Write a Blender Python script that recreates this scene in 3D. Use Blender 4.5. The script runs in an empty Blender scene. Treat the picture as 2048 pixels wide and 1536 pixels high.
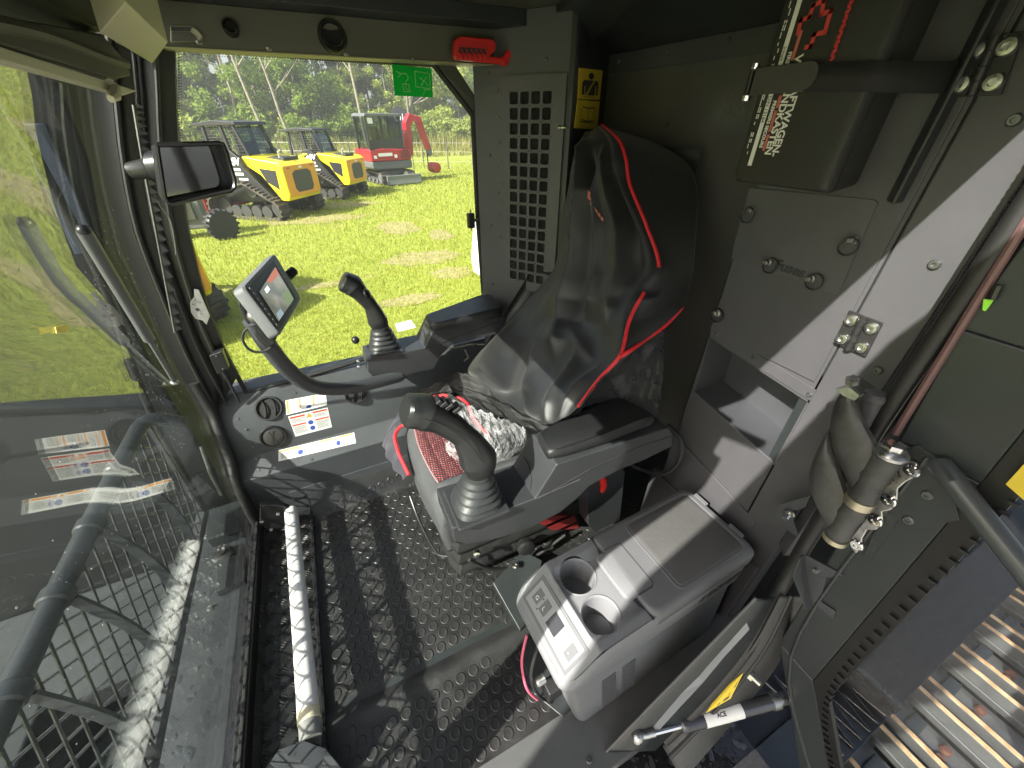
import bpy, bmesh, math, random
import numpy as np
from mathutils import Vector, Matrix
random.seed(7)
rad = math.radians
scene = bpy.context.scene
C = scene.collection

# ------------------------------------------------------------------ camera
F_PX, PITCH, YAW, EYE = 769.0, rad(34.6), rad(25.7), Vector((0, 0, 1.35))
cam_d = bpy.data.cameras.new('camera')
cam_d.sensor_width = 36.0
cam_d.lens = F_PX / 2048.0 * 36.0
cam_d.clip_start = 0.02
cam_d.clip_end = 600.0
cam = bpy.data.objects.new('camera', cam_d)
C.objects.link(cam)
cam.location = EYE
cam.rotation_euler = (math.pi / 2 - PITCH, 0, -YAW)
scene.camera = cam

# ------------------------------------------------------------------ sky and sun
SUN = Vector((1.08, 0.39, -1.0)).normalized()           # direction the light travels
sun_el = math.asin(-SUN.z)
world = bpy.data.worlds.new('World')
scene.world = world
world.use_nodes = True
wn = world.node_tree
bg = wn.nodes['Background']
sky = wn.nodes.new('ShaderNodeTexSky')
sky.sky_type = 'NISHITA'
sky.sun_disc = False
sky.sun_elevation = sun_el
sky.sun_rotation = math.atan2(-SUN.x, -SUN.y)
sky.air_density = 1.0
sky.dust_density = 4.0
wn.links.new(sky.outputs[0], bg.inputs[0])
bg.inputs[1].default_value = 0.09
sl = bpy.data.lights.new('sun', 'SUN')
sl.energy = 5.0
sl.angle = rad(0.5)
sl.color = (1.0, 0.95, 0.87)
so = bpy.data.objects.new('sun', sl)
C.objects.link(so)
so.rotation_euler = SUN.to_track_quat('-Z', 'Y').to_euler()
scene.view_settings.view_transform = 'Standard'
scene.view_settings.look = 'None'
scene.view_settings.exposure = 1.75
scene.view_settings.gamma = 1.0
scene.cycles.max_bounces = 8
scene.cycles.transparent_max_bounces = 24
scene.cycles.use_denoising = True
scene.cycles.sample_clamp_indirect = 6.0

# ------------------------------------------------------------------ measuring: photo pixel -> point on a known plane
_h = Vector((math.sin(YAW), math.cos(YAW), 0))
_r = Vector((math.cos(YAW), -math.sin(YAW), 0))
_d = _h * math.cos(PITCH) - Vector((0, 0, 1)) * math.sin(PITCH)
_u = _h * math.sin(PITCH) + Vector((0, 0, 1)) * math.cos(PITCH)
def ray(x, y): return _r * (x - 1024) + _u * (768 - y) + _d * F_PX
def at(x, y, ax, val):
    v = ray(x, y); i = 'xyz'.index(ax)
    return EYE + v * ((val - EYE[i]) / v[i])
def atp(x, y, n, p0):
    v = ray(x, y); n = Vector(n)
    return EYE + v * (n.dot(Vector(p0) - EYE) / n.dot(v))

# ------------------------------------------------------------------ mesh builder
class MB:
    def __init__(s): s.v = []; s.f = []
    def add(s, vs, fs):
        o = len(s.v); s.v += [tuple(v) for v in vs]; s.f += [tuple(i + o for i in f) for f in fs]; return s
    def poly(s, vs): return s.add(vs, [tuple(range(len(vs)))])
    def box(s, a, b):
        a = Vector(a); b = Vector(b)
        lo = [min(a[i], b[i]) for i in range(3)]; hi = [max(a[i], b[i]) for i in range(3)]
        vs = [(x, y, z) for z in (lo[2], hi[2]) for y in (lo[1], hi[1]) for x in (lo[0], hi[0])]
        return s.add(vs, [(0, 2, 3, 1), (4, 5, 7, 6), (0, 1, 5, 4), (2, 6, 7, 3), (0, 4, 6, 2), (1, 3, 7, 5)])
    def obox(s, c, X, Y, Z):       # centre and three half-extent vectors
        c = Vector(c); X = Vector(X); Y = Vector(Y); Z = Vector(Z)
        vs = [c + X * i + Y * j + Z * k for k in (-1, 1) for j in (-1, 1) for i in (-1, 1)]
        return s.add(vs, [(0, 2, 3, 1), (4, 5, 7, 6), (0, 1, 5, 4), (2, 6, 7, 3), (0, 4, 6, 2), (1, 3, 7, 5)])
    def prism(s, pts, off):        # polygon swept by a vector
        off = Vector(off); n = len(pts); vs = [Vector(p) for p in pts] + [Vector(p) + off for p in pts]
        fs = [tuple(range(n - 1, -1, -1)), tuple(range(n, 2 * n))]
        fs += [(i, (i + 1) % n, n + (i + 1) % n, n + i) for i in range(n)]
        return s.add(vs, fs)
    def loft(s, rings, cap=True, closed=True):
        n = len(rings[0]); vs = [p for r in rings for p in r]; fs = []
        for i in range(len(rings) - 1):
            for j in range(n if closed else n - 1):
                k = (j + 1) % n
                fs.append((i * n + j, i * n + k, (i + 1) * n + k, (i + 1) * n + j))
        if cap and closed: fs += [tuple(range(n - 1, -1, -1)), tuple(range((len(rings) - 1) * n, len(rings) * n))]
        return s.add(vs, fs)
    def cyl(s, a, b, r, r2=None, n=16, cap=True):
        a = Vector(a); b = Vector(b); r2 = r if r2 is None else r2
        q = (b - a).to_track_quat('Z', 'Y'); R = []
        for p, rr in ((a, r), (b, r2)):
            R.append([p + q @ Vector((rr * math.cos(2 * math.pi * i / n), rr * math.sin(2 * math.pi * i / n), 0)) for i in range(n)])
        return s.loft(R, cap)
    def lathe(s, o, d, prof, n=24, cap=True):   # prof: (distance along d, radius)
        o = Vector(o); d = Vector(d).normalized(); q = d.to_track_quat('Z', 'Y')
        R = [[o + d * t + q @ Vector((r * math.cos(2 * math.pi * i / n), r * math.sin(2 * math.pi * i / n), 0)) for i in range(n)] for t, r in prof]
        return s.loft(R, cap)
    def tube(s, pts, r, n=10, cap=True, sub=0):
        P = [Vector(p) for p in pts]
        if sub: P = spline(P, sub)
        rr = r if isinstance(r, (list, tuple)) else [r] * len(P)
        if len(rr) != len(P):
            m = len(rr) - 1
            rr = [rr[min(m, int(i / (len(P) - 1) * m))] for i in range(len(P))]
        R = []; up = None
        for i, p in enumerate(P):
            t = (P[min(i + 1, len(P) - 1)] - P[max(i - 1, 0)]).normalized()
            if up is None: up = t.orthogonal().normalized()
            up = (up - t * up.dot(t)).normalized(); w = t.cross(up)
            R.append([p + (up * math.cos(2 * math.pi * k / n) + w * math.sin(2 * math.pi * k / n)) * rr[i] for k in range(n)])
        return s.loft(R, cap)
    def ball(s, c, r, n=12, m=8, sc=(1, 1, 1)):
        c = Vector(c); R = []
        for i in range(m + 1):
            a = -math.pi / 2 + math.pi * i / m; q = max(1e-4, math.cos(a))
            R.append([c + Vector((r * q * math.cos(2 * math.pi * k / n) * sc[0], r * q * math.sin(2 * math.pi * k / n) * sc[1], r * math.sin(a) * sc[2])) for k in range(n)])
        return s.loft(R)
    def mesh(s, name, off=(0, 0, 0), smooth=False):
        me = bpy.data.meshes.new(name)
        o = Vector(off)
        me.from_pydata([tuple(Vector(v) - o) for v in s.v], [], s.f)
        bm = bmesh.new(); bm.from_mesh(me); bmesh.ops.recalc_face_normals(bm, faces=bm.faces); bm.to_mesh(me); bm.free()
        if smooth: me.polygons.foreach_set('use_smooth', [True] * len(me.polygons))
        me.update(); return me
    def build(s, name, m, parent=None, smooth=False, bevel=0, seg=2, label=None, sub=0, keep=None):
        off = world_loc(parent) if parent else (0, 0, 0)
        o = bpy.data.objects.new(name, s.mesh(name, off, smooth or bevel > 0))
        C.objects.link(o)
        if parent: o.parent = parent
        if m: o.data.materials.append(m)
        if bevel:
            b = o.modifiers.new('bevel', 'BEVEL'); b.width = bevel; b.segments = seg; b.limit_method = 'ANGLE'; b.angle_limit = rad(32); b.harden_normals = True
        elif smooth:
            smooth_by_angle(o.data, 40)
        if sub:
            q = o.modifiers.new('sub', 'SUBSURF'); q.levels = sub; q.render_levels = sub
        if label: o['label'] = label
        return o
def smooth_by_angle(me, deg):
    bm = bmesh.new(); bm.from_mesh(me)
    for e in bm.edges:
        e.smooth = not (len(e.link_faces) == 2 and e.calc_face_angle(0) > rad(deg))
    bm.to_mesh(me); bm.free()
def world_loc(o):
    p = Vector((0, 0, 0))
    while o: p = p + o.location; o = o.parent
    return p
def spline(P, k):
    P = [Vector(p) for p in P]; out = []
    for i in range(len(P) - 1):
        a, b, c, d = P[max(i - 1, 0)], P[i], P[i + 1], P[min(i + 2, len(P) - 1)]
        for j in range(k):
            t = j / k
            out.append(0.5 * ((2 * b) + (c - a) * t + (2 * a - 5 * b + 4 * c - d) * t * t + (3 * b - a - 3 * c + d) * t ** 3))
    out.append(P[-1]); return out
def tag(o, label, cat, group=None):
    o['label'] = label; o['category'] = cat
    if group: o['group'] = group
    return o
def thing(name, label, cat, loc=(0, 0, 0), group=None):
    o = bpy.data.objects.new(name, None); C.objects.link(o)
    o.location = loc; o.empty_display_size = 0.05
    return tag(o, label, cat, group)
def struct(o): o['kind'] = 'structure'; return o
def copy_tree(o, parent=None):
    c = o.copy(); C.objects.link(c); c.parent = parent
    for k in (k for k in 'label category group'.split() if k not in o): pass
    for ch in list(o.children): copy_tree(ch, c)
    return c
def textmesh(name, body, m, parent, o, X, Y, size, thick=0.0004, shear=0.0, label=None, align='LEFT', bold=0.0):
    cu = bpy.data.curves.new(name, 'FONT'); cu.body = body; cu.size = size; cu.extrude = thick; cu.shear = shear; cu.align_x = align; cu.offset = bold
    t = bpy.data.objects.new(name, cu); C.objects.link(t)
    dg = bpy.context.evaluated_depsgraph_get(); dg.update()
    me = bpy.data.meshes.new_from_object(t.evaluated_get(dg)); bpy.data.objects.remove(t); bpy.data.curves.remove(cu)
    X = Vector(X).normalized(); Y = Vector(Y); Y = (Y - X * Y.dot(X)).normalized(); Z = X.cross(Y)
    M = Matrix((X, Y, Z)).transposed().to_4x4(); M.translation = Vector(o) - (world_loc(parent) if parent else Vector())
    me.transform(M); me.materials.clear(); me.materials.append(m); me.name = name
    ob = bpy.data.objects.new(name, me); C.objects.link(ob)
    if parent: ob.parent = parent
    if label: ob['label'] = label
    return ob

# ------------------------------------------------------------------ materials
MATS = {}
def mat(name, col, rough=0.5, metal=0.0, var=0.0, vscale=8.0, bump=0.0, bscale=200.0, spec=0.5, coat=0.0, rvar=0.0, detail=4.0, col2=None):
    if name in MATS: return MATS[name]
    m = bpy.data.materials.new(name); m.use_nodes = True; MATS[name] = m
    nt = m.node_tree; b = nt.nodes['Principled BSDF']; L = nt.links.new
    b.inputs['Base Color'].default_value = (*col, 1); b.inputs['Roughness'].default_value = rough
    b.inputs['Metallic'].default_value = metal; b.inputs['Specular IOR Level'].default_value = spec
    b.inputs['Coat Weight'].default_value = coat
    tc = nt.nodes.new('ShaderNodeTexCoord')
    if var or rvar or col2:
        n = nt.nodes.new('ShaderNodeTexNoise'); n.inputs['Scale'].default_value = vscale; n.inputs['Detail'].default_value = detail
        n.inputs['Roughness'].default_value = 0.65
        L(tc.outputs['Object'], n.inputs['Vector'])
        mx = nt.nodes.new('ShaderNodeMix'); mx.data_type = 'RGBA'
        a = tuple(c * (1 - var) for c in col); c2 = col2 or tuple(min(1, c * (1 + var)) for c in col)
        mx.inputs[6].default_value = (*a, 1); mx.inputs[7].default_value = (*c2, 1)
        rp = nt.nodes.new('ShaderNodeMapRange'); rp.inputs[1].default_value = 0.3; rp.inputs[2].default_value = 0.7
        L(n.outputs[0], rp.inputs[0]); L(rp.outputs[0], mx.inputs[0]); L(mx.outputs[2], b.inputs['Base Color'])
        if rvar:
            r2 = nt.nodes.new('ShaderNodeMapRange'); r2.inputs[1].default_value = 0.3; r2.inputs[2].default_value = 0.7
            r2.inputs[3].default_value = max(0.02, rough - rvar); r2.inputs[4].default_value = min(1, rough + rvar)
            L(n.outputs[0], r2.inputs[0]); L(r2.outputs[0], b.inputs['Roughness'])
    if bump:
        n2 = nt.nodes.new('ShaderNodeTexNoise'); n2.inputs['Scale'].default_value = bscale; n2.inputs['Detail'].default_value = 3
        L(tc.outputs['Object'], n2.inputs['Vector'])
        bp = nt.nodes.new('ShaderNodeBump'); bp.inputs['Strength'].default_value = bump; bp.inputs['Distance'].default_value = 0.002
        L(n2.outputs[0], bp.inputs['Height']); L(bp.outputs[0], b.inputs['Normal'])
    return m
def glassmat(name, tint, refl=1.0, rough=0.0, dust=0.0):
    m = bpy.data.materials.new(name); m.use_nodes = True; nt = m.node_tree; nt.nodes.clear(); L = nt.links.new
    out = nt.nodes.new('ShaderNodeOutputMaterial'); tr = nt.nodes.new('ShaderNodeBsdfTransparent'); tr.inputs[0].default_value = (*tint, 1)
    gl = nt.nodes.new('ShaderNodeBsdfGlossy'); gl.inputs['Roughness'].default_value = rough
    fr = nt.nodes.new('ShaderNodeFresnel'); fr.inputs[0].default_value = 1.5
    ge = nt.nodes.new('ShaderNodeNewGeometry'); io = nt.nodes.new('ShaderNodeMapRange'); io.inputs[3].default_value = 1.5; io.inputs[4].default_value = 1 / 1.5
    L(ge.outputs['Backfacing'], io.inputs[0]); L(io.outputs[0], fr.inputs[0])
    mu = nt.nodes.new('ShaderNodeMath'); mu.operation = 'MULTIPLY'; mu.inputs[1].default_value = refl; mu.use_clamp = True
    mx = nt.nodes.new('ShaderNodeMixShader')
    L(fr.outputs[0], mu.inputs[0]); L(mu.outputs[0], mx.inputs[0]); L(tr.outputs[0], mx.inputs[1]); L(gl.outputs[0], mx.inputs[2])
    last = mx
    if dust:
        df = nt.nodes.new('ShaderNodeBsdfDiffuse'); df.inputs[0].default_value = (0.7, 0.7, 0.68, 1)
        tc = nt.nodes.new('ShaderNodeTexCoord'); n = nt.nodes.new('ShaderNodeTexNoise'); n.inputs['Scale'].default_value = 5; n.inputs['Detail'].default_value = 8
        L(tc.outputs['Object'], n.inputs['Vector'])
        mr = nt.nodes.new('ShaderNodeMapRange'); mr.inputs[1].default_value = 0.4; mr.inputs[2].default_value = 0.8; mr.inputs[3].default_value = dust * 0.3; mr.inputs[4].default_value = dust
        L(n.outputs[0], mr.inputs[0])
        m2 = nt.nodes.new('ShaderNodeMixShader'); L(mr.outputs[0], m2.inputs[0]); L(mx.outputs[0], m2.inputs[1]); L(df.outputs[0], m2.inputs[2]); last = m2
    L(last.outputs[0], out.inputs[0]); MATS[name] = m
    return m
M_GREY = mat('grey_powder_coat', (0.052, 0.056, 0.061), 0.42, var=0.12, vscale=5, bump=0.12, bscale=420, rvar=0.06)
M_GREYL = mat('grey_panel_paint', (0.068, 0.068, 0.073), 0.42, var=0.14, vscale=3, detail=8, bump=0.1, bscale=420, rvar=0.06)
M_DARK = mat('dark_paint', (0.022, 0.026, 0.027), 0.38, var=0.15, vscale=5, bump=0.1, bscale=350, rvar=0.08)
M_OLIVE = mat('roof_liner_paint', (0.062, 0.064, 0.042), 0.5, var=0.08, vscale=5, bump=0.1, bscale=300)
M_BLACK = mat('black_plastic', (0.012, 0.012, 0.013), 0.42, var=0.2, vscale=20, bump=0.15, bscale=600)
M_BLACKS = mat('black_satin', (0.014, 0.0145, 0.015), 0.3, var=0.1, bump=0.05, bscale=300)
M_RUBBER = mat('black_rubber', (0.018, 0.018, 0.018), 0.55, var=0.35, vscale=14, bump=0.3, bscale=180, rvar=0.12)
M_SEAL = mat('rubber_seal', (0.014, 0.014, 0.014), 0.5, bump=0.2, bscale=120)
M_STEEL = mat('zinc_steel', (0.55, 0.55, 0.53), 0.32, 1.0, var=0.15, vscale=60, rvar=0.1)
M_CHROME = mat('chrome', (0.75, 0.75, 0.74), 0.12, 1.0)
M_DSTEEL = mat('dull_steel', (0.2, 0.2, 0.19), 0.45, 0.9, var=0.3, vscale=30)
M_WHITE = mat('white_sleeve', (0.62, 0.62, 0.61), 0.45, var=0.04, vscale=12, bump=0.08, bscale=60)
M_LABEL = mat('label_white', (0.74, 0.74, 0.71), 0.45, var=0.03)
M_INK = mat('label_ink', (0.03, 0.03, 0.035), 0.5)
M_INKL = mat('label_grey_ink', (0.13, 0.13, 0.14), 0.5)
M_RED = mat('red_plastic', (0.55, 0.02, 0.018), 0.4, var=0.1, bump=0.06)
M_PIPING = mat('red_piping', (0.62, 0.02, 0.03), 0.6, var=0.12, vscale=40, bump=0.3, bscale=300)
M_ORANGE = mat('label_orange', (0.75, 0.3, 0.03), 0.5)
M_LRED = mat('label_red', (0.55, 0.05, 0.02), 0.5)
M_YEL = mat('label_yellow', (0.72, 0.53, 0.04), 0.42, var=0.05)
M_BLUE = mat('label_blue', (0.03, 0.07, 0.3), 0.5)
M_GREEN = mat('label_green', (0.02, 0.42, 0.07), 0.5)
M_LIME = mat('lime_tag', (0.3, 0.75, 0.05), 0.5)
G_SIDE = glassmat('side_window_glass', (0.97, 0.985, 0.97), 0.08)
G_FRONT = glassmat('windshield_polycarbonate', (0.93, 0.96, 0.94), 1.7, 0.0)
# ================================================================== CAB SHELL (setting)
WS = [(1.60, -.305), (1.5, -.335), (1.40, -.367), (1.32, -.397), (1.196, -.436), (1.074, -.466), (0.889, -.484), (0.721, -.500), (0.516, -.505), (0.28, -.505), (0.0, -.512)]
def wsx(z):
    for (a, xa), (b, xb) in zip(WS, WS[1:]):
        if a >= z >= b: return xa + (xb - xa) * (a - z) / (a - b)
    return WS[0][1] if z > WS[0][0] else WS[-1][1]
def dots(parent, pts, nrm, m, r=0.006, h=0.004, name='bolt', n=10):
    nrm = Vector(nrm).normalized(); proto = None; out = []
    for p in pts:
        if proto is None:
            b = MB(); b.lathe((0, 0, 0), nrm, [(-0.001, r), (h * .5, r), (h, r * .75), (h, r * .42), (h * .4, r * .38)], n)
            proto = b.mesh(name, smooth=False); proto.materials.append(m)
        o = bpy.data.objects.new(name, proto); C.objects.link(o); o.location = Vector(p) - (world_loc(parent) if parent else Vector())
        if parent: o.parent = parent
        out.append(o)
    return out
M_WASH = mat('dull_bolt', (0.16, 0.165, 0.165), 0.35, 0.8)

# ---- floor
b = MB(); b.box((-.50, .255, -.05), (1.06, 1.42, -.004))
floor = struct(b.build('floor', M_DARK, bevel=.002))
def matmat():
    m = mat('rubber_mat', (0.015, 0.0155, 0.016), 0.42, var=0.3, vscale=9, bump=0.35, bscale=160, rvar=0.14, col2=(0.030, 0.030, 0.029))
    return m
M_MAT = matmat()
def quadgrid(x0, x1, y0, y1, nx, ny, zf):
    b = MB(); vs = [(x0 + (x1 - x0) * i / nx, y0 + (y1 - y0) * j / ny, zf(x0 + (x1 - x0) * i / nx, y0 + (y1 - y0) * j / ny)) for j in range(ny + 1) for i in range(nx + 1)]
    fs = [(j * (nx + 1) + i, j * (nx + 1) + i + 1, (j + 1) * (nx + 1) + i + 1, (j + 1) * (nx + 1) + i) for j in range(ny) for i in range(nx)]
    return b.add(vs, fs)
RIDGE = lambda x: 0.505 - 0.02 * (x + .3)
def zmat(x, y):
    d = abs(y - RIDGE(x)) / 0.022
    ridge = 0.011 * math.exp(-d * d) - (0.006 * math.exp(-((y - RIDGE(x) - .04) / .018) ** 2))
    far = 0.10 * max(0, min(1, (y - 1.235) / 0.06)) ** 1.5
    wob = 0.0022 * math.sin(9 * x + 4 * y) * math.sin(7 * y - 3 * x)
    return ridge + far + wob
b = quadgrid(-.305, .95, .262, 1.297, 90, 110, zmat)
matobj = thing('floor_mat', 'black rubber mat of raised round studs covering the cab floor', 'floor mat', (0, .8, 0))
b.build('mat_sheet', M_MAT, matobj, smooth=True)
b = MB(); b.lathe((0, 0, 0), (0, 0, 1), [(-.004, .0155), (.0012, .0152), (.0026, .0135), (.0021, .012), (.0022, .004)], 18)
stud_me = b.mesh('stud', smooth=True); stud_me.materials.append(M_MAT)
spots = []
SP = 0.0405
for j in range(-8, 40):
    for i in range(-14, 34):
        x = (i + 0.5 * (j % 2)) * SP + .01; y = .28 + j * SP * .87
        a = rad(4); xx = x * math.cos(a) - (y - .8) * math.sin(a); yy = .8 + x * math.sin(a) + (y - .8) * math.cos(a)
        if not (-.285 < xx < .93 and .275 < yy < 1.275): continue
        if abs(yy - RIDGE(xx) - .008) < .038: continue
        if xx > .26 and yy < .50: continue
        spots.append((xx, yy))
spots.sort(key=lambda p: (Vector((p[0], p[1], 0)) - EYE).length)
rest = MB()
for k, (x, y) in enumerate(spots):
    e = .004
    sx = (zmat(x + e, y) - zmat(x - e, y)) / (2 * e); sy = (zmat(x, y + e) - zmat(x, y - e)) / (2 * e)
    q = Vector((0, 0, 1)).rotation_difference(Vector((-sx, -sy, 1)).normalized())
    if k < 296:
        o = bpy.data.objects.new('stud', stud_me); C.objects.link(o); o.parent = matobj
        o.location = (x, y - .8, zmat(x, y)); o.rotation_mode = 'QUATERNION'; o.rotation_quaternion = q
    else:
        R = []
        for t, r in [(-.004, .0155), (.0012, .0152), (.0026, .0135), (.0021, .012), (.0022, .004)]:
            R.append([Vector((x, y, zmat(x, y))) + q @ Vector((r * math.cos(2 * math.pi * i / 14), r * math.sin(2 * math.pi * i / 14), t)) for i in range(14)])
        rest.loft(R)
o = rest.build('studs', M_MAT, matobj, smooth=True); o['kind'] = 'stuff'
# chequer plate strip in front of the mat
ch = thing('tread_plate', 'black five-bar chequer plate strip along the windshield side of the floor', 'tread plate', (-.39, .8, 0))
b = MB(); b.prism([(-.475, .262, -.002), (-.325, .262, -.002), (-.325, .262, .004), (-.312, .262, .022), (-.306, .262, .022), (-.305, .262, .0), (-.475, .262, .0)][:1] + [(-.305, .262, -.003), (-.305, .262, .024), (-.311, .262, .026), (-.322, .262, .007), (-.46, .262, .007), (-.475, .262, .03)], (0, 1.03, 0))
M_CHQ = mat('black_chequer', (0.013, 0.0135, 0.014), 0.3, var=.25, vscale=12, bump=.25, bscale=90, rvar=.1)
b.build('plate', M_CHQ, ch, smooth=True)
b = MB()
def bar5(cx, cy, z, ang, L=.03, n=5, sp=.0068):
    ca, sa = math.cos(ang), math.sin(ang)
    for k in range(n):
        o = (k - (n - 1) / 2) * sp; l = L * (.5 if abs(k - (n - 1) / 2) < 1.5 else .42)
        px, py = cx - sa * o, cy + ca * o
        pts = [(-l, 0, 0), (-l * .6, .0017, .0018), (0, .002, .0026), (l * .6, .0017, .0018), (l, 0, 0), (l * .6, -.0017, .0018), (0, -.002, .0026), (-l * .6, -.0017, .0018)]
        vs = [(px + ca * p[0] - sa * p[1], py + sa * p[0] + ca * p[1], z + p[2] - (0.0012 if abs(p[1]) > 0 else 0)) for p in pts]
        vs += [(px + ca * q - 0, py + sa * q, z + .0026) for q in (-l * .6, 0, l * .6)]
        b.add(vs, [(0, 1, 8), (1, 2, 9, 8), (2, 3, 10, 9), (3, 4, 10), (4, 5, 10), (5, 6, 9, 10), (6, 7, 8, 9), (7, 0, 8)])
for i in range(4):
    for j in range(27):
        bar5(-.452 + i * .037, .285 + j * .0375, .0072, rad(45) if (i + j) % 2 else rad(-35))
o = b.build('raised_bars', M_CHQ, ch, smooth=True); o['kind'] = 'stuff'
# scuff / steel lip beside the mat
b = MB(); b.box((-.512, .262, -.02), (-.482, 1.29, .055))
fr = b.build('windshield_lower_frame', M_BLACKS, bevel=.006); struct(fr)
b = MB(); b.box((-.494, .262, .055), (-.484, 1.27, .07)); b.build('rubber_lip', M_SEAL, fr, bevel=.003)

# ---- door sill
sill = struct(MB().prism([(-.49, .262, -.08), (-.49, .115, -.08), (-.49, .115, -.012), (-.49, .255, .004), (-.49, .262, .004)], (1.45, 0, 0)).build('door_sill', mat('sill_grey', (.07, .073, .072), .45, var=.15, vscale=6, bump=.1), bevel=.003))
dots(sill, [(at(1178, 1521, 'z', -.004))], (0, 0, 1), M_WASH, .007)

# ---- right hand wall: lower panel folded from sheet
PROF = [(1.30, -.02), (1.30, .242), (1.37, .290), (1.397, .425), (1.47, .520)]
side = MB(); x0, x1 = -.485, .92
def off(p, d): return p
ring = [(y, z) for y, z in PROF]
back = [(1.56, .52), (1.56, -.02)]
side.prism([(x0, y, z) for y, z in ring + back], (x1 - x0, 0, 0))
sw = struct(side.build('side_wall', M_GREY, bevel=.003))
# front return flange of the panel (dark end plate)
e = MB(); pts = [(1.285, .0), (1.285, .235), (1.355, .287), (1.382, .43), (1.455, .53), (1.56, .53), (1.56, 0)]
e.prism([(x0 - .012, y, z) for y, z in pts], (.012, 0, 0)); e.build('end_flange', M_DARK, sw, bevel=.003)
# floor trim strip under the panel
b = MB(); b.prism([(-.36, 1.293, .085), (-.36, 1.300, .085), (-.36, 1.300, .128), (-.36, 1.296, .128)], (1.0, 0, 0)); b.build('kick_strip', M_GREY, sw, bevel=.0015)
def onface(i, x, t, lift=0.0):
    (ya, za), (yb, zb) = PROF[i], PROF[i + 1]
    d = Vector((0, yb - ya, zb - za)); n = Vector((0, -(zb - za), yb - ya)).normalized()
    return Vector((x, ya, za)) + d * t + n * lift, n, d.normalized()
def face_from_px(i, px, py):
    (ya, za), (yb, zb) = PROF[i], PROF[i + 1]
    n = Vector((0, -(zb - za), yb - ya)).normalized()
    return atp(px, py, n, (0, ya, za)), n
bl = []
for i, q in [(2, (493, 859)), (2, (507, 893)), (1, (513, 918)), (1, (517, 940)), (3, (476, 838)), (3, (590, 786)), (3, (510, 806)), (1, (623, 920)), (0, (675, 983)), (0, (732, 968)), (0, (795, 950))]:
    p, n = face_from_px(i, *q); dots(sw, [p], n, M_WASH, .0052, .003)
# round air vents
def vent(px, py, i, r, open_, label):
    p, n = face_from_px(i, px, py)
    t = thing('air_vent', label, 'air vent', p, 'round air vents in the side panel')
    b = MB(); b.lathe(p, n, [(-.002, r), (.006, r * 1.0), (.009, r * .96), (.009, r * .86), (.004, r * .82), (-.003, r * .80)], 32, cap=False); b.build('bezel', M_BLACK, t, smooth=True)
    q = n.to_track_quat('Z', 'Y')
    if open_:
        b = MB(); b.lathe(p, n, [(-.001, r * .82), (.0012, r * .82), (.0016, .001)], 28); b.build('duct', mat('duct_black', (.004, .004, .004), .7), t, smooth=True)
        for a in (-.35, .35):
            b = MB(); c = p + q @ Vector((a * r, 0, .001)); pts = []
            for k in range(13):
                th = -1.1 + 2.2 * k / 12
                pts.append(c + q @ Vector((.32 * r * math.cos(th) - .2 * r, r * .72 * math.sin(th) / math.sin(1.1), .012 * math.cos(th))))
            for k in range(12):
                d = q @ Vector((.002, 0, 0)); z = q @ Vector((0.003, 0, -.008))
                b.add([pts[k], pts[k + 1], pts[k + 1] + d, pts[k] + d, pts[k] + z, pts[k + 1] + z, pts[k + 1] + d + z, pts[k] + d + z], [(0, 1, 2, 3), (4, 7, 6, 5), (0, 4, 5, 1), (2, 6, 7, 3), (0, 3, 7, 4), (1, 5, 6, 2)])
            b.build('vane', M_BLACK, t, smooth=True)
    else:
        b = MB(); b.lathe(p, n, [(-.003, r * .80), (.0035, r * .80), (.006, r * .72), (.0072, r * .3), (.0075, .001)], 32); b.build('shutter', mat('vent_flap', (.04, .038, .036), .4, bump=.1), t, smooth=True)
        for sgn, cx in ((1, -.9), (-1, .9)):
            b = MB(); pts = []
            for k in range(15):
                th = -.62 + 1.24 * k / 14; pts.append(p + q @ Vector((cx * r + sgn * .85 * r * math.cos(th), .98 * r * math.sin(th), .0078)))
            b.tube(pts, .0009, 5); b.build('flap_edge', M_BLACKS, t)
    return t
vent(538, 817, 3, .046, True, 'open round louvre vent on the sloping shelf nearest the windshield pillar')
vent(547, 873, 2, .046, False, 'shut round vent on the upright panel face left of the warning sticker')
vent(712, 787, 3, .044, True, 'open round vent half hidden beneath the monitor arm')
# stickers on the folded panel
def sticker(i, quad, label, rows, name='sticker'):
    P = [face_from_px(i, *q)[0] for q in quad]; n = face_from_px(i, *quad[0])[1]
    o = MB().prism([p + n * .0002 for p in P], n * .0006).build(name, M_LABEL, sw, label=label)
    def pt(u, v): return (P[0] * (1 - u) + P[1] * u) * (1 - v) + (P[3] * (1 - u) + P[2] * u) * v + n * .0011
    for nm, m, kind, u0, v0, u1, v1 in rows:
        b = MB()
        if kind == 'bar': b.poly([pt(u0, v0), pt(u1, v0), pt(u1, v1), pt(u0, v1)])
        elif kind == 'tri': b.poly([pt(u0, v1), pt((u0 + u1) / 2, v0), pt(u1, v1)])
        elif kind == 'disc': b.poly([pt((u0 + u1) / 2 + (u1 - u0) / 2 * math.cos(k * .3927), (v0 + v1) / 2 + (v1 - v0) / 2 * math.sin(k * .3927)) for k in range(16)])
        elif kind == 'lines':
            rr = random.Random(int(u0 * 997 + v0 * 313)); k = max(2, int((v1 - v0) / .035))
            for j in range(k):
                v = v0 + (v1 - v0) * j / k; e = u1 - (u1 - u0) * rr.random() * .35 * (j % 3 == 2); h = (v1 - v0) / k * .42
                b.poly([pt(u0, v), pt(e, v), pt(e, v + h), pt(u0, v + h)])
        q = b.mesh(nm, world_loc(o)); q.materials.append(m)
        ob = bpy.data.objects.new(nm, q); C.objects.link(ob); ob.parent = o
        if nm != 'print': pass
    return o
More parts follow.
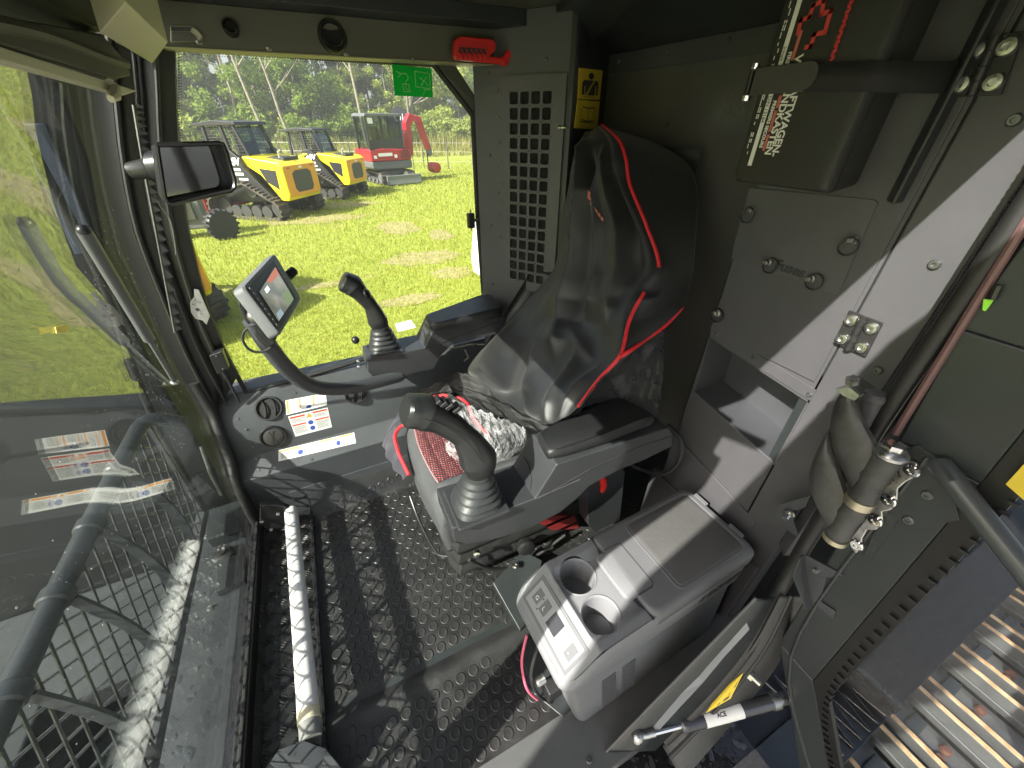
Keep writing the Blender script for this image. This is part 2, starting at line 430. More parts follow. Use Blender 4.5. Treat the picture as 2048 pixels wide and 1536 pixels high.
two = [('header_bar', M_LRED, 'bar', .02, .06, .40, .14), ('header_bar', M_LRED, 'bar', .60, .04, .98, .12), ('warning_triangle', M_ORANGE, 'tri', .42, .02, .58, .26), ('print', M_INKL, 'lines', .03, .18, .40, .38), ('print', M_INKL, 'lines', .60, .16, .97, .34),
       ('header_bar', M_LRED, 'bar', .02, .44, .38, .51), ('header_bar', M_LRED, 'bar', .62, .42, .98, .49), ('pictogram', M_BLUE, 'disc', .42, .40, .56, .62), ('pictogram', M_BLUE, 'disc', .43, .68, .57, .90), ('print', M_INKL, 'lines', .03, .55, .38, .92), ('print', M_INKL, 'lines', .62, .53, .97, .92)]
sticker(2, [(576, 833), (655, 815), (664, 854), (591, 873)], 'white warning sticker with red headers on the upright panel face', two)
top = [('warning_strip', M_ORANGE, 'bar', .02, .03, .07, .95), ('warning_strip', M_ORANGE, 'bar', .32, .03, .36, .7), ('warning_strip', M_ORANGE, 'bar', .66, .03, .70, .7), ('print', M_INKL, 'lines', .1, .05, .30, .9), ('print', M_INKL, 'lines', .38, .05, .62, .5), ('print', M_INKL, 'lines', .72, .05, .95, .6), ('pictogram', M_BLUE, 'disc', .48, .66, .62, .92)]
sticker(3, [(571, 801), (651, 786), (654, 810), (573, 830)], 'white sticker with orange strips on the sloping shelf', top)
low = [('header_bar', M_ORANGE, 'bar', .02, .06, .25, .2), ('header_bar', M_ORANGE, 'bar', .52, .05, .70, .18), ('header_bar', M_ORANGE, 'bar', .78, .05, .98, .18), ('warning_triangle', M_ORANGE, 'tri', .24, .08, .29, .3), ('warning_triangle', M_ORANGE, 'tri', .72, .05, .77, .3), ('pictogram', M_BLUE, 'disc', .24, .4, .31, .85), ('pictogram', M_BLUE, 'disc', .74, .4, .80, .85), ('print', M_INKL, 'lines', .03, .3, .22, .85), ('print', M_INKL, 'lines', .34, .3, .48, .85), ('print', M_INKL, 'lines', .52, .3, .70, .85), ('print', M_INKL, 'lines', .83, .3, .97, .85)]
sticker(1, [(557, 901), (708, 865), (712, 886), (557, 923)], 'long low white warning sticker on the step of the panel', low)

# ---- right window: glass, seal, frame
WY = 1.468
wpx = [(345, 90), (865, 126), (947, 231), (957, 440), (968, 590), (975, 655), (850, 682), (700, 727), (600, 757), (492, 785), (440, 690), (412, 622), (390, 545), (368, 450), (354, 360), (346, 230)]
WP = [at(x, y, 'y', WY) for x, y in wpx]
# glass slab a little bigger than the opening
cen = sum(WP, Vector()) / len(WP)
GP = [cen + (p - cen) * 1.03 for p in WP]
win = thing('side_window', 'clear right-hand side window looking out over the grass yard', 'window', cen)
MB().prism([p + Vector((0, .012, 0)) for p in GP], (0, .006, 0)).build('glass', G_SIDE, win)
b = MB(); b.tube([p + Vector((0, .004, 0)) for p in WP + WP[:2]], .010, 8); b.build('seal', M_SEAL, win, smooth=True)
# dotted frit edge at the front and top of the glass
b = MB()
def dotrow(a, c, rows=2, sp=.0062):
    L = (c - a).length; n = int(L / sp); d = (c - a) / L; nn = Vector((0, 1, 0)).cross(d)
    if nn.dot(cen - a) < 0: nn = -nn
    for r in range(rows):
        for i in range(n):
            q = a + d * (i + .5 * (r % 2)) * sp + nn * (.010 + r * .0045) + Vector((0, .0105, 0)); s = .0018 - r * .0006
            b.poly([q + (d * math.cos(k * 1.047) + nn * math.sin(k * 1.047)) * s for k in range(6)])
dotrow(WP[0], WP[1])
for k in range(9, 15): dotrow(WP[k], WP[k + 1])
dotrow(WP[15], WP[0])
o = b.build('frit_dots', M_BLACKS, win); o['kind'] = 'stuff'
# little latch box on the rear edge of the glass
lt = thing('window_latch', 'small black latch box with a pin on the rear edge of the side window', 'latch', at(942, 441, 'y', 1.455))
p = at(942, 441, 'y', 1.455); b = MB(); b.box(p + Vector((-.014, -.012, -.026)), p + Vector((.012, .01, .026))); b.build('latch_body', M_BLACK, lt, bevel=.003)
b = MB(); b.cyl(p + Vector((0, 0, -.036)), p + Vector((0, 0, .038)), .0025, n=8); b.build('latch_pin', M_DSTEEL, lt)
b = MB(); b.cyl(p + Vector((.01, 0, 0)), p + Vector((.03, 0, 0)), .005, n=8); b.build('latch_screw', M_DSTEEL, lt)
# frame around the opening: flat black sheet with hole, built as strips between the opening and an outer polygon
opx = [(330, 52), (905, 122), (972, 226), (980, 440), (990, 600), (1000, 690), (860, 720), (720, 752), (610, 784), (470, 822), (395, 705), (340, 620), (290, 520), (250, 420), (235, 330), (225, 180)]
OP = [at(x, y, 'y', WY - .006) for x, y in opx]
b = MB(); n = len(WP)
for (i0, i1) in ((0, 5),):
    for i in range(i0, i1):
        A0, A1, B0, B1 = WP[i], WP[i + 1], OP[i], OP[i + 1]
        dv = Vector((0, .03, 0))
        b.loft([[A0, A1], [B0, B1]], cap=False, closed=False)
        b.prism([A0, A1, B1, B0], dv)
wf = struct(b.build('window_frame', M_BLACKS))
# ---- diagonal corner post panel with perforated grille
DN = Vector((.83, .56, 0)).normalized(); DP = Vector((.57, 1.45, 0)); DD = Vector((.56, -.83, 0)).normalized()
def dg(px, py, lift=0.0): return atp(px, py, DN, DP) - DN * lift
def dwall(px0, y0, px1, y1): pass
zt, zb = 1.60, .40
dL = DP + DD * (-.01); dR = DP + DD * .335
b = MB(); b.prism([dL + Vector((0, 0, zb)), dR + Vector((0, 0, zb)), dR + Vector((0, 0, zt)), dL + Vector((0, 0, zt))], DN * .02)
cp = struct(b.build('corner_post', M_GREYL, bevel=.002))
# grille door : plate with hole bars
def dpt(u, z, l=0.0): return DP + DD * u - DN * l + Vector((0, 0, z))
def uz(px, py):
    p = dg(px, py); return (p - DP).dot(DD), p.z
gd = thing('vent_grille_door', 'grey hinged vent door pierced by four columns of square holes', 'vent door', dpt(.17, 1.1))
u0, ztop = uz(1004, 153); u1, _ = uz(1137, 146); zlow = .80
gu0, gz1 = uz(1020, 181); gu1, _ = uz(1107, 181); _, gz0 = uz(1020, 556); gu1 += .004
NR, NC = 15, 4
b = MB()
th = .006
def rectbar(a, c, z0, z1):
    b.prism([dpt(a, z0, .004), dpt(c, z0, .004), dpt(c, z1, .004), dpt(a, z1, .004)], -DN * th)
rectbar(u0, gu0, zlow, ztop); rectbar(gu1, u1, zlow, ztop); rectbar(gu0, gu1, gz1, ztop); rectbar(gu0, gu1, zlow, gz0)
b.build('door_frame', M_GREYL, gd)
b = MB(); cw = (gu1 - gu0) / NC; rh = (gz1 - gz0) / NR; r = .0045
for i in range(NC):
    for j in range(NR):
        a, c, z0, z1 = gu0 + i * cw, gu0 + (i + 1) * cw, gz0 + j * rh, gz0 + (j + 1) * rh
        m_ = .0042; k = .0055
        inn = []
        for (cx, cz, s) in ((c - m_ - k, z1 - m_ - k, 0), (a + m_ + k, z1 - m_ - k, 1), (a + m_ + k, z0 + m_ + k, 2), (c - m_ - k, z0 + m_ + k, 3)):
            for t in range(4):
                an = s * math.pi / 2 + t * math.pi / 6; inn.append((cx + k * math.cos(an), cz + k * math.sin(an)))
        out = []
        for (x, z) in inn:
            fx = (x - (a + c) / 2) / ((c - a) / 2); fz = (z - (z0 + z1) / 2) / ((z1 - z0) / 2); s = max(abs(fx), abs(fz)); out.append(((a + c) / 2 + fx / s * (c - a) / 2, (z0 + z1) / 2 + fz / s * (z1 - z0) / 2))
        nn = 16
        vs = [dpt(x, z, .004 + th) for x, z in inn] + [dpt(x, z, .004 + th) for x, z in out] + [dpt(x, z, .003) for x, z in inn]
        fs = [(q, (q + 1) % nn, nn + (q + 1) % nn, nn + q) for q in range(nn)] + [(q, 2 * nn + q, 2 * nn + (q + 1) % nn, (q + 1) % nn) for q in range(nn)]
        b.add(vs, fs)
b.build('hole_lattice', M_GREYL, gd)
b = MB(); b.prism([dpt(gu0 - .004, gz0 - .004, .0005), dpt(gu1 + .004, gz0 - .004, .0005), dpt(gu1 + .004, gz1 + .004, .0005), dpt(gu0 - .004, gz1 + .004, .0005)], -DN * .0015)
b.build('filter_foam', mat('filter_foam', (.007, .007, .0065), .95, var=.5, vscale=60, bump=1.0, bscale=250), gd)
b = MB(); p = dpt(u1 - .012, uz(1124, 255)[1], .013); b.ball(p, .006); b.tube([p, p + DD * .02], .003, 6); b.build('latch', M_STEEL, gd, smooth=True)
dots(cp, [dg(*q, .001) for q in [(975, 145), (980, 310), (982, 450), (985, 568), (1093, 119)]], -DN, M_WASH, .005)
dots(cp, [dg(x, y, .001) for x, y in [(995, 178), (996, 234), (997, 287), (997, 338), (998, 385), (999, 430), (1000, 474)]], -DN, M_WASH, .0032, .002)
dots(gd, [dg(x, y, .0105) for x, y in [(1003, 191), (1004, 238), (1004, 283), (1005, 325), (1005, 366), (1005, 405), (1006, 442), (1006, 476)]], -DN, M_WASH, .0032, .002, 'rivet')
# ---- recess side plate between corner post and rear wall, with the yellow signs
RP0 = dR; RP1 = Vector((1.035, 1.385, 0))
b = MB(); nrm = (RP1 - RP0).cross(Vector((0, 0, 1))).normalized()
b.prism([RP0 + Vector((0, 0, .3)), RP1 + Vector((0, 0, .3)), RP1 + Vector((0, 0, 1.6)), RP0 + Vector((0, 0, 1.6))], nrm * -.015)
rp = struct(b.build('recess_side_plate', M_DARK))
def rpx(px, py): return atp(px, py, nrm, RP0)
ys = thing('belt_sign', 'yellow sign of a figure wearing a seat belt above a yellow open-book sign', 'sign', rpx(1175, 200))
def sgn(quad, name):
    P = [rpx(*q) for q in quad]; fl = nrm if nrm.dot(EYE - P[0]) > 0 else -nrm
    o = MB().prism([p + fl * .001 for p in P], fl * .0015).build(name, M_YEL, ys, label=None)
    def pt(u, v): return (P[0] * (1 - u) + P[1] * u) * (1 - v) + (P[3] * (1 - u) + P[2] * u) * v + fl * .003
    return o, pt
o, pt = sgn([(1157, 136), (1204, 141), (1198, 200), (1154, 198)], 'figure_panel')
b = MB(); b.poly([pt(.5 + .12 * math.cos(k * .3927), .22 + .11 * math.sin(k * .3927)) for k in range(16)])
b.poly([pt(.22, .36), pt(.78, .36), pt(.86, .44), pt(.86, .85), pt(.76, .85), pt(.76, .55), pt(.72, .55), pt(.72, .92), pt(.28, .92), pt(.28, .55), pt(.24, .55), pt(.24, .85), pt(.14, .85), pt(.14, .44)])
bb = b.build('figure_print', M_INK, o)
def pt2(u, v): return pt(u, v) + (pt(0, 0) - rpx(1157, 136)).normalized() * .0006
b = MB(); b.poly([pt2(.62, .36), pt2(.68, .36), pt2(.36, .86), pt2(.29, .86)]); b.poly([pt2(.28, .86), pt2(.72, .86), pt2(.72, .91), pt2(.28, .91)]); b.build('belt_print', M_YEL, o)
o, pt = sgn([(1154, 200), (1198, 203), (1193, 259), (1147, 256)], 'book_panel')
b = MB()
def ln(a, c, w=.025):
    A, B = pt(*a), pt(*c); d = (B - A).normalized(); q = d.cross(nrm) * .0016
    b.poly([A + q, B + q, B - q, A - q])
for a, c in [((.5, .25), (.5, .72)), ((.24, .22), (.5, .27)), ((.76, .22), (.5, .27)), ((.24, .22), (.24, .68)), ((.76, .22), (.76, .68)), ((.24, .68), (.5, .73)), ((.76, .68), (.5, .73)), ((.17, .28), (.17, .76)), ((.83, .28), (.83, .76)), ((.17, .76), (.83, .76))]: ln(a, c)
b.build('book_print', M_INK, o)

# ---- rear wall, trim, sloped head panel
RX = 1.035
M_LINER = mat('grey_liner', (.085, .084, .078), .34, var=.16, vscale=3.5, bump=.5, bscale=60, rvar=.1)
b = MB(); b.box((RX, .58, .25), (RX + .02, 1.42, 1.48)); rw = struct(b.build('rear_wall', M_LINER))
b = MB(); b.box((RX - .008, .60, 1.475), (RX + .02, 1.42, 1.525)); b.build('top_trim', M_GREYL, rw, bevel=.002)
dots(rw, [at(x, y, 'x', RX - .008) for x, y in [(1238, 123), (1334, 103), (1457, 79)]], (-1, 0, 0), M_WASH, .006)
b = MB(); b.prism([(RX + .02, .1, 1.525), (RX - .01, .1, 1.525), (.80, .1, 1.595), (.80, .1, 1.61), (RX + .02, .1, 1.61)], (0, 1.36, 0)); b.build('head_slope', M_DARK, rw, bevel=.002)
b = MB(); b.box((RX, .25, .0), (RX + .02, 1.42, .26)); b.build('lower_panel', M_DARK, rw)
# ---- roof: header over the window, dark trim, liner
b = MB(); b.prism([(-.30, 1.475, 1.487), (-.30, 1.395, 1.487), (-.30, 1.385, 1.565), (-.30, 1.475, 1.565)], (1.12, 0, 0))
hd = struct(b.build('window_header', M_OLIVE, bevel=.002))
MB().prism([(-.22, 1.392, 1.4845), (.80, 1.392, 1.4845), (.80, 1.47, 1.4845), (-.22, 1.47, 1.4845)], (0, 0, .0022)).build('header_lip', mat('lip_grass_light', (.30, .28, .17), .5, bump=.08), hd)  # paler than the header: grass light on the underside put into the colour
dots(hd, [at(x, y, 'z', 1.487) for x, y in [(537, 96), (692, 107), (825, 118), (397, 83)]], (0, 0, -1), M_DSTEEL, .006, .005)
b = MB(); b.box((-.28, 1.30, 1.565), (.86, 1.475, 1.60)); cl = struct(b.build('ceiling', M_DARK, bevel=.002))
b = MB(); b.box((-.25, .16, 1.600), (1.06, 1.475, 1.63)); b.build('roof_liner', M_OLIVE, cl)
b = MB(); b.prism([at(1090, 40, 'z', 1.585), at(1092, 100, 'x', .85), at(1145, 118, 'x', .86), at(1290, -10, 'z', 1.59), at(1165, -10, 'z', 1.585)], (0, 0, .02)); b.build('corner_gusset', M_DARK, cl, bevel=.002)
for (px, py, r, lab) in ((665, 75, .034, 'round black air vent in the header above the side window'), (462, 57, .017, 'small round black socket in the header left of the air vent')):
    p = at(px, py, 'y', 1.389); n = Vector((0, -1, .13)).normalized()
    t = thing('header_vent' if r > .02 else 'header_socket', lab, 'air vent' if r > .02 else 'socket', p)
    b = MB(); b.lathe(p, n, [(-.002, r), (.012, r), (.016, r * .93), (.016, r * .82), (.004, r * .76), (-.02, r * .72)], 32, cap=False); b.build('ring', M_BLACK, t, smooth=True)
    b = MB(); b.lathe(p, n, [(.0005, r * .80), (.003, r * .74), (.002, r * .4), (.0015, .001)], 28); b.build('inner_cup', mat('duct_black', (.004, .004, .004), .7), t, smooth=True)
    b = MB(); b.tube([p + n * .004 + Vector((r * .7 * math.cos(k * .26), 0, -r * .1 + r * .45 * -math.sin(k * .26))) for k in range(13)], .0016, 6); b.build('lip', M_DSTEEL, t)

# ---- A pillar (right front), steps and seals
prof = []
zs = [1.56, 1.5, 1.4, 1.3, 1.2, 1.1, 1.0, .9, .8, .7, .6, .5, .42, .3, .2, .1, 0.0]
def wfx(z):      # front edge of the side window
    T = [(1.6, -.17), (1.495, -.204), (1.304, -.279), (1.074, -.346), (.93, -.374), (.762, -.391), (.525, -.383), (.0, -.40)]
    for (a, xa), (c, xc) in zip(T, T[1:]):
        if a >= z >= c: return xa + (xc - xa) * (a - z) / (a - c)
    return T[-1][1]
rings = []
for z in zs:
    g = wsx(z); w = wfx(z)
    if z < .52: w = g + .035
    yb = 1.425 if z > .44 else 1.425 - .11 * min(1, (.44 - z) / .2)
    if z <= .44:
        rings.append([Vector(q) for q in [(g - .004, yb, z), (g + .010, yb - .004, z), (g + .016, yb + .02, z), (g + .018, yb + .03, z), (g + .02, yb + .04, z), (g + .021, yb + .045, z), (g + .021, yb + .05, z), (g + .021, yb + .054, z), (g + .022, yb + .058, z), (g + .01, yb + .065, z), (g - .02, yb + .065, z), (g - .02, yb, z)]]); continue
    rings.append([Vector(q) for q in [(g - .004, yb, z), (g + .012, yb - .004, z), (g + .020, yb + .012, z), (g + .008, yb + .018, z), (g + (w - g) * .35, yb + .014, z), (g + (w - g) * .4 + .010, yb + .022, z), (g + (w - g) * .66 + .008, yb + .012, z), (g + (w - g) * .70 - .004, yb + .026, z), (w + .004, 1.455, z), (w - .004, 1.49, z), (g - .02, 1.49, z), (g - .02, yb, z)]])
b = MB(); b.loft(rings)
ap = thing('windshield_pillar', 'curved black pillar between the windshield and the side window', 'pillar', (-.4, 1.35, .9))
b.build('post', mat('pillar_black', (.007, .007, .0075), .38, bump=.05, bscale=300), ap, smooth=True)
for k, (fx, dy, m, r) in enumerate([(.06, .0, M_SEAL, .007), (.36, .008, M_BLACK, .005), (.68, .008, M_SEAL, .005)]):
    b = MB(); b.tube([Vector((wsx(z) + .012 + (wfx(z) - wsx(z)) * fx, 1.425 + dy, z)) for z in zs if z > .45], r, 8, sub=2); b.build('seal_strip', m, ap, smooth=True)
# rubber seal running down the panel end to the floor frame
b = MB(); b.tube([(-.50, 1.425, .62), (-.496, 1.42, .50), (-.494, 1.385, .43), (-.494, 1.345, .33), (-.496, 1.30, .26), (-.498, 1.275, .15), (-.498, 1.265, .02)], .016, 10, sub=5); b.build('edge_seal', M_SEAL, ap, smooth=True)
# saw-toothed strip
b = MB(); sp = spline([at(270, 210, 'y', 1.40), at(290, 330, 'y', 1.40), at(318, 480, 'y', 1.40), at(352, 664, 'y', 1.40)], 14)
tt = []
M = len(sp)
for i in range(M):
    tt.append(sp[i])
nT = 25
def spt(t):
    q = t * (M - 1); i = min(int(q), M - 2); return sp[i].lerp(sp[i + 1], q - i)
vs0 = []; edge = []
for k in range(nT):
    for f, w in ((0, .006), (.8, .0165), (1, .007)):
        t = (k + f) / nT; p = spt(min(t, 1)); vs0.append(p); edge.append(p + Vector((w, .004, .002)))
n0 = len(vs0)
fs = [(i, i + 1, n0 + i + 1, n0 + i) for i in range(n0 - 1)]
back = [v + Vector((0, .003, 0)) for v in vs0 + edge]
b.add(vs0 + edge + back, fs + [tuple(2 * n0 + j for j in reversed(f)) for f in fs] + [(n0 + i, n0 + i + 1, 3 * n0 + i + 1, 3 * n0 + i) for i in range(n0 - 1)])
st = thing('toothed_strip', 'long grey saw-toothed height rack screwed along the black pillar', 'rack strip', sp[0])
b.build('rack', mat('rack_grey', (.09, .09, .092), .35, .6), st)
b = MB(); b.tube([p + Vector((-.003, -.003, 0)) for p in sp], .0028, 6); b.build('rack_rail', M_DSTEEL, st)
# half-round steel catch plate and small boxes on the pillar
p = at(402, 610, 'y', 1.36)
cp_ = thing('catch_plate', 'half-round bare steel catch plate with holes on the pillar', 'catch plate', p)
def apx(x, y, yy=1.412): return at(x, y, 'y', yy)
b = MB(); b.prism([apx(*q) for q in [(388, 578), (397, 580), (405, 598), (420, 632), (413, 650), (405, 641), (391, 638), (382, 625), (380, 605), (388, 594)]], (0, .004, 0)); b.build('plate', mat('bare_steel', (.45, .45, .44), .4, .7, var=.15, vscale=30), cp_, bevel=.001)
b = MB(); b.cyl(apx(395, 619, 1.410), apx(395, 619, 1.416), .005, n=14); b.build('pivot_hole', M_INK, cp_)
for q in [(386, 609), (400, 605), (402, 628), (390, 600)]:
    b = MB(); b.cyl(apx(*q, 1.410), apx(*q, 1.415), .002, n=8); b.build('screw', M_DSTEEL, cp_)
p = at(440, 735, 'y', 1.36); pb = thing('pillar_box', 'small black sensor box low on the pillar above the shelf', 'sensor box', p)
b = MB(); b.prism([apx(*q, 1.405) for q in [(418, 712), (444, 702), (458, 738), (434, 750)]], (0, .03, 0)); b.build('box_body', M_BLACKS, pb, bevel=.003)
dots(pb, [apx(433, 712, 1.404), apx(446, 738, 1.404)], (0, -1, 0), M_DSTEEL, .003, .002, 'screw')
# wiper-cord along the pillar
cd = MB().tube([apx(x, y, 1.405) for x, y in [(300, 372), (320, 410), (340, 440), (349, 480), (352, 510)]], .002, 6, sub=5).build('cord', M_DSTEEL, smooth=True)
tag(cd, 'thin grey cord hanging against the black pillar below the mirror', 'cord')

# ---- windshield
ys = [.03, .35, .65, .95, 1.10, 1.43]
b = MB(); Zs = [1.58 - .04 * i for i in range(40)]; Zs[-1] = .06
outer = []
def gl(y, z, d=0): return Vector((wsx(z) - .006 - d, y, z))
vs = []; fs = []
nz, ny = len(Zs), 14
for d in (0, .008):
    for z in Zs:
        for j in range(ny): vs.append(gl(.13 + (1.43 - .13) * j / (ny - 1), z, d))
N = nz * ny
for i in range(nz - 1):
    for j in range(ny - 1):
        a = i * ny + j; fs.append((a, a + 1, a + ny + 1, a + ny)); fs.append((N + a, N + a + ny, N + a + ny + 1, N + a + 1))
for i in range(nz - 1):
    for j in (0, ny - 1):
        a = i * ny + j; fs.append((a, a + ny, N + a + ny, N + a))
b.add(vs, fs)
ws = thing('windshield', 'tall curved clear windshield splashed with rain drops', 'windshield', (-.45, .7, .05))
b.build('pane', G_FRONT, ws, smooth=True)
# rain drops
b = MB(); rr = random.Random(3)
for k in range(520):
    if k < 300: y, z = 1.12 + .29 * rr.random(), .55 + .62 * rr.random()
    else: y, z = .25 + .95 * rr.random(), .12 + .75 * rr.random()
    r = .0008 + .0011 * rr.random() ** 2; c = gl(y, z, .008)
    R = [[c + Vector((-t * r * .7, q * r * math.cos(a * 1.047), q * r * math.sin(a * 1.047))) for a in range(6)] for t, q in ((0, 1), (.6, .8), (1, .05))]
    b.loft(R)
o = b.build('rain_drops', mat('water_drop', (.45, .47, .48), .05, spec=.8), ws, smooth=True); o['kind'] = 'stuff'
# ================================================================== REAR CABINET, DOOR JAMB, DOOR
CX = .90
def cpx(x, y, X=CX): return at(x, y, 'x', X)
def plate_with_hole(b, y0, y1, z0, z1, hole, X, t):
    # rectangle in the plane x = X with a quadrilateral hole
    O = [Vector((X, y1, z1)), Vector((X, y0, z1)), Vector((X, y0, z0)), Vector((X, y1, z0))]   # tl tr br bl (seen from -x)
    for i in range(4):
        b.prism([O[i], O[(i + 1) % 4], hole[(i + 1) % 4], hole[i]], (t, 0, 0))
YL, YR = .622, .334
hole = [cpx(1419, 675), cpx(1637, 819), cpx(1575, 950), cpx(1389, 783)]
b = MB(); plate_with_hole(b, YR, YL, .27, .90, hole, CX, .004)
cab = struct(b.build('rear_cabinet', M_GREYL))
b = MB(); b.box((CX, YL - .004, .27), (RX, YL, 1.60)); b.build('cabinet_side', M_DARK, cab)
b = MB(); b.box((CX, YR, .90), (CX + .004, YL, 1.60)); b.build('cabinet_front', M_GREYL, cab)
MB().box((CX + .006, .2, .0), (CX + .01, YL, 1.6)).build('seam_backing', M_DARK, cab) if False else MB().box((CX + .006, .30, .0), (CX + .03, YR + .02, 1.6)).build('seam_backing', M_DARK, cab)
# storage cubby
D = Vector((.125, 0, 0)); h = hole
b = MB()
for i in range(4):
    j = (i + 1) % 4; b.poly([h[i] + Vector((.004, 0, 0)), h[j] + Vector((.004, 0, 0)), h[j] + D, h[i] + D])
b.poly([p + D for p in h])
b.build('storage_cubby', M_GREY, cab)
b = MB(); b.tube([h[3] + Vector((-.0015, 0, 0)), h[2] + Vector((-.0015, 0, 0))], .003, 8); b.build('cubby_lip', M_GREYL, cab)
b = MB(); b.box((.885, .24, -.0), (.905, .66, .30)); b.build('lower_box', M_GREYL, cab, bevel=.003)
b = MB(); b.prism([(CX - .002, .56, .48), (CX - .002, .30, .43), (CX - .002, .30, .30), (CX - .002, .622, .30), (CX - .002, .622, .49)], (-.004, 0, 0)); b.build('lower_facing', M_GREYL, cab, bevel=.0015)
b = MB(); b.prism([cpx(1421, 649, CX - .003), cpx(1664, 801, CX - .003), cpx(1640, 815, CX - .003), cpx(1419, 673, CX - .003)], (.003, 0, 0)); b.build('trim_strip', M_GREYL, cab, bevel=.001)
dots(cab, [cpx(1433, 667, CX - .003), cpx(1507, 714, CX - .003), cpx(1619, 789, CX - .003)], (-1, 0, 0), M_WASH, .006, .004)
dr = MB()
dy0, dy1, dz0, dz1 = YR + .006, YL - .004, cpx(1655, 776)[2], 1.585
dr.box((CX - .004, dy0, dz0), (CX - .0005, dy1, dz1)); cdoor = dr.build('cabinet_door', M_GREYL, cab, bevel=.0015)
# fuse cover with ring latches
fc = thing('fuse_cover', 'grey fuse cover plate with ring latches under the first-aid box', 'fuse cover', cpx(1600, 480))
pl = [cpx(*q, CX - .0045) for q in [(1500, 375), (1750, 399), (1757, 405), (1680, 585), (1674, 590), (1462, 516)]]
MB().prism(pl, (-.0025, 0, 0)).build('cover_plate', M_GREYL, fc, bevel=.001)
for q, an in [((1505, 420), 0.2), ((1707, 480), .0), ((1537, 524), -1.2), ((1622, 557), -1.4)]:
    p = cpx(*q, CX - .008); b = MB(); b.lathe(p, (-1, 0, 0), [(0, .009), (.003, .009), (.005, .006), (.012, .006), (.014, .004)], 14); o = b.build('latch_stud', M_DSTEEL, fc, smooth=True)
    b = MB(); c = p + Vector((-.008, 0.012 * math.sin(an), -.011 * math.cos(an))); b.tube([c + Vector((.003 * math.sin(k * .5236), .0155 * math.cos(k * .5236), .0155 * math.sin(k * .5236))) for k in range(13)], .0021, 6); b.build('pull_ring', M_BLACKS, fc, smooth=True)
textmesh('fuses_lettering', 'Fuses', M_INK, fc, cpx(1546, 536, CX - .0078), cpx(1584, 549) - cpx(1546, 536), Vector((0, 0, 1)), .030, shear=.1, bold=.0008)
p = cpx(1434, 626, CX - .005)
rl = thing('ring_latch', 'single ring latch at the lower left corner of the cabinet door', 'latch', p)
b = MB(); b.lathe(p, (-1, 0, 0), [(0, .012), (.003, .012), (.006, .008), (.012, .008), (.014, .005)], 14); b.build('latch_stud', M_DSTEEL, rl, smooth=True)
c = p + Vector((-.006, -.006, -.003)); b = MB(); b.tube([c + Vector((.003 * math.sin(k * .5236), .017 * math.cos(k * .5236), .017 * math.sin(k * .5236))) for k in range(13)], .0022, 6); b.build('pull_ring', M_BLACKS, rl, smooth=True)

# ---- door jamb post
b = MB(); b.box((CX - .004, .232, .02), (CX + .05, YR - .004, 1.6)); jb = struct(b.build('door_post', M_GREYL, bevel=.003))
b = MB(); b.prism([(CX - .004, .232, .42), (CX - .026, .205, .42), (CX + .0, .195, .42), (CX + .03, .225, .42)], (0, 0, 1.18)); b.build('post_return', M_GREYL, jb, bevel=.004)
dots(jb, [cpx(1870, 529, CX - .004), cpx(1757, 740, CX - .004), cpx(2030, 240, CX - .004)], (-1, 0, 0), M_WASH, .0085, .005)
b = MB(); b.prism([cpx(1706, 748, CX - .0055), cpx(1750, 776, CX - .0055), cpx(1738, 800, CX - .0055), cpx(1690, 760, CX - .0055)], (.001, 0, 0)); b.build('hinge_slot', M_INK, jb)
# hinges on the seam
def hinge(q, s, lit, label):
    # q: pixel corners of whole hinge: tl,tr,br,bl
    P = [cpx(*k, CX - .006) for k in q]
    t = thing('hinge', label, 'hinge', (P[0] + P[2]) / 2, 'hinges of the cabinet door')
    def pt(u, v, l=0): return (P[0] * (1 - u) + P[1] * u) * (1 - v) + (P[3] * (1 - u) + P[2] * u) * v + Vector((-l, 0, 0))
    mm = M_HINGE
    for a, c in ((0, .46), (.52, 1)):
        MB().prism([pt(a, 0), pt(c, 0), pt(c, 1), pt(a, 1)], (-.004, 0, 0)).build('leaf', mm, t, bevel=.001)
    for k in range(4):
        MB().cyl(pt(.49, .02 + k * .245, .006), pt(.49, .02 + k * .245 + .235, .006), .0065, n=14).build('knuckle', mm, t, smooth=True)
    for u, v in ((.2, .22), (.8, .22), (.2, .78), (.8, .78)):
        b = MB(); c = pt(u, v, .004); b.lathe(c, (-1, 0, 0), [(0, .0115), (.003, .0115), (.0055, .0095), (.006, .005), (.003, .0045)], 18); b.build('screw', M_STEEL, t, smooth=True)
M_HINGE = mat('hinge_black', (.03, .03, .03), .3, .3)
hinge([(1700, 620), (1768, 646), (1733, 714), (1668, 685)], 1, True, 'sunlit black four-screw hinge low on the cabinet seam')
hinge([(1950, 75), (2052, 62), (2004, 190), (1893, 196)], 1, False, 'shaded black four-screw hinge high on the cabinet seam')

# ---- seals of the door opening
SEALQ = [(1330, 1480, .0), (1420, 1390, .14), (1500, 1290, .28), (1560, 1180, .42), (1612, 1090, -1), (1668, 1000, -1), (1757, 850, -1), (1850, 710, -1), (1960, 548, -1), (2070, 385, -1)]
def sealpath(dx, dy):
    q = [at(x, y, 'z', z) if z >= 0 else at(x, y, 'x', .805) for x, y, z in SEALQ]; q.append(q[-1] + Vector((.005, .005, .28))); return [p + Vector((dx, dy, 0)) for p in q]
ds = thing('door_seal', 'twin black rubber door seal tubes running up the door opening', 'door seal', (.78, .18, .6))
b = MB(); b.tube(sealpath(.03, .012), .0125, 12, sub=8); b.build('ribbed_tube', mat('ribbed_rubber', (.02, .02, .02), .5, bump=.6, bscale=110), ds, smooth=True)
b = MB(); b.tube(sealpath(.0, .0), .0135, 12, sub=8); b.build('smooth_tube', M_SEAL, ds, smooth=True)
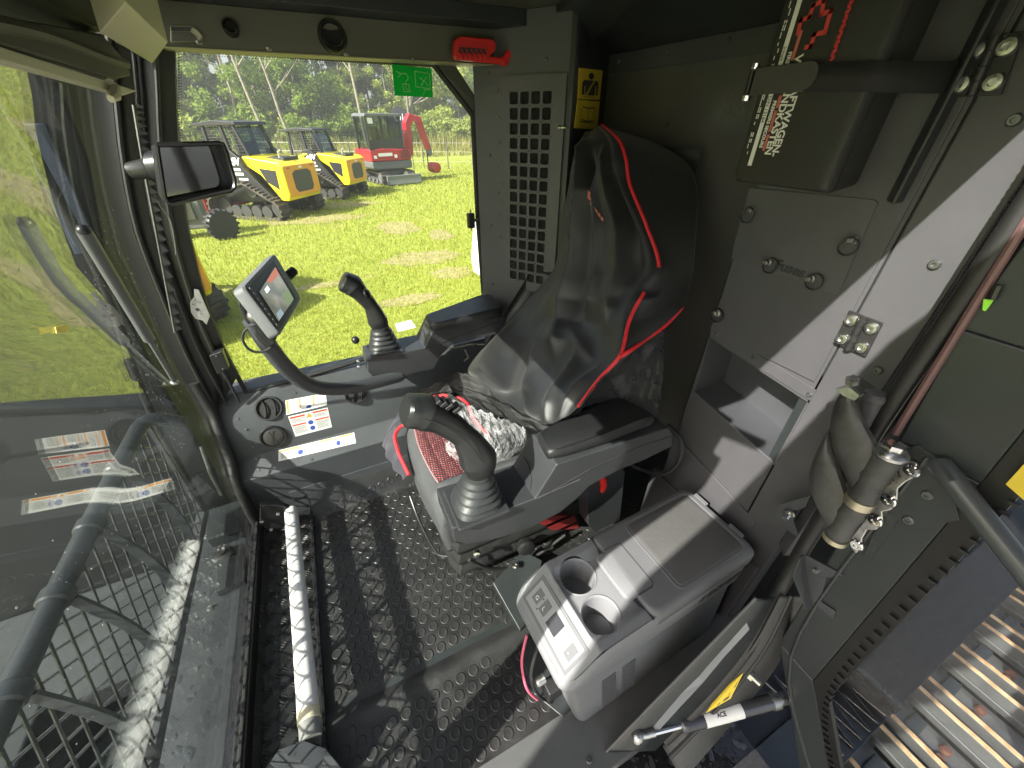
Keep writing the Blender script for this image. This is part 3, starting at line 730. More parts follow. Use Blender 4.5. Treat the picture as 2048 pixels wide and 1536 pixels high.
# rings on the ribbed tube
b = MB(); P = spline(sealpath(.03, .012)[6:], 30)
for i in range(0, len(P) - 1):
    d = (P[i + 1] - P[i]).normalized(); b.lathe(P[i] - d * .0015, d, [(0, .0128), (.0016, .0139), (.0032, .0128)], 12, cap=False)
o = b.build('ribs', M_SEAL, ds, smooth=True); o['kind'] = 'stuff'
# sill flange rising along the chamfered opening corner
ch_dir = (Vector((.66, .2, .36)) - Vector((.40, .2, -.02))).normalized()
def zp(pts): return [at(x, y, 'z', z) for x, y, z in pts]
Uq = spline(zp([(1213, 1503, .0), (1300, 1413, .13), (1400, 1311, .28), (1512, 1196, .45)]), 8); Sq = spline(zp([(1310, 1500, .0), (1405, 1403, .13), (1490, 1300, .29), (1550, 1195, .43)]), 8)
b = MB(); b.loft([Uq, [p.lerp(q, .5) + Vector((.004, 0, -.012)) for p, q in zip(Uq, Sq)], Sq], closed=False, cap=False)
o = b.build('opening_flange', M_DARK, smooth=True); fl = struct(o); s_ = o.modifiers.new('solid', 'SOLIDIFY'); s_.thickness = .004; s_.offset = 0
b = MB(); b.tube(Uq, .0035, 8); b.build('upper_lip', M_GREYL, fl, smooth=True)
a1 = zp([(1295, 1443, .05), (1345, 1393, .13), (1395, 1343, .205), (1445, 1293, .285), (1494, 1243, .36)]); a2 = zp([(1316, 1460, .045), (1362, 1410, .12), (1408, 1362, .197), (1452, 1310, .277), (1500, 1258, .35)])
b = MB(); b.loft([[p + Vector((-.004, 0, .006)) for p in a1], [p + Vector((-.004, 0, .006)) for p in a2]], closed=False, cap=False); o = b.build('scuff_bar', mat('scuff_grey', (.15, .16, .175), .3), fl); s_ = o.modifiers.new('solid', 'SOLIDIFY'); s_.thickness = .006
# outer sill skirt with yellow caution plate and a stud
Oq = spline(zp([(1365, 1560, -.05), (1480, 1425, .06), (1560, 1318, .2), (1612, 1195, .36)]), 8); S2q = spline(zp([(1325, 1492, -.005), (1420, 1398, .13), (1503, 1296, .29), (1562, 1190, .43)]), 8)
b = MB(); b.loft([S2q, Oq, [p + Vector((.03, -.0, -.35)) for p in Oq]], closed=False, cap=False); o = b.build('sill_skirt', mat('skirt_rubber', (.030, .031, .030), .5, var=.2, vscale=10, bump=.15), smooth=True); sk = struct(o); s_ = o.modifiers.new('solid', 'SOLIDIFY'); s_.thickness = .004; s_.offset = 0
b = MB(); b.tube([p.lerp(q, .35) + Vector((0, 0, .004)) for p, q in zip(S2q, Oq)], .006, 8); b.build('skirt_bead', M_SEAL, sk, smooth=True)
Q = [p + Vector((-.003, -.003, .004)) for p in zp([(1410, 1421, .098), (1433, 1383, .138), (1484, 1341, .205), (1459, 1392, .140)])]
qn = (Q[1] - Q[0]).cross(Q[3] - Q[0]).normalized(); qn = qn if qn.dot(EYE - Q[0]) > 0 else -qn
Q = [p + qn * .004 for p in Q]
cs = thing('caution_plate', 'yellow caution plate with black pictograms on the sill below the door seal', 'sign', Q[0])
pl_ = MB().prism(Q, qn * .001).build('plate', M_YEL, cs)
def cqt(u, v): return (Q[0] * (1 - u) + Q[3] * u) * (1 - v) + (Q[1] * (1 - u) + Q[2] * u) * v + qn * .0016
b = MB()
for u0, v0, u1, v1 in [(.08, .52, .34, .95), (.62, .52, .92, .95), (.08, .52, .92, .62), (.42, .68, .54, .86), (.12, .10, .30, .40), (.40, .08, .52, .44), (.62, .10, .86, .22), (.7, .28, .82, .42)]:
    b.poly([cqt(u0, v0), cqt(u1, v0), cqt(u1, v1), cqt(u0, v1)])
b.build('pictograms', M_INK, cs)
p = at(1500, 1350, 'z', .19); b = MB(); b.lathe(p, (.25, -.6, -.2), [(-.01, .012), (.006, .012), (.007, .006), (.026, .006)], 6); tag(b.build('stop_stud', M_STEEL, smooth=True), 'zinc stud bolt sticking out of the sill beside the caution plate', 'bolt')

# ---- open door (hinged at the post, swung straight out)
DX = .80
dz = .155
dpo = [(.175, 1.55), (.172, 1.1), (.150, .9), (.095, .25), (-.115, -.10), (-.115, -.30), (-.80, -.30), (-.80, 1.55)]
dpi = [(.06, 1.45), (.06, 1.1), (.045, .9), (.005, .245), (-.195, -.075), (-.195, -.22), (-.74, -.22), (-.74, 1.45)]
M_DOOR = mat('door_paint', (.028, .033, .034), .36, var=.12, vscale=5, bump=.1, bscale=400, rvar=.06)
dt = thing('cab_door', 'open dark grey cab door seen edge-on with its clear pane over the track', 'door', (DX, .1, .0))
b = MB()
for i in range(8):
    j = (i + 1) % 8
    b.prism([(DX, *dpo[i]), (DX, *dpo[j]), (DX, *dpi[j]), (DX, *dpi[i])], (.035, 0, 0))
b.build('door_frame', M_DOOR, dt, bevel=.004)
b = MB()
mid = [((a[0] * .62 + c[0] * .38), (a[1] * .62 + c[1] * .38)) for a, c in zip(dpo, dpi)]
b.tube([(DX - .001, *p) for p in mid[2:6]], .0045, 8, sub=6); b.build('pressed_bead', M_DOOR, dt, smooth=True)
b = MB()
for i in range(8):
    j = (i + 1) % 8
    sh = lambda p, k: (p[0] - k if p[0] > -.5 else p[0] + k, p[1])
    b.prism([(DX - .002, *dpi[i]), (DX - .002, *dpi[j]), (DX - .002, *sh(dpi[j], .035)), (DX - .002, *sh(dpi[i], .035))], (.012, 0, 0))
b.build('glass_border', mat('border_black', (.005, .005, .005), .5), dt)
b = MB(); path = spline([Vector((DX - .004, p[0] - .036, p[1])) for p in dpi[:6]], 24)
for i in range(0, len(path) - 1):
    d = (path[i + 1] - path[i]).normalized(); b.obox(path[i], d * .0022, Vector((.004, 0, 0)), d.cross(Vector((1, 0, 0))) * .006)
o = b.build('ribbed_edge_trim', M_SEAL, dt); o['kind'] = 'stuff'
b = MB(); b.prism([(DX + .012, *p) for p in dpi], (.006, 0, 0)); b.build('door_glass', glassmat('door_glass', (.84, .85, .85), .6), dt)
MB().tube([at(x, y, 'x', DX - .003) for x, y in [(2060, 432), (1955, 600), (1870, 738), (1790, 868)]], .0055, 8, sub=4).build('edge_strip', mat('pinkish_strip', (.13, .07, .07), .4), dt, smooth=True)
# hinge-side bracket plate and grab rail
b = MB(); b.prism([at(x, y, 'x', DX - .004) for x, y in [(1790, 905), (1835, 890), (1885, 925), (1895, 955), (1920, 1040), (1826, 1062), (1795, 1040), (1740, 1120), (1725, 1112), (1775, 1010)]], (.004, 0, 0)); b.build('hinge_plate', M_DOOR, dt, bevel=.001)
dots(dt, [at(1817, 1040, 'x', DX - .004), at(1855, 990, 'x', DX - .004)], (-1, 0, 0), M_WASH, .008, .004)
b = MB(); p0 = at(1905, 960, 'x', DX - .03); p1 = at(2080, 1180, 'x', DX - .03)
b.tube([at(1880, 930, 'x', DX - .01), p0, p1, p1 + (p1 - p0) * 2], .0155, 14); b.build('grab_rail', mat('rail_grey', (.06, .066, .07), .3, var=.1), dt, smooth=True)
Q = [at(x, y, 'x', DX - .012) for x, y in [(2012, 968), (2060, 915), (2100, 960), (2060, 1010)]]
ysg = MB().prism(Q, (-.001, 0, 0)).build('yellow_sticker', M_YEL, dt)
# folded catch bracket on the door edge
b = MB(); q = [at(x, y, 'x', DX - .002) for x, y in [(1610, 1108), (1690, 1150), (1655, 1155), (1600, 1142), (1625, 1205), (1668, 1236), (1672, 1222), (1640, 1200), (1630, 1150)]]
b.prism([q[0], q[1], q[2], q[3]], (-.002, 0, 0)); b.prism([q[3], q[2], q[7], q[4]], (-.002, 0, 0)); b.prism([q[4], q[7], q[6], q[5]], (-.002, 0, 0))
b.prism([q[0], q[3], q[4], q[4] + Vector((-.028, .0, 0)), q[3] + Vector((-.028, 0, 0)), q[0] + Vector((-.02, 0, 0))], (0, -.002, 0)); 
b.build('catch_bracket', M_GREY, dt, bevel=.0006)
dots(dt, [at(1634, 1140, 'x', DX - .004)], (-1, 0, 0), M_STEEL, .006, .008)
# ---- door hinge strap: rubber boots and zinc comb plate
hs = thing('hinge_assembly', 'heavy door hinge arm wrapped in worn rubber boots on a scalloped zinc plate', 'hinge', at(1700, 980, 'x', .76))
def hp(x, y, X=.735): return at(x, y, 'x', X)
cz = [(1815, 915), (1838, 925), (1840, 948), (1815, 962), (1800, 975), (1798, 1003), (1785, 1018), (1768, 1022), (1770, 1045), (1755, 1058), (1738, 1058), (1728, 1075), (1728, 1092), (1715, 1105), (1703, 1092), (1706, 1072), (1735, 1035), (1760, 990), (1775, 960), (1790, 935)]
b = MB(); b.prism([at(x, y, 'x', DX - .006) for x, y in cz], (-.006, 0, 0)); b.build('comb_plate', M_STEEL, hs, bevel=.002)
for q in [(1825, 941), (1779, 1001), (1752, 1041), (1715, 1089)]:
    p = at(*q, 'x', DX - .012); b = MB(); b.lathe(p, (-1, 0, 0), [(0, .011), (.004, .011), (.006, .009), (.006, .005), (.003, .004)], 16); b.build('socket_screw', M_CHROME, hs, smooth=True)
M_BOOT = mat('worn_rubber', (.028, .028, .0275), .5, var=.5, vscale=9, bump=.4, bscale=70, rvar=.15, col2=(.085, .085, .082))
def boot(L, Rr, name):
    # rounded pad between two pixel polylines, swept in depth
    n = len(L); A = spline([hp(*q) for q in L], 4); B2 = spline([hp(*q) for q in Rr], 4); R = []
    for a, c in zip(A, B2):
        w = c - a; m_ = (a + c) / 2; ring = []
        for k in range(12):
            t = 2 * math.pi * k / 12; ring.append(m_ - w * .5 * math.cos(t) + Vector((-.016, -.005, 0)) * math.sin(t))
        R.append(ring)
    MB().loft(R).build(name, M_BOOT, hs, smooth=True)
boot([(1688, 775), (1668, 810), (1660, 850), (1662, 890), (1680, 930), (1702, 975)], [(1710, 790), (1722, 825), (1740, 860), (1760, 895), (1762, 925), (1745, 960)], 'upper_boot')
boot([(1655, 860), (1632, 905), (1618, 950), (1624, 990), (1642, 1030), (1654, 1065)], [(1660, 862), (1668, 905), (1682, 945), (1696, 985), (1700, 1020), (1690, 1065)], 'lower_boot')
p, q = hp(1778, 912, .73), hp(1672, 1075, .73)
d = (q - p); n = 22; R = []
b = MB(); prof = []
for i in range(n + 1):
    t = i / n; r = .0185 + .0022 * (1 if (i % 5) in (0,) else 0) - .002 * t; prof.append((d.length * t, r))
b.lathe(p, d, prof, 18); b.build('pivot_sleeve', M_BOOT, hs, smooth=True)
for t0, t1, r in ((.47, .55, .0212), (.98, 1.03, .0195)):
    b = MB(); b.lathe(p + d * t0, d, [(0, r), (d.length * (t1 - t0), r)], 20); b.build('clamp_band', mat('zinc_band', (.55, .5, .36), .35, .9), hs, smooth=True)
b = MB(); b.lathe(p - d * .01, -d, [(0, .022), (.006, .023), (.012, .018), (.014, .010)], 18); b.build('pivot_cap', M_STEEL, hs, smooth=True)
b = MB(); b.lathe(p - d.normalized() * .015, -d, [(0, .013), (.009, .013)], 6); b.build('pivot_bolt', M_CHROME, hs)
b = MB(); c = hp(1703, 765, .735); b.prism([hp(1684, 772, .737), hp(1712, 768, .737), hp(1733, 785, .737), hp(1722, 795, .737), hp(1700, 785, .737)], (-.02, 0, 0)); b.lathe(c, (-.3, 0, 1), [(0, .010), (.008, .010)], 6); b.build('top_clip', M_STEEL, hs)
p = hp(1752, 790, .80); b = MB(); b.lathe(p, hp(1722, 850, .8) - p, [(-.004, .015), (.0, .019), (.008, .019), (.010, .017), (.07, .017)], 18); b.build('hinge_barrel', M_GREYL, hs, smooth=True)
# little stop bracket near the cooler
sb = thing('stop_bracket', 'small folded bracket with a hex bolt on the rear wall beside the cooler', 'bracket', at(1580, 1030, 'x', .84))
b = MB(); q = [at(x, y, 'x', .85) for x, y in [(1560, 1008), (1605, 1000), (1622, 990), (1610, 1015), (1582, 1022), (1547, 1038), (1572, 1050), (1597, 1075)]]
b.prism([q[0], q[2], q[3], q[4]], (-.003, 0, 0)); b.prism([q[0], q[4], q[7], q[5]], (-.003, 0, 0)); b.build('folded_plate', M_GREY, sb, bevel=.0006)
p = at(1580, 1026, 'x', .845); b = MB(); b.lathe(p, (-1, -.2, -.2), [(0, .011), (.006, .011)], 6); b.lathe(p, (-1, -.2, -.2), [(.006, .006), (.022, .006)], 10); b.build('hex_bolt', M_STEEL, sb)
# ---- gas strut
A = at(1275, 1474, 'z', .05); B_ = at(1563, 1398, 'z', .09)
d = (B_ - A); gs = thing('gas_strut', 'silver and black gas strut reaching from the sill to the open door', 'gas strut', A)
u = d.normalized()
MB().ball(A, .016, 14, 10).build('ball_socket', M_STEEL, gs, smooth=True)
MB().lathe(A + u * .006, u, [(0, .009), (.04, .0095)], 14).build('socket_collar', M_STEEL, gs, smooth=True)
MB().lathe(A + u * .04, u, [(0, .0075), (d.length * .25, .0075)], 14).build('rod', M_CHROME, gs, smooth=True)
s0 = .29 * d.length
MB().lathe(A + u * s0, u, [(0, .014), (.004, .0178), (.012, .019), (.016, .0178), (d.length * .62, .0178), (d.length * .63, .019)], 20).build('cylinder', mat('strut_black', (.085, .088, .095), .25, .5), gs, smooth=True)
MB().lathe(A + u * (.45 * d.length), u, [(0, .0181), (d.length * .26, .0181)], 24).build('label', M_LABEL, gs, smooth=True)
MB().lathe(A + u * (.92 * d.length), u, [(0, .020), (.02, .020), (.021, .014), (.045, .014)], 16).build('end_fitting', M_STEEL, gs, smooth=True)
side_ = u.cross((EYE - A).normalized()).normalized(); face = side_.cross(u)
if face.dot(EYE - A) < 0: face = -face
if side_.z < 0: side_ = -side_
textmesh('lettering', 'ACE', M_INK, gs, A + u * (.53 * d.length) + face * .0184 - side_ * .004, u, side_, .013, .0002, bold=.0004)

# ================================================================== COOLER
M_CL = mat('cooler_light_grey', (.185, .19, .198), .48, var=.03, bump=.06, bscale=700)
M_CM = mat('cooler_mid_grey', (.115, .118, .124), .5, var=.03, bump=.08, bscale=700)
M_CDK = mat('cooler_body_grey', (.15, .156, .165), .5, var=.04, bump=.06, bscale=600)
CF = Vector((.245, .232, 0)); ca = rad(2.0)
CU = Vector((math.cos(ca), math.sin(ca), 0)); CV = Vector((-math.sin(ca), math.cos(ca), 0))
def cc(u, v, z): return CF + CU * u + CV * v + Vector((0, 0, z))
co = thing('cooler', 'grey portable fridge cooler with two cup holders and a ribbed lid pad', 'cooler', cc(.28, .12, 0))
LEN, WID = .60, .235
def rrect(u0, u1, v0, v1, r, n=5):
    o = []
    for cx, cy, s in ((u1 - r, v1 - r, 0), (u0 + r, v1 - r, 1), (u0 + r, v0 + r, 2), (u1 - r, v0 + r, 3)):
        for k in range(n + 1):
            a = s * math.pi / 2 + k * math.pi / 2 / n; o.append((cx + r * math.cos(a), cy + r * math.sin(a)))
    return o
def rrect_d(u0, u1, v0, v1, r, m=14):
    q = rrect(u0, u1, v0, v1, r); out = []
    for i, p in enumerate(q):
        out.append(p); s = q[(i + 1) % len(q)]
        if (i + 1) % 6 == 0: out += [(p[0] + (s[0] - p[0]) * k / m, p[1] + (s[1] - p[1]) * k / m) for k in range(1, m)]
    return out
# body: tapered to the base, front end leaning
b = MB(); R = []
for z, i in ((.012, .016), (.02, .010), (.10, .006), (.285, .0)):
    t = 1 - min(1, z / .285); f = .058 * t
    R.append([cc(u, v - .026 * t * (1 - v / WID), z) for u, v in rrect(f + i * .3, LEN - .02 - i, .002 + i * .4, WID - i, .026)])
b.loft(R); b.build('lower_body', M_CDK, co, smooth=True)
# light upper rim: full-length band with a sloped front end
def ztop(u): return .315 + (.398 - .315) * max(0, min(1, (u - .0) / .085)) if u < .085 else .398
b = MB(); R = []
for z, g in ((.278, .0), (.283, .006), (.33, .008)):
    R.append([cc(u, v, min(z, ztop(u) - .02)) for u, v in rrect_d(-.005 - g * .5, LEN, -.004 - g * .3, WID + .004 + g * .3, .034)])
R.append([cc(u, v, min(.384, ztop(u) - .010)) for u, v in rrect_d(-.006, LEN, -.005, WID + .005, .034)])
R.append([cc(u, v, ztop(u) - .0028) for u, v in rrect_d(.0, LEN - .004, .0, WID, .032)])
b.loft(R, cap=False)
b.build('upper_rim', M_CL, co, smooth=True)
# front deck with cup holders: a grid sheet with two round wells
deck_u0, deck_u1 = .0, .232
wells = [(.145, .172, .046), (.137, .067, .046)]
def deckz(u, v):
    z = ztop(u) - .003
    e = .028
    s = lambda d: max(0, min(1, d / e)) ** 2 * (3 - 2 * max(0, min(1, d / e)))
    lower = .016 * s(v - .020) * s(WID - .020 - v) * s(u - .075)
    return z - lower
b = MB(); nu, nv = 58, 60; idx = {}; vs = []; fs = []
for j in range(nv + 1):
    for i in range(nu + 1):
        u = .0005 + (deck_u1 - .0005) * i / nu; v = .0015 + (WID - .003) * j / nv
        if u < .03:   # rounded front corners
            k = .030 - math.sqrt(max(0, .030 ** 2 - (.03 - u) ** 2)); v = min(max(v, k + .0015), WID - .0015 - k)
        for wu, wv, wr in wells:
            d = math.hypot(u - wu, v - wv)
            if wr * .86 < d < wr * 1.12: u, v = wu + (u - wu) * wr / d, wv + (v - wv) * wr / d
        vs.append(cc(u, v, deckz(u, v)))
inside = lambda p: any((p - cc(wu, wv, p.z)).length < wr * .97 for wu, wv, wr in wells)
for j in range(nv):
    for i in range(nu):
        q = [j * (nu + 1) + i, j * (nu + 1) + i + 1, (j + 1) * (nu + 1) + i + 1, (j + 1) * (nu + 1) + i]
        if any(inside(vs[k]) for k in q): continue
        fs.append(q)
b.add(vs, fs); b.build('front_deck', M_CL, co, smooth=True)
for wu, wv, wr in wells:
    zz0 = deckz(wu, wv); c = cc(wu, wv, zz0)
    b = MB(); b.lathe(c, (0, 0, 1), [(-.072, .001), (-.072, wr * .80), (-.066, wr * .85), (-.004, wr * .95), (.001, wr * 1.0), (.0022, wr * 1.04), (.0012, wr * 1.09), (-.002, wr * 1.10)], 40, cap=False); b.build('cup_holder', M_CL, co, smooth=True)
    b = MB(); b.lathe(c, (0, 0, 1), [(-.0695, .001), (-.0695, wr * .72), (-.0715, wr * .74)], 32, cap=False); b.build('cup_floor_pad', M_CM, co, smooth=True)
# lid
b = MB(); R = []
l0 = .236
for z, g in ((.352, .002), (.36, .007), (.392, .007), (.402, .002), (.407, -.006), (.408, -.012)):
    R.append([cc(u, v, z) for u, v in rrect(l0 - g * .2, LEN + g, -g, WID + g, .026)])
b.loft(R); b.build('lid', M_CM, co, smooth=True)
b = MB(); R = []
for z, g in ((.4075, 0), (.4105, 0), (.4115, -.002)): R.append([cc(u, v, z) for u, v in rrect(.34 - g, LEN - .028 + g, .022 - g, WID - .022 + g, .014)])
b.loft(R)
M_PAD = mat('lid_pad', (.075, .075, .073), .62, var=.12, vscale=6)
b.build('lid_pad', M_PAD, co, smooth=True)
b = MB(); b.tube([cc(u, v, .4085) for u, v in rrect(.332, LEN - .020, .014, WID - .014, .018)] + [cc(*rrect(.332, LEN - .020, .014, WID - .014, .018)[0], .4085)], .0014, 6); b.build('pad_groove', M_INKL, co)
b = MB()
for i in range(56):
    for j in range(44):
        u = .347 + i * .0039; v = .029 + j * .0041 + (.002 if i % 2 else 0)
        if u > LEN - .034 or v > WID - .029: continue
        c = cc(u, v, .4113); a, q = CU * .0017, CV * .0011
        b.add([c - a, c - q, c + a, c + q, c + Vector((0, 0, .0012))], [(0, 1, 4), (1, 2, 4), (2, 3, 4), (3, 0, 4)])
o = b.build('pad_pimples', M_PAD, co); o['kind'] = 'stuff'
# lid latch tongue
b = MB(); R = []
for z, g in ((.395, 0), (.406, 0), (.4075, -.003)): R.append([cc(u, v, z) for u, v in rrect(.205 - g * .4, .285 + g, .055 - g, .182 + g, .014)])
b.loft(R); b.build('lid_latch', M_CL, co, smooth=True)
b = MB(); b.tube([cc(u, v, .4082) for u, v in [(.236, .053), (.280, .053), (.288, .061), (.288, .176), (.280, .184), (.236, .184)]], .0016, 6); b.build('latch_gap', M_INK, co)
MB().prism([cc(.2335, -.002, .35), cc(.2365, -.002, .35), cc(.2365, WID + .002, .35), cc(.2335, WID + .002, .35)], (0, 0, .045)).build('lid_seam', M_INK, co)
# rear lid hinges
for v in (.04, .16):
    MB().prism([cc(LEN - .004, v, .395), cc(LEN + .010, v, .395), cc(LEN + .010, v + .045, .395), cc(LEN - .004, v + .045, .395)], (0, 0, .012)).build('lid_hinge', M_CM, co, bevel=.002)
# control panel on the sloped nose
sl0, sl1 = .008, .068
def cpt(a, c, l=.0): # a along slope, c across width
    u = sl0 + (sl1 - sl0) * a; v = .024 + .188 * c
    nrm_ = (Vector((0, 0, 1)) * 1 - CU * .95).normalized()
    return cc(u, v, ztop(u) - .003) + nrm_ * l
def cpanel(name, m, a0, a1, c0, c1, l): return MB().prism([cpt(a0, c0, l - .0012), cpt(a1, c0, l - .0012), cpt(a1, c1, l - .0012), cpt(a0, c1, l - .0012)], (cpt(0, 0, .0012) - cpt(0, 0, 0))).build(name, m, co, bevel=.0004)
cpanel('panel_bezel', M_CM, .02, 1.02, -.02, 1.02, .0016)
cpanel('control_panel', mat('panel_silver', (.25, .257, .265), .4), .12, .92, .02, .98, .0026)
for c0, nm, ch_ in ((.80, 'power_button', 'G'), (.63, 'mode_button', 'L'), (.20, 'plus_button', '+'), (.05, 'minus_button', '-')):
    cpanel(nm, M_CM if nm != 'plus_button' else M_CL, .32, .74, c0, c0 + .12, .0036)
    textmesh('button_mark', ch_, M_LABEL, co, cpt(.62, c0 + .03, .0042), CV, -(cpt(1, 0) - cpt(0, 0)) * -1, .014, .0001) if False else textmesh('button_mark', ch_, M_LABEL, co, cpt(.42, c0 + .085, .0042), -CV, cpt(1, 0) - cpt(0, 0), .015, .0001)
cpanel('display', mat('display_dark', (.03, .03, .035), .15), .30, .78, .36, .56, .0036)
for c0 in (.76, .78): MB().ball(cpt(.62 if c0 > .77 else .28, c0, .003), .0018, 8, 6).build('indicator', M_INK, co)
# side vent slots
b = MB()
for base_u, cnt in ((.100, 13), (.165, 13)):
    for k in range(cnt):
        z = .05 + k * .013; u0 = base_u + (.285 - z) * .12 ; 
        b.obox(cc(u0 + .024, .0022 - .026 * (1 - z / .285), z), CU * .022, CV * .0022, Vector((0, 0, .0022)))
b.build('vent_slots', M_CM, co)
# maker's mark on the flank
textmesh('lettering', 'DOMETIC', M_INK, co, cc(.435, -.0075, .318), CU, (0, 0, 1), .034, .0006, shear=.15, bold=.0006)
for k in range(2):
    s = .405 + k * .011
    MB().prism([cc(s, -.0068, .318), cc(s + .005, -.0068, .318), cc(s + .014, -.0068, .338), cc(s + .009, -.0068, .338)], CV * -.001).build('logo_stroke', M_INK, co)
# sockets and wiring at the nose
wr_ = thing('cooler_wiring', 'black plug and pink power wire hanging off the front of the cooler', 'plug', cc(-.02, .08, .1))
b = MB(); b.tube([cc(-.015, .15, .27), cc(-.045, .12, .22), cc(-.045, .09, .13), cc(-.015, .08, .03)], .0035, 8, sub=6); b.build('pink_wire', mat('pink_wire', (.7, .12, .2), .5), wr_, smooth=True)
b = MB(); b.tube([cc(-.0, .12, .26), cc(-.035, .09, .2), cc(-.02, .07, .10), cc(.02, .06, .012)], .004, 8, sub=6); b.build('black_wire', M_BLACK, wr_, smooth=True)
b = MB(); b.prism([cc(.0, .05, .06), cc(.05, .05, .06), cc(.05, .09, .06), cc(.0, .09, .06)], (0, 0, .06)); b.build('plug_body', M_BLACK, wr_, bevel=.006)
b = MB(); b.lathe(cc(.0, .08, .16), -CU, [(0, .012), (.02, .012), (.024, .008)], 12); b.build('plug_tip', M_STEEL, wr_, smooth=True)
tr = MB().prism([cc(.03, .02, .004), cc(.10, .02, .004), cc(.11, WID, .004), cc(.0, WID - .02, .004), cc(-.012, .10, .004)], (0, 0, .006)).build('cooler_base_plate', M_DARK, bevel=.002)
tag(tr, 'dark grey base plate poking out under the front of the cooler', 'base plate')

# ================================================================== FIRST-AID BOX
M_AID = mat('aid_box_black', (.020, .020, .019), .5, var=.08, bump=.25, bscale=500)
AX = .80
AQ = [at(x, y, 'x', AX) for x, y in [(1466, 362), (1650, 384)]]
yl, yr_ = AQ[0][1], AQ[1][1]; zb = AQ[0][2]
yl += .004
ab = thing('first_aid_box', 'black vehicle first-aid box with a red cross held by a strap high on the cabinet', 'first-aid box', (AX + .04, (yl + yr_) / 2, zb))
zt_ = zb + .42
def ab_ring(x, g): return [(x, y, z) for y, z in rrect(yr_ + g, yl - g, zb + g, zt_ - g, .012)]
b = MB(); b.loft([ab_ring(AX + .022, -.001), ab_ring(AX + .008, 0), ab_ring(AX + .002, .003), ab_ring(AX, .008)]); b.build('front_shell', M_AID, ab, smooth=True)
b = MB(); b.loft([ab_ring(AX + .095, .004), ab_ring(AX + .03, -.002), ab_ring(AX + .0235, -.002)]); b.build('rear_shell', mat('aid_box_back', (.02, .02, .019), .5, bump=.1), ab, smooth=True)
for g in (.004,):
    MB().loft([ab_ring(AX + .0235, .003), ab_ring(AX + .022, .003)]).build('seam', M_INK, ab)
# printing (reads top to bottom): text direction is down, letter tops point to the right (towards -y)
TX, TY = Vector((0, 0, -1)), Vector((0, -1, 0))
def apos(px, py): p = at(px, py, 'x', AX - .0006); return p
M_PW = mat('print_white', (.72, .72, .66), .5); M_PR = mat('print_red', (.55, .05, .045), .5); M_PRD = mat('print_dull_red', (.5, .13, .1), .5)
def atext(body, px, py, size, m, **k): textmesh('lettering', body, m, ab, apos(px, py), TX, TY, size, .0002, **k)
def q3(x, y): return (x / 3.657 + 1440, y / 3.657)
def arow(body, y, z, size, m, **k): textmesh('lettering', body, m, ab, (AX - .0006, y, z), TX, TY, size, .0002, **k)
arow('KRAFTWAGEN-', .5425, 1.4175, .0178, M_PW, bold=.0005)
arow('VERBANDKASTEN', .5565, 1.4385, .0178, M_PW, bold=.0005)
arow('FIRST AID', .5715, 1.4440, .0088, M_PW, bold=.0003)
arow('PREMIERS SECOURS', .5715, 1.3770, .0083, M_PW, bold=.0003)
def aq(y0, y1, z0, z1, m, name): MB().prism([(AX - .0004, y0, z0), (AX - .0004, y1, z0), (AX - .0004, y1, z1), (AX - .0004, y0, z1)], (-.0006, 0, 0)).build(name, m, ab)
for z0, z1 in ((1.432, 1.470), (1.366, 1.384), (1.330, 1.362), (1.300, 1.326)): aq(.5585, .5635, z0, z1, M_PRD, 'red_dash')
aq(.5765, .5845, zb + .03, zt_ - .02, M_PW, 'white_band')
textmesh('lettering', 'Inhalt', M_INK, ab, (AX - .0014, .5835, 1.452), TX, TY, .0088, .0002)
textmesh('lettering', 'DIN 13164', M_INK, ab, (AX - .0014, .5835, 1.384), TX, TY, .0088, .0002)
b = MB(); rr = random.Random(5)
for k in range(34):
    z = zb + .03 + k * .0095; l = .004 + .005 * rr.random()
    for y in (.592, .5955):
        if rr.random() < .7: b.prism([(AX - .0004, y, z), (AX - .0004, y + .0016, z), (AX - .0004, y + .0016, z + l), (AX - .0004, y, z + l)], (-.0004, 0, 0))
b.build('fine_print', M_PW, ab)
def ribbon(pts, w, m, name):
    b = MB(); P = [at(x / 3.657 + 1440, y / 3.657, 'x', AX - .0008) for x, y in pts]
    for a, c in zip(P, P[1:]):
        d = (c - a).normalized(); q = d.cross(Vector((1, 0, 0))) * w / 2
        a2, c2 = a - d * w / 2, c + d * w / 2
        b.prism([a2 + q, c2 + q, c2 - q, a2 - q], (-.0005, 0, 0))
    b.build(name, m, ab)
ribbon([(572, 240), (592, 150), (655, 125), (685, 38), (762, 5)], .0062, M_PR, 'cross_outline')
ribbon([(770, -30), (742, 105), (812, 80), (768, 235), (692, 252), (664, 338), (632, 345)], .0062, M_PR, 'cross_outline')
b = MB(); P = []
for k in range(60):
    t = k / 59; x = 968 - 150 * t; y = -10 + 445 * t
    P.append(at((x + 14 * math.sin(k * 2.1)) / 3.657 + 1440, (y + 6 * math.sin(k * 1.3)) / 3.657, 'x', AX - .0008))
b.tube(P, .0018, 5); b.build('red_script', M_PR, ab)
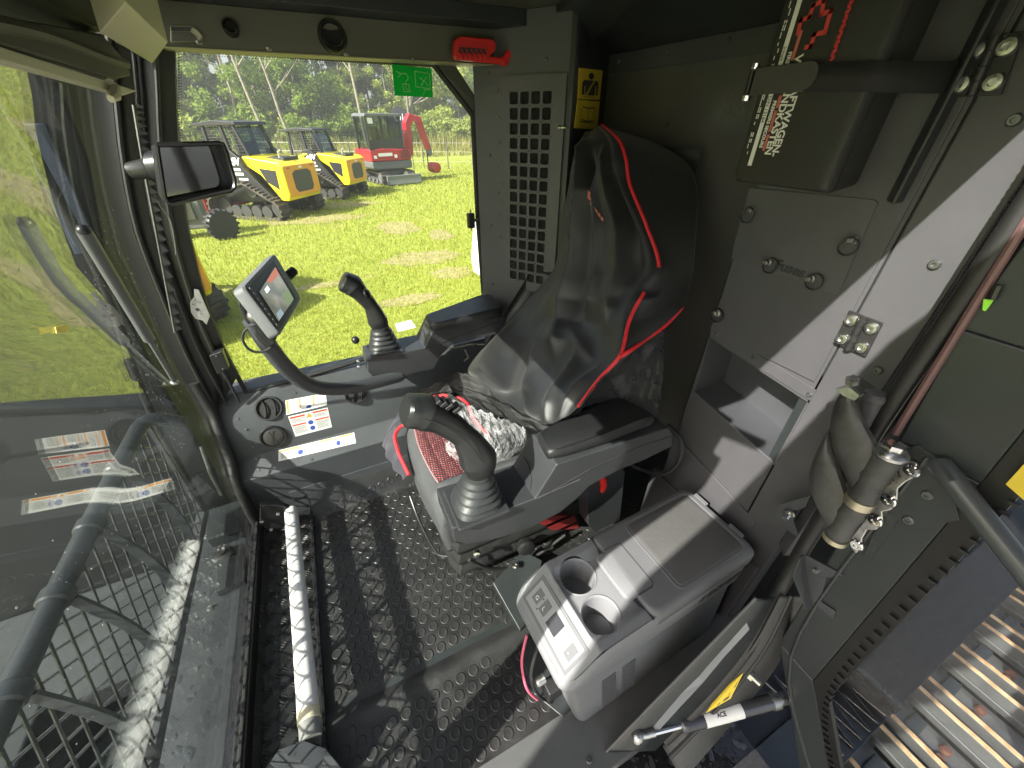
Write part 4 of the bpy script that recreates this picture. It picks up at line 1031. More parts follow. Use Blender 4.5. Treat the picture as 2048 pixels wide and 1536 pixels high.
# strap round the box
yS0, yS1 = yl + .012, yr_ - .10
st = thing('strap', 'wide black hook-and-loop strap wrapped across the first-aid box', 'strap', (AX - .01, (yS0 + yr_) / 2, 1.405))
b = MB(); zA, zB = 1.423, 1.386
prof = [(AX + .10, yS0 + .0), (AX + .0, yS0), (AX - .008, yS0 - .006), (AX - .0045, yS0 - .03), (AX - .0035, yr_ + .012), (AX - .001, yr_ - .002), (AX + .012, yr_ - .006), (AX + .10, yr_ - .07)]
for th in (0,):
    ring0 = [Vector((x, y, zA - .000 + .004 * (y - .5) / .1)) for x, y in prof]; ring1 = [Vector((x, y, zB + .004 * (y - .5) / .1)) for x, y in prof]
    b.loft([ring0, ring1], closed=False, cap=False)
o = b.build('webbing', mat('webbing_black', (.012, .012, .011), .8, bump=.5, bscale=500), st, smooth=True)
so_ = o.modifiers.new('solid', 'SOLIDIFY'); so_.thickness = .002; so_.offset = 1
b = MB(); pts = [(yS0 - .006, zA + .003), (.517, zA + .004)] + [(.517 - .014 * math.sin(k * math.pi / 8), (zA + zB) / 2 + .004 + (zA - zB) / 2 * math.cos(k * math.pi / 8)) for k in range(9)] + [(.517, zB + .001), (yS0 - .006, zB)]
b.prism([(AX - .0115, y, z) for y, z in pts], (.0025, 0, 0)); b.build('hook_tab', mat('strap_tab', (.05, .05, .043), .7, bump=.3, bscale=600), st, bevel=.0008)
for z in (zA + .006, zB - .004):
    MB().cyl((AX - .004, yS0 + .004, z - .004), (AX - .004, yS0 + .004, z + .004), .0075, n=14).build('buckle', M_CHROME, st, smooth=True)
MB().cyl((AX - .004, yS0 + .006, zB), (AX - .004, yS0 + .006, zA), .005, n=10).build('buckle_bar', M_BLACK, st, smooth=True)
# side rail the box stands against
MB().prism([(CX - .004, yr_ - .075, zb - .01), (CX - .03, yr_ - .075, zb - .01), (CX - .03, yr_ - .07, zb - .01), (CX - .004, yr_ - .05, zb - .01)], (0, 0, .4)).build('box_rail', M_DARK, cab, bevel=.002)

p = at(1972, 604, 'x', .795); lt_ = thing('lime_tag', 'small lime green tag hanging from a black clip beside the door seal', 'tag', p)
b = MB(); b.prism([at(x, y, 'x', .795) for x, y in [(1968, 598), (1988, 600), (1980, 612), (1972, 622), (1966, 620)]], (-.002, 0, 0)); b.build('tag_leaf', M_LIME, lt_)
b = MB(); b.tube([at(1985, 598, 'x', .795), at(1992, 582, 'x', .795), at(1998, 570, 'x', .795)], .005, 8); b.build('clip', M_BLACKS, lt_, smooth=True)
# ================================================================== SEAT
M_LEATH = mat('grey_leather', (.072, .074, .078), .42, var=.12, vscale=10, bump=.3, bscale=260)
M_SEATB = mat('seat_black', (.016, .016, .017), .5, bump=.2, bscale=200)
def wovenmat():
    m = bpy.data.materials.new('red_weave'); m.use_nodes = True; nt = m.node_tree; b = nt.nodes['Principled BSDF']; L = nt.links.new
    tc = nt.nodes.new('ShaderNodeTexCoord'); mp = nt.nodes.new('ShaderNodeMapping'); mp.inputs['Rotation'].default_value = (0, 0, rad(38)); L(tc.outputs['Object'], mp.inputs['Vector'])
    br = nt.nodes.new('ShaderNodeTexBrick'); br.inputs['Scale'].default_value = 1; br.inputs['Brick Width'].default_value = .0085; br.inputs['Row Height'].default_value = .0075; br.inputs['Mortar Size'].default_value = .0021; br.inputs['Mortar Smooth'].default_value = .4
    br.inputs['Color1'].default_value = (.34, .10, .105, 1); br.inputs['Color2'].default_value = (.20, .025, .03, 1); br.inputs['Mortar'].default_value = (.012, .008, .009, 1)
    L(mp.outputs[0], br.inputs['Vector']); L(br.outputs['Color'], b.inputs['Base Color']); b.inputs['Roughness'].default_value = .85
    bp = nt.nodes.new('ShaderNodeBump'); bp.inputs['Strength'].default_value = .5; bp.inputs['Distance'].default_value = .001; bp.invert = True; L(br.outputs['Fac'], bp.inputs['Height']); L(bp.outputs[0], b.inputs['Normal'])
    return m
M_WEAVE = wovenmat()
SY = .935
seat = thing('operator_seat', 'air-suspension operator seat with red weave cushion half under a black dust cover', 'seat', (.35, SY, 0))
def cush(u, v):
    # u 0..1 front edge (hanging) to back, v -1 (near) .. 1 (far)
    s = u * .66
    lip = .16; R_ = .065
    w = .235 - .030 * max(0, 1 - u / .35) ** 2
    if s < lip:
        x = .085 - .006 * (lip - s) / lip; z = .405 - (lip - s) * .92
        x += .02 * ((lip - s) / lip) ** 2
    elif s < lip + R_ * 1.57:
        a = (s - lip) / R_; x = .085 + R_ * (1 - math.cos(a)); z = .405 + R_ * math.sin(a)
    else:
        x = .085 + R_ + (s - lip - R_ * 1.57); z = .47 - .05 * max(0, x - .3)
    side = abs(v) ** 5
    z2 = z - .055 * abs(v) ** 7
    bol = .018 * math.exp(-((abs(v) - .78) / .14) ** 2) * min(1, u * 3)
    x2 = x + .035 * v * v * (1 if v > 0 else .75)
    return Vector((x2, SY + v * w, z2 + bol))
def grid(f, nu, nv):
    b = MB(); vs = [f(i / nu, j / nv) for i in range(nu + 1) for j in range(nv + 1)]
    return b.add(vs, [(i * (nv + 1) + j, i * (nv + 1) + j + 1, (i + 1) * (nv + 1) + j + 1, (i + 1) * (nv + 1) + j) for i in range(nu) for j in range(nv)])
b = grid(lambda a, c: cush(a, c * 2 - 1), 40, 40); o = b.build('cushion_bolster', M_LEATH, seat, smooth=True)
s_ = o.modifiers.new('solid', 'SOLIDIFY'); s_.thickness = .05; s_.offset = -1
def panel(a, c):
    u = .36 + a * UE; v = -.66 + c * 1.32
    q = .004 * (1 - abs(2 * c - 1) ** 8) * (1 - abs(2 * a - 1) ** 8)
    groove = .004 * math.exp(-((a - .22) / .025) ** 2) + .003 * math.exp(-((a - .5) / .025) ** 2)
    return cush(u, v) + Vector((-.3, 0, 1)).normalized() * (.003 + q + .006 * math.sin(math.pi * c) - groove)
UE = .24
grid(panel, 30, 30).build('weave_panel', M_WEAVE, seat, smooth=True)
b = MB(); b.tube([panel(k / 24, 1.0) for k in range(25)] , .0022, 6); b.build('seam_piping', mat('pale_stitch', (.35, .2, .2), .7), seat, smooth=True)
b = MB(); b.tube([panel(0, 1 - k / 24) for k in range(25)], .0022, 6); b.build('seam_piping', mat('pale_stitch', (.35, .2, .2), .7), seat, smooth=True)
UE = .62
grid(lambda a, c: panel(.36 + .64 * a, c) + Vector((0, 0, .003)), 24, 24).build('covered_rear_cushion', M_SEATB, seat, smooth=True)
# backrest core
bx = lambda z: .535 + .22 * z
b = MB(); R = []
for z, hw, d in ((.42, .17, .10), (.50, .19, .10), (.70, .19, .11), (.95, .17, .10), (1.08, .13, .09), (1.16, .10, .08), (1.20, .08, .06), (1.23, .05, .04)):
    cx = bx(z) + d / 2 + .02
    R.append([Vector((cx + d / 2 * math.copysign(abs(math.cos(t)) ** .5, math.cos(t)), SY + hw * math.copysign(abs(math.sin(t)) ** .6, math.sin(t)), z)) for t in [2 * math.pi * k / 24 for k in range(24)]])
b.loft(R); b.build('backrest', M_SEATB, seat, smooth=True)
# suspension base with folded bellows
b = MB(); R = []
for k in range(21):
    z = .05 + .30 * k / 20; g = .010 * (k % 4 in (0, 1)) - .03 * (z < .09)
    R.append([Vector((x, y, z)) for x, y in [(.155 - g, .70 - g), (.60 + g, .70 - g), (.60 + g, 1.16 + g), (.155 - g, 1.16 + g), (.135 - g, 1.12), (.135 - g, .74)]])
b.loft(R); b.build('suspension_bellows', M_RUBBER, seat, smooth=True)
MB().box((.20, .66, .30), (.60, 1.2, .37)).build('upper_frame', M_BLACKS, seat, bevel=.008)
b = MB(); b.prism([at(985, 1165, 'z', .09), at(1045, 1100, 'z', .09), at(1085, 1120, 'z', .09), at(1058, 1240, 'z', .03), at(1040, 1262, 'z', .02)], (0, 0, -.02)); b.build('mounting_foot', M_DARK, seat, bevel=.004)
dots(seat, [at(1031, 1132, 'z', .10)], (0, 0, 1), M_STEEL, .011, .008)
b = MB(); p = at(1050, 1088, 'y', .66); b.lathe(p, (-.2, -1, .15), [(0, .030), (.02, .030), (.025, .024), (.026, .002)], 24); b.build('adjuster_knob', M_BLACK, seat, smooth=True)
b = MB(); p = at(953, 1105, 'y', .66); b.lathe(p, (-.3, -1, .2), [(0, .012), (.012, .012), (.014, .006), (.02, .006)], 10); b.build('hose_fitting', M_CHROME, seat, smooth=True)
b = MB(); b.tube([at(938, 1120, 'y', .67), at(985, 1138, 'y', .66), at(1050, 1125, 'y', .665), at(1130, 1070, 'y', .67)], .006, 8, sub=6); b.build('air_hose', M_RUBBER, seat, smooth=True)
b = MB(); b.prism([at(1075, 1045, 'y', .69), at(1100, 1030, 'y', .69), at(1150, 1030, 'y', .69), at(1160, 1058, 'y', .69), at(1105, 1062, 'y', .69)], (0, .2, 0)); b.build('red_scissor_arm', mat('dark_red_steel', (.22, .02, .02), .45), seat, bevel=.004)
# slide lever under the cushion front
lv = MB().tube([at(820, 992, 'z', .10), at(838, 1040, 'z', .06), at(868, 1098, 'z', .05), at(885, 1112, 'z', .05), at(915, 1110, 'z', .06)], .0045, 8, sub=8).build('slide_lever', M_BLACKS, seat, smooth=True)

# ---- dust cover
FN = Vector((-1, 0, .22)); 
def fp(px, py, dx): return atp(px, py, FN, (.51 - dx, 0, 0))     # front plane shifted forward by dx
rows = [
 (0.00, [(1178, 276), (1182, 266), (1189, 259), (1196, 253), (1203, 252), (1217, 258)], [-.01, -.01, -.01, -.01, -.01, -.13]),
 (0.00, [(1160, 302), (1172, 292), (1192, 284), (1215, 280), (1237, 283), (1300, 284)], [.01, .02, .02, .01, .0, -.15]),
 (0.00, [(1147, 340), (1165, 335), (1192, 330), (1222, 325), (1251, 320), (1371, 325)], [.0, .03, .03, .02, .0, -.17]),
 (0.00, [(1135, 390), (1158, 385), (1190, 380), (1225, 372), (1259, 367), (1394, 380)], [-.01, .03, .035, .02, .0, -.17]),
 (0.00, [(1122, 450), (1150, 447), (1195, 450), (1245, 450), (1291, 450), (1392, 450)], [-.01, .03, .03, .02, .0, -.17]),
 (0.00, [(1112, 530), (1145, 530), (1195, 535), (1255, 540), (1317, 535), (1386, 530)], [-.0, .03, .03, .02, .0, -.16]),
 (0.02, [(1070, 585), (1120, 600), (1185, 600), (1240, 598), (1283, 590), (1375, 585)], [.0, .03, .03, .02, .01, -.15]),
 (0.05, [(1010, 655), (1080, 665), (1160, 665), (1215, 660), (1258, 645), (1362, 618)], [.03, .03, .02, .02, .02, -.14]),
 (0.10, [(962, 705), (1040, 722), (1130, 730), (1195, 725), (1241, 712), (1291, 679)], [.06, .04, .02, .01, .01, -.08]),
 (0.16, [(937, 738), (1010, 775), (1085, 790), (1148, 790), (1197, 762), (1200, 761)], [.10, .06, .03, .02, .0, .0]),
 (0.21, [(940, 752), (985, 782), (1050, 832), (1110, 850), (1157, 815), (1160, 814)], [.10, .08, .06, .02, .0, .0])]
P = np.array([[tuple(fp(q[0], q[1], base + d)) for q, d in zip(qs, ds)] for base, qs, ds in rows])
def cr(A, t):   # catmull-rom along axis 0, t in [0, n-1]
    n = len(A); i = min(int(t), n - 2); f = t - i
    a, b_, c, d = A[max(i - 1, 0)], A[i], A[i + 1], A[min(i + 2, n - 1)]
    return .5 * (2 * b_ + (c - a) * f + (2 * a - 5 * b_ + 4 * c - d) * f * f + (3 * b_ - a - 3 * c + d) * f ** 3)
def lattice(P, nr, nc):
    m = np.array([cr(P, r / nr * (len(P) - 1)) for r in range(nr + 1)])
    return np.array([[cr(m[r], c / nc * (P.shape[1] - 1)) for c in range(nc + 1)] for r in range(nr + 1)])
NR_, NC_ = 130, 100
G = lattice(P, NR_, NC_)
gu = np.gradient(G, axis=0); gv = np.gradient(G, axis=1); Nn = np.cross(gu, gv); Nn /= np.linalg.norm(Nn, axis=2, keepdims=True) + 1e-9
if Nn[60, 40] @ np.array(EYE - Vector(G[60, 40])) < 0: Nn = -Nn
rr_ = np.linspace(0, 10, NR_ + 1)[:, None]; cc_ = np.linspace(0, 5, NC_ + 1)[None, :]
disp = np.zeros((NR_ + 1, NC_ + 1))
def fold(pts, w, amp, sharp=1.0):
    global disp
    rs = np.array([p[0] for p in pts]); cs = np.array([p[1] for p in pts])
    c0 = np.interp(rr_[:, 0], rs, cs)[:, None]
    on = np.clip((rr_ - rs[0]) / .8, 0, 1) * np.clip((rs[-1] - rr_) / .8, 0, 1)
    d = (cc_ - c0) / w
    prof = np.exp(-np.abs(d) ** sharp) if sharp < 2 else np.exp(-d * d)
    disp += 2.3 * amp * on * prof
# long drape folds hanging from the head of the seat
W0 = 1.0
fold([(0.6, 1.2), (3, 1.5), (4.5, 1.33), (6, 1.28), (7, 1.65), (8.2, 1.95)], .30, .020, 1.0)
fold([(1.2, 1.75), (3, 2.0), (4.5, 1.8), (6, 1.75), (7, 2.1)], .22, -.010, 2)
fold([(2.2, 2.0), (4, 2.15), (5.3, 2.12), (6.8, 1.85)], .26, .013, 1.0)
fold([(1.2, 2.6), (2.5, 2.7), (4, 2.9), (6, 2.75), (7.2, 3.15)], .32, .014, 1.0)
fold([(2.0, 3.3), (4, 3.45), (5.6, 3.3)], .26, -.008, 2)
fold([(-1, .7), (2.4, .65), (4, .55), (5.4, .75), (7.4, .8)], .30, .007, 1.1)
fold([(6.6, 1.3), (7.4, 1.4), (8.6, 1.55), (9.4, 1.75), (10.2, 2.1)], .30, .018, 1.0)
fold([(6.4, .25), (7.4, .2), (8.6, .3), (9.8, .5)], .28, .014, 1.1)
fold([(6.7, 1.7), (7.3, 2.2), (7.9, 2.8), (8.2, 3.4)], .36, .013, 1.0)
fold([(7.4, 2.3), (8.4, 2.5), (9.6, 2.6), (10.2, 2.8)], .32, .016, 1.0)
fold([(7.2, .8), (8.4, .9), (9.6, 1.1)], .24, -.010, 2)
fold([(8.0, 3.3), (9, 3.2), (10.2, 3.3)], .3, .010, 1.1)
fold([(5.4, 4.4), (6.2, 4.25), (7.0, 4.3)], .25, .010, 1.2)
for a, c, w in ((.0014, 4.2, 1.9), (.0009, 7.7, -2.3)):
    disp += a * np.sin(c * cc_ + w * rr_ + 1.7 * np.sin(.9 * rr_)) * np.clip((rr_ - 1.0) / 2, 0, 1)
disp *= (np.clip(cc_ / .5, 0, 1) * .8 + .2) * np.clip((4.9 - cc_) / .8, 0.1, 1)
G2 = G + Nn * disp[:, :, None]
def gmesh(A):
    nr, nc = A.shape[0] - 1, A.shape[1] - 1; b = MB()
    return b.add([tuple(p) for p in A.reshape(-1, 3)], [(i * (nc + 1) + j, i * (nc + 1) + j + 1, (i + 1) * (nc + 1) + j + 1, (i + 1) * (nc + 1) + j) for i in range(nr) for j in range(nc)])
cv = thing('seat_cover', 'black nylon dust cover with red piping pulled over the backrest in folds', 'seat cover', (.75, SY, .9))
def clothmat():
    m = mat('black_nylon', (.0092, .0095, .0105), .44, var=.06, vscale=30, bump=.25, bscale=900)
    b = m.node_tree.nodes['Principled BSDF']; b.inputs['Sheen Weight'].default_value = .12; b.inputs['Sheen Roughness'].default_value = .5; b.inputs['Specular IOR Level'].default_value = .6
    return m
M_CLOTH = clothmat()
o = gmesh(G2).build('hood', M_CLOTH, cv); smooth_by_angle(o.data, 180); o.data.polygons.foreach_set('use_smooth', [True] * len(o.data.polygons))
s_ = o.modifiers.new('solid', 'SOLIDIFY'); s_.thickness = .002; s_.offset = -1
# rear part of the hood behind the backrest
ks = slice(15, 104)
S_ = G2[ks, -1]; L_ = G2[ks, 0]
back = np.stack([S_, S_ + np.array([.02, .05, -.005]), S_ * [1, 0, 1] + np.array([.05, SY - .05, -.005]), S_ * [1, 0, 1] + np.array([.05, SY + .1, -.01]), L_ * [0, 1, 0] + S_ * [1, 0, 1] + np.array([.0, -.01, -.01]), L_], axis=1)
o = gmesh(back).build('hood_back', M_CLOTH, cv, smooth=True)
def surf(r, c): return Vector(G2[int(round(r / 10 * NR_)), int(round(c / 5 * NC_))])
def gpath(rs, c): return [Vector(G2[k, int(round(c / 5 * NC_))]) + Vector(Nn[k, int(round(c / 5 * NC_))]) * .002 for k in rs]
b = MB(); pp = gpath(range(0, int(5.15 * 13)), 4.0); b.tube(pp, .0048, 7); b.build('red_piping', M_PIPING, cv, smooth=True)
b = MB(); pp = gpath(range(int(5.95 * 13), 131), 4.0)
b.tube(pp, .0048, 7); b.build('red_piping', M_PIPING, cv, smooth=True)
b = MB(); pp = [fp(x, y, d) for x, y, d in [(1364, 615, -.10), (1331, 650, -.05), (1291, 679, .02), (1262, 700, .09), (1240, 714, .118)]]
b.tube(pp, .0055, 7, sub=8); b.build('red_piping', M_PIPING, cv, smooth=True)
# printed red maker's strokes on the hood
b = MB()
for k, (x, y, l) in enumerate([(1176, 380, 10), (1178, 392, 7), (1180, 402, 7), (1185, 410, 8), (1190, 416, 8), (1196, 424, 8), (1202, 432, 8)]):
    p = fp(x, y, .058); q = fp(x + 5, y + 5, .058); d = Vector((0, 0, -.008 if k else -.02)); b.poly([p, q, q + d, p + d])
b.build('red_print', mat('red_print_cloth', (.45, .13, .1), .6), cv)
# lap part crumpled on the cushion
lap = np.array([[tuple(at(x, y, 'z', z)) for x, y, z in row] for row in [
  [(1045, 795, .545), (1000, 768, .56), (950, 752, .57), (915, 752, .56), (880, 768, .54), (845, 785, .52)],
  [(1075, 830, .535), (1010, 800, .53), (950, 782, .525), (905, 780, .51), (870, 790, .50), (835, 800, .49)],
  [(1100, 860, .525), (1040, 835, .52), (985, 812, .51), (940, 800, .50), (905, 793, .492), (860, 797, .488)],
  [(1120, 880, .52), (1070, 866, .51), (1020, 845, .50), (975, 835, .495), (944, 826, .49), (929, 804, .488)]]])
Lg = lattice(lap, 40, 60); rng = np.random.RandomState(4)
ii, jj = np.meshgrid(np.arange(61), np.arange(41)); bump_ = np.zeros((41, 61))
for k in range(16):
    a = rng.rand() * 3.14; f = .10 + .22 * rng.rand(); ph = rng.rand() * 6; t = np.sin(f * (ii * math.cos(a) + jj * math.sin(a)) + ph + 1.2 * np.sin(.15 * ii + ph)); bump_ += (1 - np.abs(t)) ** 2 * .0040
Lg[:, :, 2] += bump_ * .8
o = gmesh(Lg).build('lap_flap', mat('black_nylon_lap', (.008, .008, .008), .6, spec=.3, bump=.1, bscale=300), cv, smooth=True)
s_ = o.modifiers.new('solid', 'SOLIDIFY'); s_.thickness = .002
b = MB(); b.tube([at(x, y, 'z', z + .008) for x, y, z in [(855, 797, .49), (878, 792, .492), (904, 792, .494), (925, 800, .494), (937, 812, .494), (943, 828, .492), (953, 845, .49), (978, 872, .488)]], .0065, 7, sub=6); b.build('red_piping', M_PIPING, cv, smooth=True)
# front skirt of the cover hanging at the far front corner
sk_ = np.array([[tuple(at(x, y, 'z', z)) for x, y, z in row] for row in [
  [(846, 786, .51), (815, 812, .485), (795, 840, .47), (792, 868, .46), (800, 905, .45), (818, 948, .43)],
  [(830, 792, .49), (798, 825, .46), (778, 860, .43), (774, 890, .41), (790, 925, .40), (812, 955, .41)],
  [(815, 802, .46), (788, 840, .43), (768, 880, .39), (770, 905, .38), (786, 935, .38), (808, 960, .40)]]])
S2 = lattice(sk_, 16, 40); S2[:, :, 0] += .004 * np.sin(np.arange(41) * .9)[None, :]
def sheermat():
    m = mat('sheer_nylon', (.05, .048, .06), .35); return m
o = gmesh(S2).build('front_skirt', sheermat(), cv, smooth=True)
b = MB(); b.tube([at(x, y, 'z', z + .004) for x, y, z in [(822, 848, .482), (805, 851, .474), (794, 862, .466), (790, 876, .46), (797, 904, .452), (806, 925, .442), (818, 950, .43)]], .0058, 7, sub=6); b.build('red_piping', M_PIPING, cv, smooth=True)
# plastic bag on the cushion, plastic wrap at the side of the backrest
def plastmat():
    m = bpy.data.materials.new('clear_wrap'); m.use_nodes = True; nt = m.node_tree; nt.nodes.clear(); L = nt.links.new
    out = nt.nodes.new('ShaderNodeOutputMaterial'); tr = nt.nodes.new('ShaderNodeBsdfTransparent'); tr.inputs[0].default_value = (.93, .93, .94, 1)
    df = nt.nodes.new('ShaderNodeBsdfPrincipled'); df.inputs['Base Color'].default_value = (.85, .85, .87, 1); df.inputs['Roughness'].default_value = .12; df.inputs['Specular IOR Level'].default_value = .9
    tc = nt.nodes.new('ShaderNodeTexCoord'); n = nt.nodes.new('ShaderNodeTexNoise'); n.inputs['Scale'].default_value = 14; n.inputs['Detail'].default_value = 4; L(tc.outputs['Object'], n.inputs['Vector'])
    mr = nt.nodes.new('ShaderNodeMapRange'); mr.inputs[1].default_value = .35; mr.inputs[2].default_value = .75; mr.inputs[3].default_value = .10; mr.inputs[4].default_value = .42; L(n.outputs[0], mr.inputs[0])
    n2 = nt.nodes.new('ShaderNodeTexNoise'); n2.inputs['Scale'].default_value = 30; n2.inputs['Detail'].default_value = 4; L(tc.outputs['Object'], n2.inputs['Vector'])
    bp = nt.nodes.new('ShaderNodeBump'); bp.inputs['Strength'].default_value = .35; bp.inputs['Distance'].default_value = .003; L(n2.outputs[0], bp.inputs['Height']); L(bp.outputs[0], df.inputs['Normal'])
    mx = nt.nodes.new('ShaderNodeMixShader'); L(mr.outputs[0], mx.inputs[0]); L(tr.outputs[0], mx.inputs[1]); L(df.outputs[0], mx.inputs[2]); L(mx.outputs[0], out.inputs[0]); return m
M_WRAP = plastmat()
M_WRAPD = mat('wrap_dark', (.03, .031, .033), .14, bump=.8, bscale=45, var=.3, vscale=30, spec=.8)
bag = np.array([[tuple(at(x, y, 'z', z)) for x, y, z in row] for row in [
  [(876, 810, .505), (905, 806, .51), (945, 822, .512), (985, 838, .515), (1020, 850, .515), (1050, 868, .51)],
  [(888, 838, .505), (915, 838, .52), (955, 850, .525), (995, 862, .525), (1030, 872, .52), (1052, 882, .51)],
  [(900, 866, .50), (928, 872, .515), (965, 882, .525), (1000, 892, .525), (1030, 897, .515), (1048, 900, .505)],
  [(892, 895, .495), (925, 905, .505), (960, 915, .51), (990, 920, .51), (1010, 918, .505), (1030, 912, .50)],
  [(893, 908, .49), (918, 930, .492), (950, 938, .495), (975, 936, .495), (1000, 930, .495), (1020, 922, .495)]]])
Bg = lattice(bag, 44, 60); jj, ii = np.meshgrid(np.arange(61), np.arange(45)); cr_ = np.zeros((45, 61))
for k in range(22):
    a = rng.rand() * 3.14; f = .15 + .4 * rng.rand(); ph = rng.rand() * 6; t = np.sin(f * (ii * math.cos(a) + jj * math.sin(a)) + ph + 1.4 * np.sin(.2 * jj + ph)); cr_ += (1 - np.abs(t)) ** 3 * .006
Bg[:, :, 2] += cr_ * .7
pb_ = gmesh(Bg).build('plastic_bag', M_WRAP); tag(pb_, 'crumpled clear plastic bag lying on the seat cushion', 'plastic bag')
wr = np.array([[tuple(fp(x, y, d)) for x, y, d in row] for row in [
  [(1241, 716, .10), (1262, 702, .06), (1292, 682, -.0), (1330, 655, -.08)],
  [(1205, 762, .12), (1245, 740, .05), (1285, 730, -.03), (1328, 720, -.10)],
  [(1170, 812, .13), (1225, 795, .05), (1275, 790, -.04), (1322, 790, -.12)],
  [(1150, 850, .14), (1215, 845, .05), (1270, 845, -.04), (1316, 845, -.12)]]])
Wg = lattice(wr, 40, 40); jj, ii = np.meshgrid(np.arange(41), np.arange(41))
for k in range(14):
    a = rng.rand() * 3.14; f = .25 + .6 * rng.rand(); ph = rng.rand() * 6; t = np.sin(f * (ii * math.cos(a) + jj * math.sin(a)) + ph); Wg[:, :, 0] -= (1 - np.abs(t)) ** 4 * .0022
gmesh(Wg - np.array([-.004, 0, 0])).build('side_pad', M_SEATB, seat, smooth=True)
gmesh(Wg + np.array([-.004, -.003, .002])).build('plastic_wrap', M_WRAPD, seat, smooth=True)

# ================================================================== ARMREST CONSOLES AND JOYSTICKS
M_POD = mat('console_grey', (.034, .036, .039), .4, var=.1, vscale=8, bump=.12, bscale=450, rvar=.05)
M_PADR = mat('armrest_pu', (.013, .0135, .0145), .42, bump=.25, bscale=800)
M_GAIT = mat('gaiter_rubber', (.025, .027, .029), .42, bump=.12, bscale=300, var=.1)
M_GRIP = mat('grip_plastic', (.016, .017, .018), .38, var=.12, bump=.15, bscale=700)
def console(name, label, face_px, yn, width, up):
    t = thing(name, label, 'armrest console', at(*face_px[0], 'y', yn))
    b = MB(); b.prism([at(*q, 'y', yn) for q in face_px], (0, width, 0)); b.build('housing', M_POD, t, bevel=.004)
    return t
# near (left-hand) console
YN = .525
nf = [(904, 1057), (985, 1029), (1071, 997), (1114, 929), (1225, 893), (1338, 856), (1347, 870), (1345, 893), (1290, 920), (1238, 941), (1180, 972), (1152, 1000), (1120, 1026), (1062, 1056), (1000, 1077), (935, 1090), (908, 1083)]
ncn = console('armrest_console', 'near grey armrest console carrying the joystick nearest the open door', nf, YN, .125, 1)
# dark notch in the pod front, seam line on its face
b = MB(); b.tube([at(x, y, 'y', YN - .0008) for x, y in [(1345, 872), (1280, 893), (1180, 938), (1075, 999)]], .0014, 5); b.build('seam', M_INK, ncn)
b = MB(); ev = [at(x, y, 'y', YN - .0005) for x, y in [(905, 1057), (985, 1029), (1071, 997), (1160, 959)]]; b.tube(ev, .0016, 5); b.build('bright_edge', M_GREYL, ncn)
A, B_ = at(1071, 997, 'y', YN), at(1114, 929, 'y', YN); dd = B_ - A; nn = Vector((dd.z, 0, -dd.x)).normalized() * (1 if dd.z < 0 else -1)
b = MB(); b.prism([A + dd * .02 + Vector((-.001, .025, 0)), A + dd * .22 + Vector((-.001, .04, 0)), A + dd * .40 + Vector((-.001, .075, 0)), A + dd * .40 + Vector((-.001, .105, 0)), A + dd * .02 + Vector((-.001, .112, 0))], (-.0015, 0, .0005)); b.build('finger_notch', M_INK, ncn)
def pad(quad, z, h, t, sad=.0):
    C4 = [at(*q, 'z', z) for q in quad]    # near-front, far-front, far-rear, near-rear
    def pt(u, v, zz): p = (C4[0] * (1 - v) + C4[1] * v) * (1 - u) + (C4[3] * (1 - v) + C4[2] * v) * u; return p + Vector((0, 0, zz))
    R = []
    for zz, g in ((-h, .04), (-h * .6, .0), (-h * .25, .0), (-.002, .03), (.003, .08)):
        ring = []
        for k in range(40):
            a = 2 * math.pi * k / 40; c, s = math.cos(a), math.sin(a); e = .32
            u = .5 + (.5 - g * .35) * math.copysign(abs(c) ** e, c); v = .5 + (.5 - g * .6) * math.copysign(abs(s) ** e, s)
            ring.append(pt(u, v, zz + sad * math.sin(math.pi * min(1, max(0, u)) * 1.0) * 0 + (sad * (u ** 2.2) * (1 - .9 * max(0, u - .8) / .2))))
        R.append(ring)
    b = MB(); b.loft(R); return b.build('armrest_pad', M_PADR, t, smooth=True)
pad([(1098, 912), (1070, 862), (1245, 795), (1322, 838)], .705, .028, ncn, .022)
# far (right-hand) console
YF = 1.27
ff = [(734, 721), (790, 708), (849, 696), (870, 653), (940, 642), (1010, 632), (1012, 650), (992, 669), (945, 681), (904, 690), (882, 711), (868, 738), (840, 744), (818, 750), (806, 762), (753, 761), (735, 743)]
fcn = console('armrest_console', 'far grey armrest console beside the side window', ff, YF, .12, 1)
b = MB(); b.tube([at(x, y, 'y', YF - .0008) for x, y in [(1008, 640), (930, 668), (849, 697)]], .0014, 5); b.build('seam', M_INK, fcn)
A, B_ = at(849, 696, 'y', YF), at(870, 653, 'y', YF); dd = B_ - A
b = MB(); b.prism([A + dd * .05 + Vector((-.001, .012, 0)), A + dd * .25 + Vector((-.001, .022, 0)), A + dd * .42 + Vector((-.001, .06, 0)), A + dd * .42 + Vector((-.001, .09, 0)), A + dd * .05 + Vector((-.001, .1, 0))], (-.0015, 0, .0005)); b.build('finger_notch', M_INK, fcn)
pad([(862, 650), (846, 630), (985, 588), (1012, 622)], at(862, 650, 'y', YF + .005)[2] + .016, .030, fcn, .02)
p = at(711, 680, 'y', YF + .07); MB().ball(p, .014, 14, 10).build('ball_knob', M_BLACKS, fcn, smooth=True)
dots(fcn, [at(718, 722, 'y', YF + .02), at(719, 733, 'y', YF + .02)], (-1, 0, 0), M_STEEL, .006, .008)
q = [(790, 648), (822, 640), (832, 655), (796, 664)]; zz_ = at(790, 708, 'y', YF)[2] + .002
MB().prism([at(*k, 'z', zz_) for k in q], (0, 0, .001)).build('info_sticker', M_LABEL, fcn)
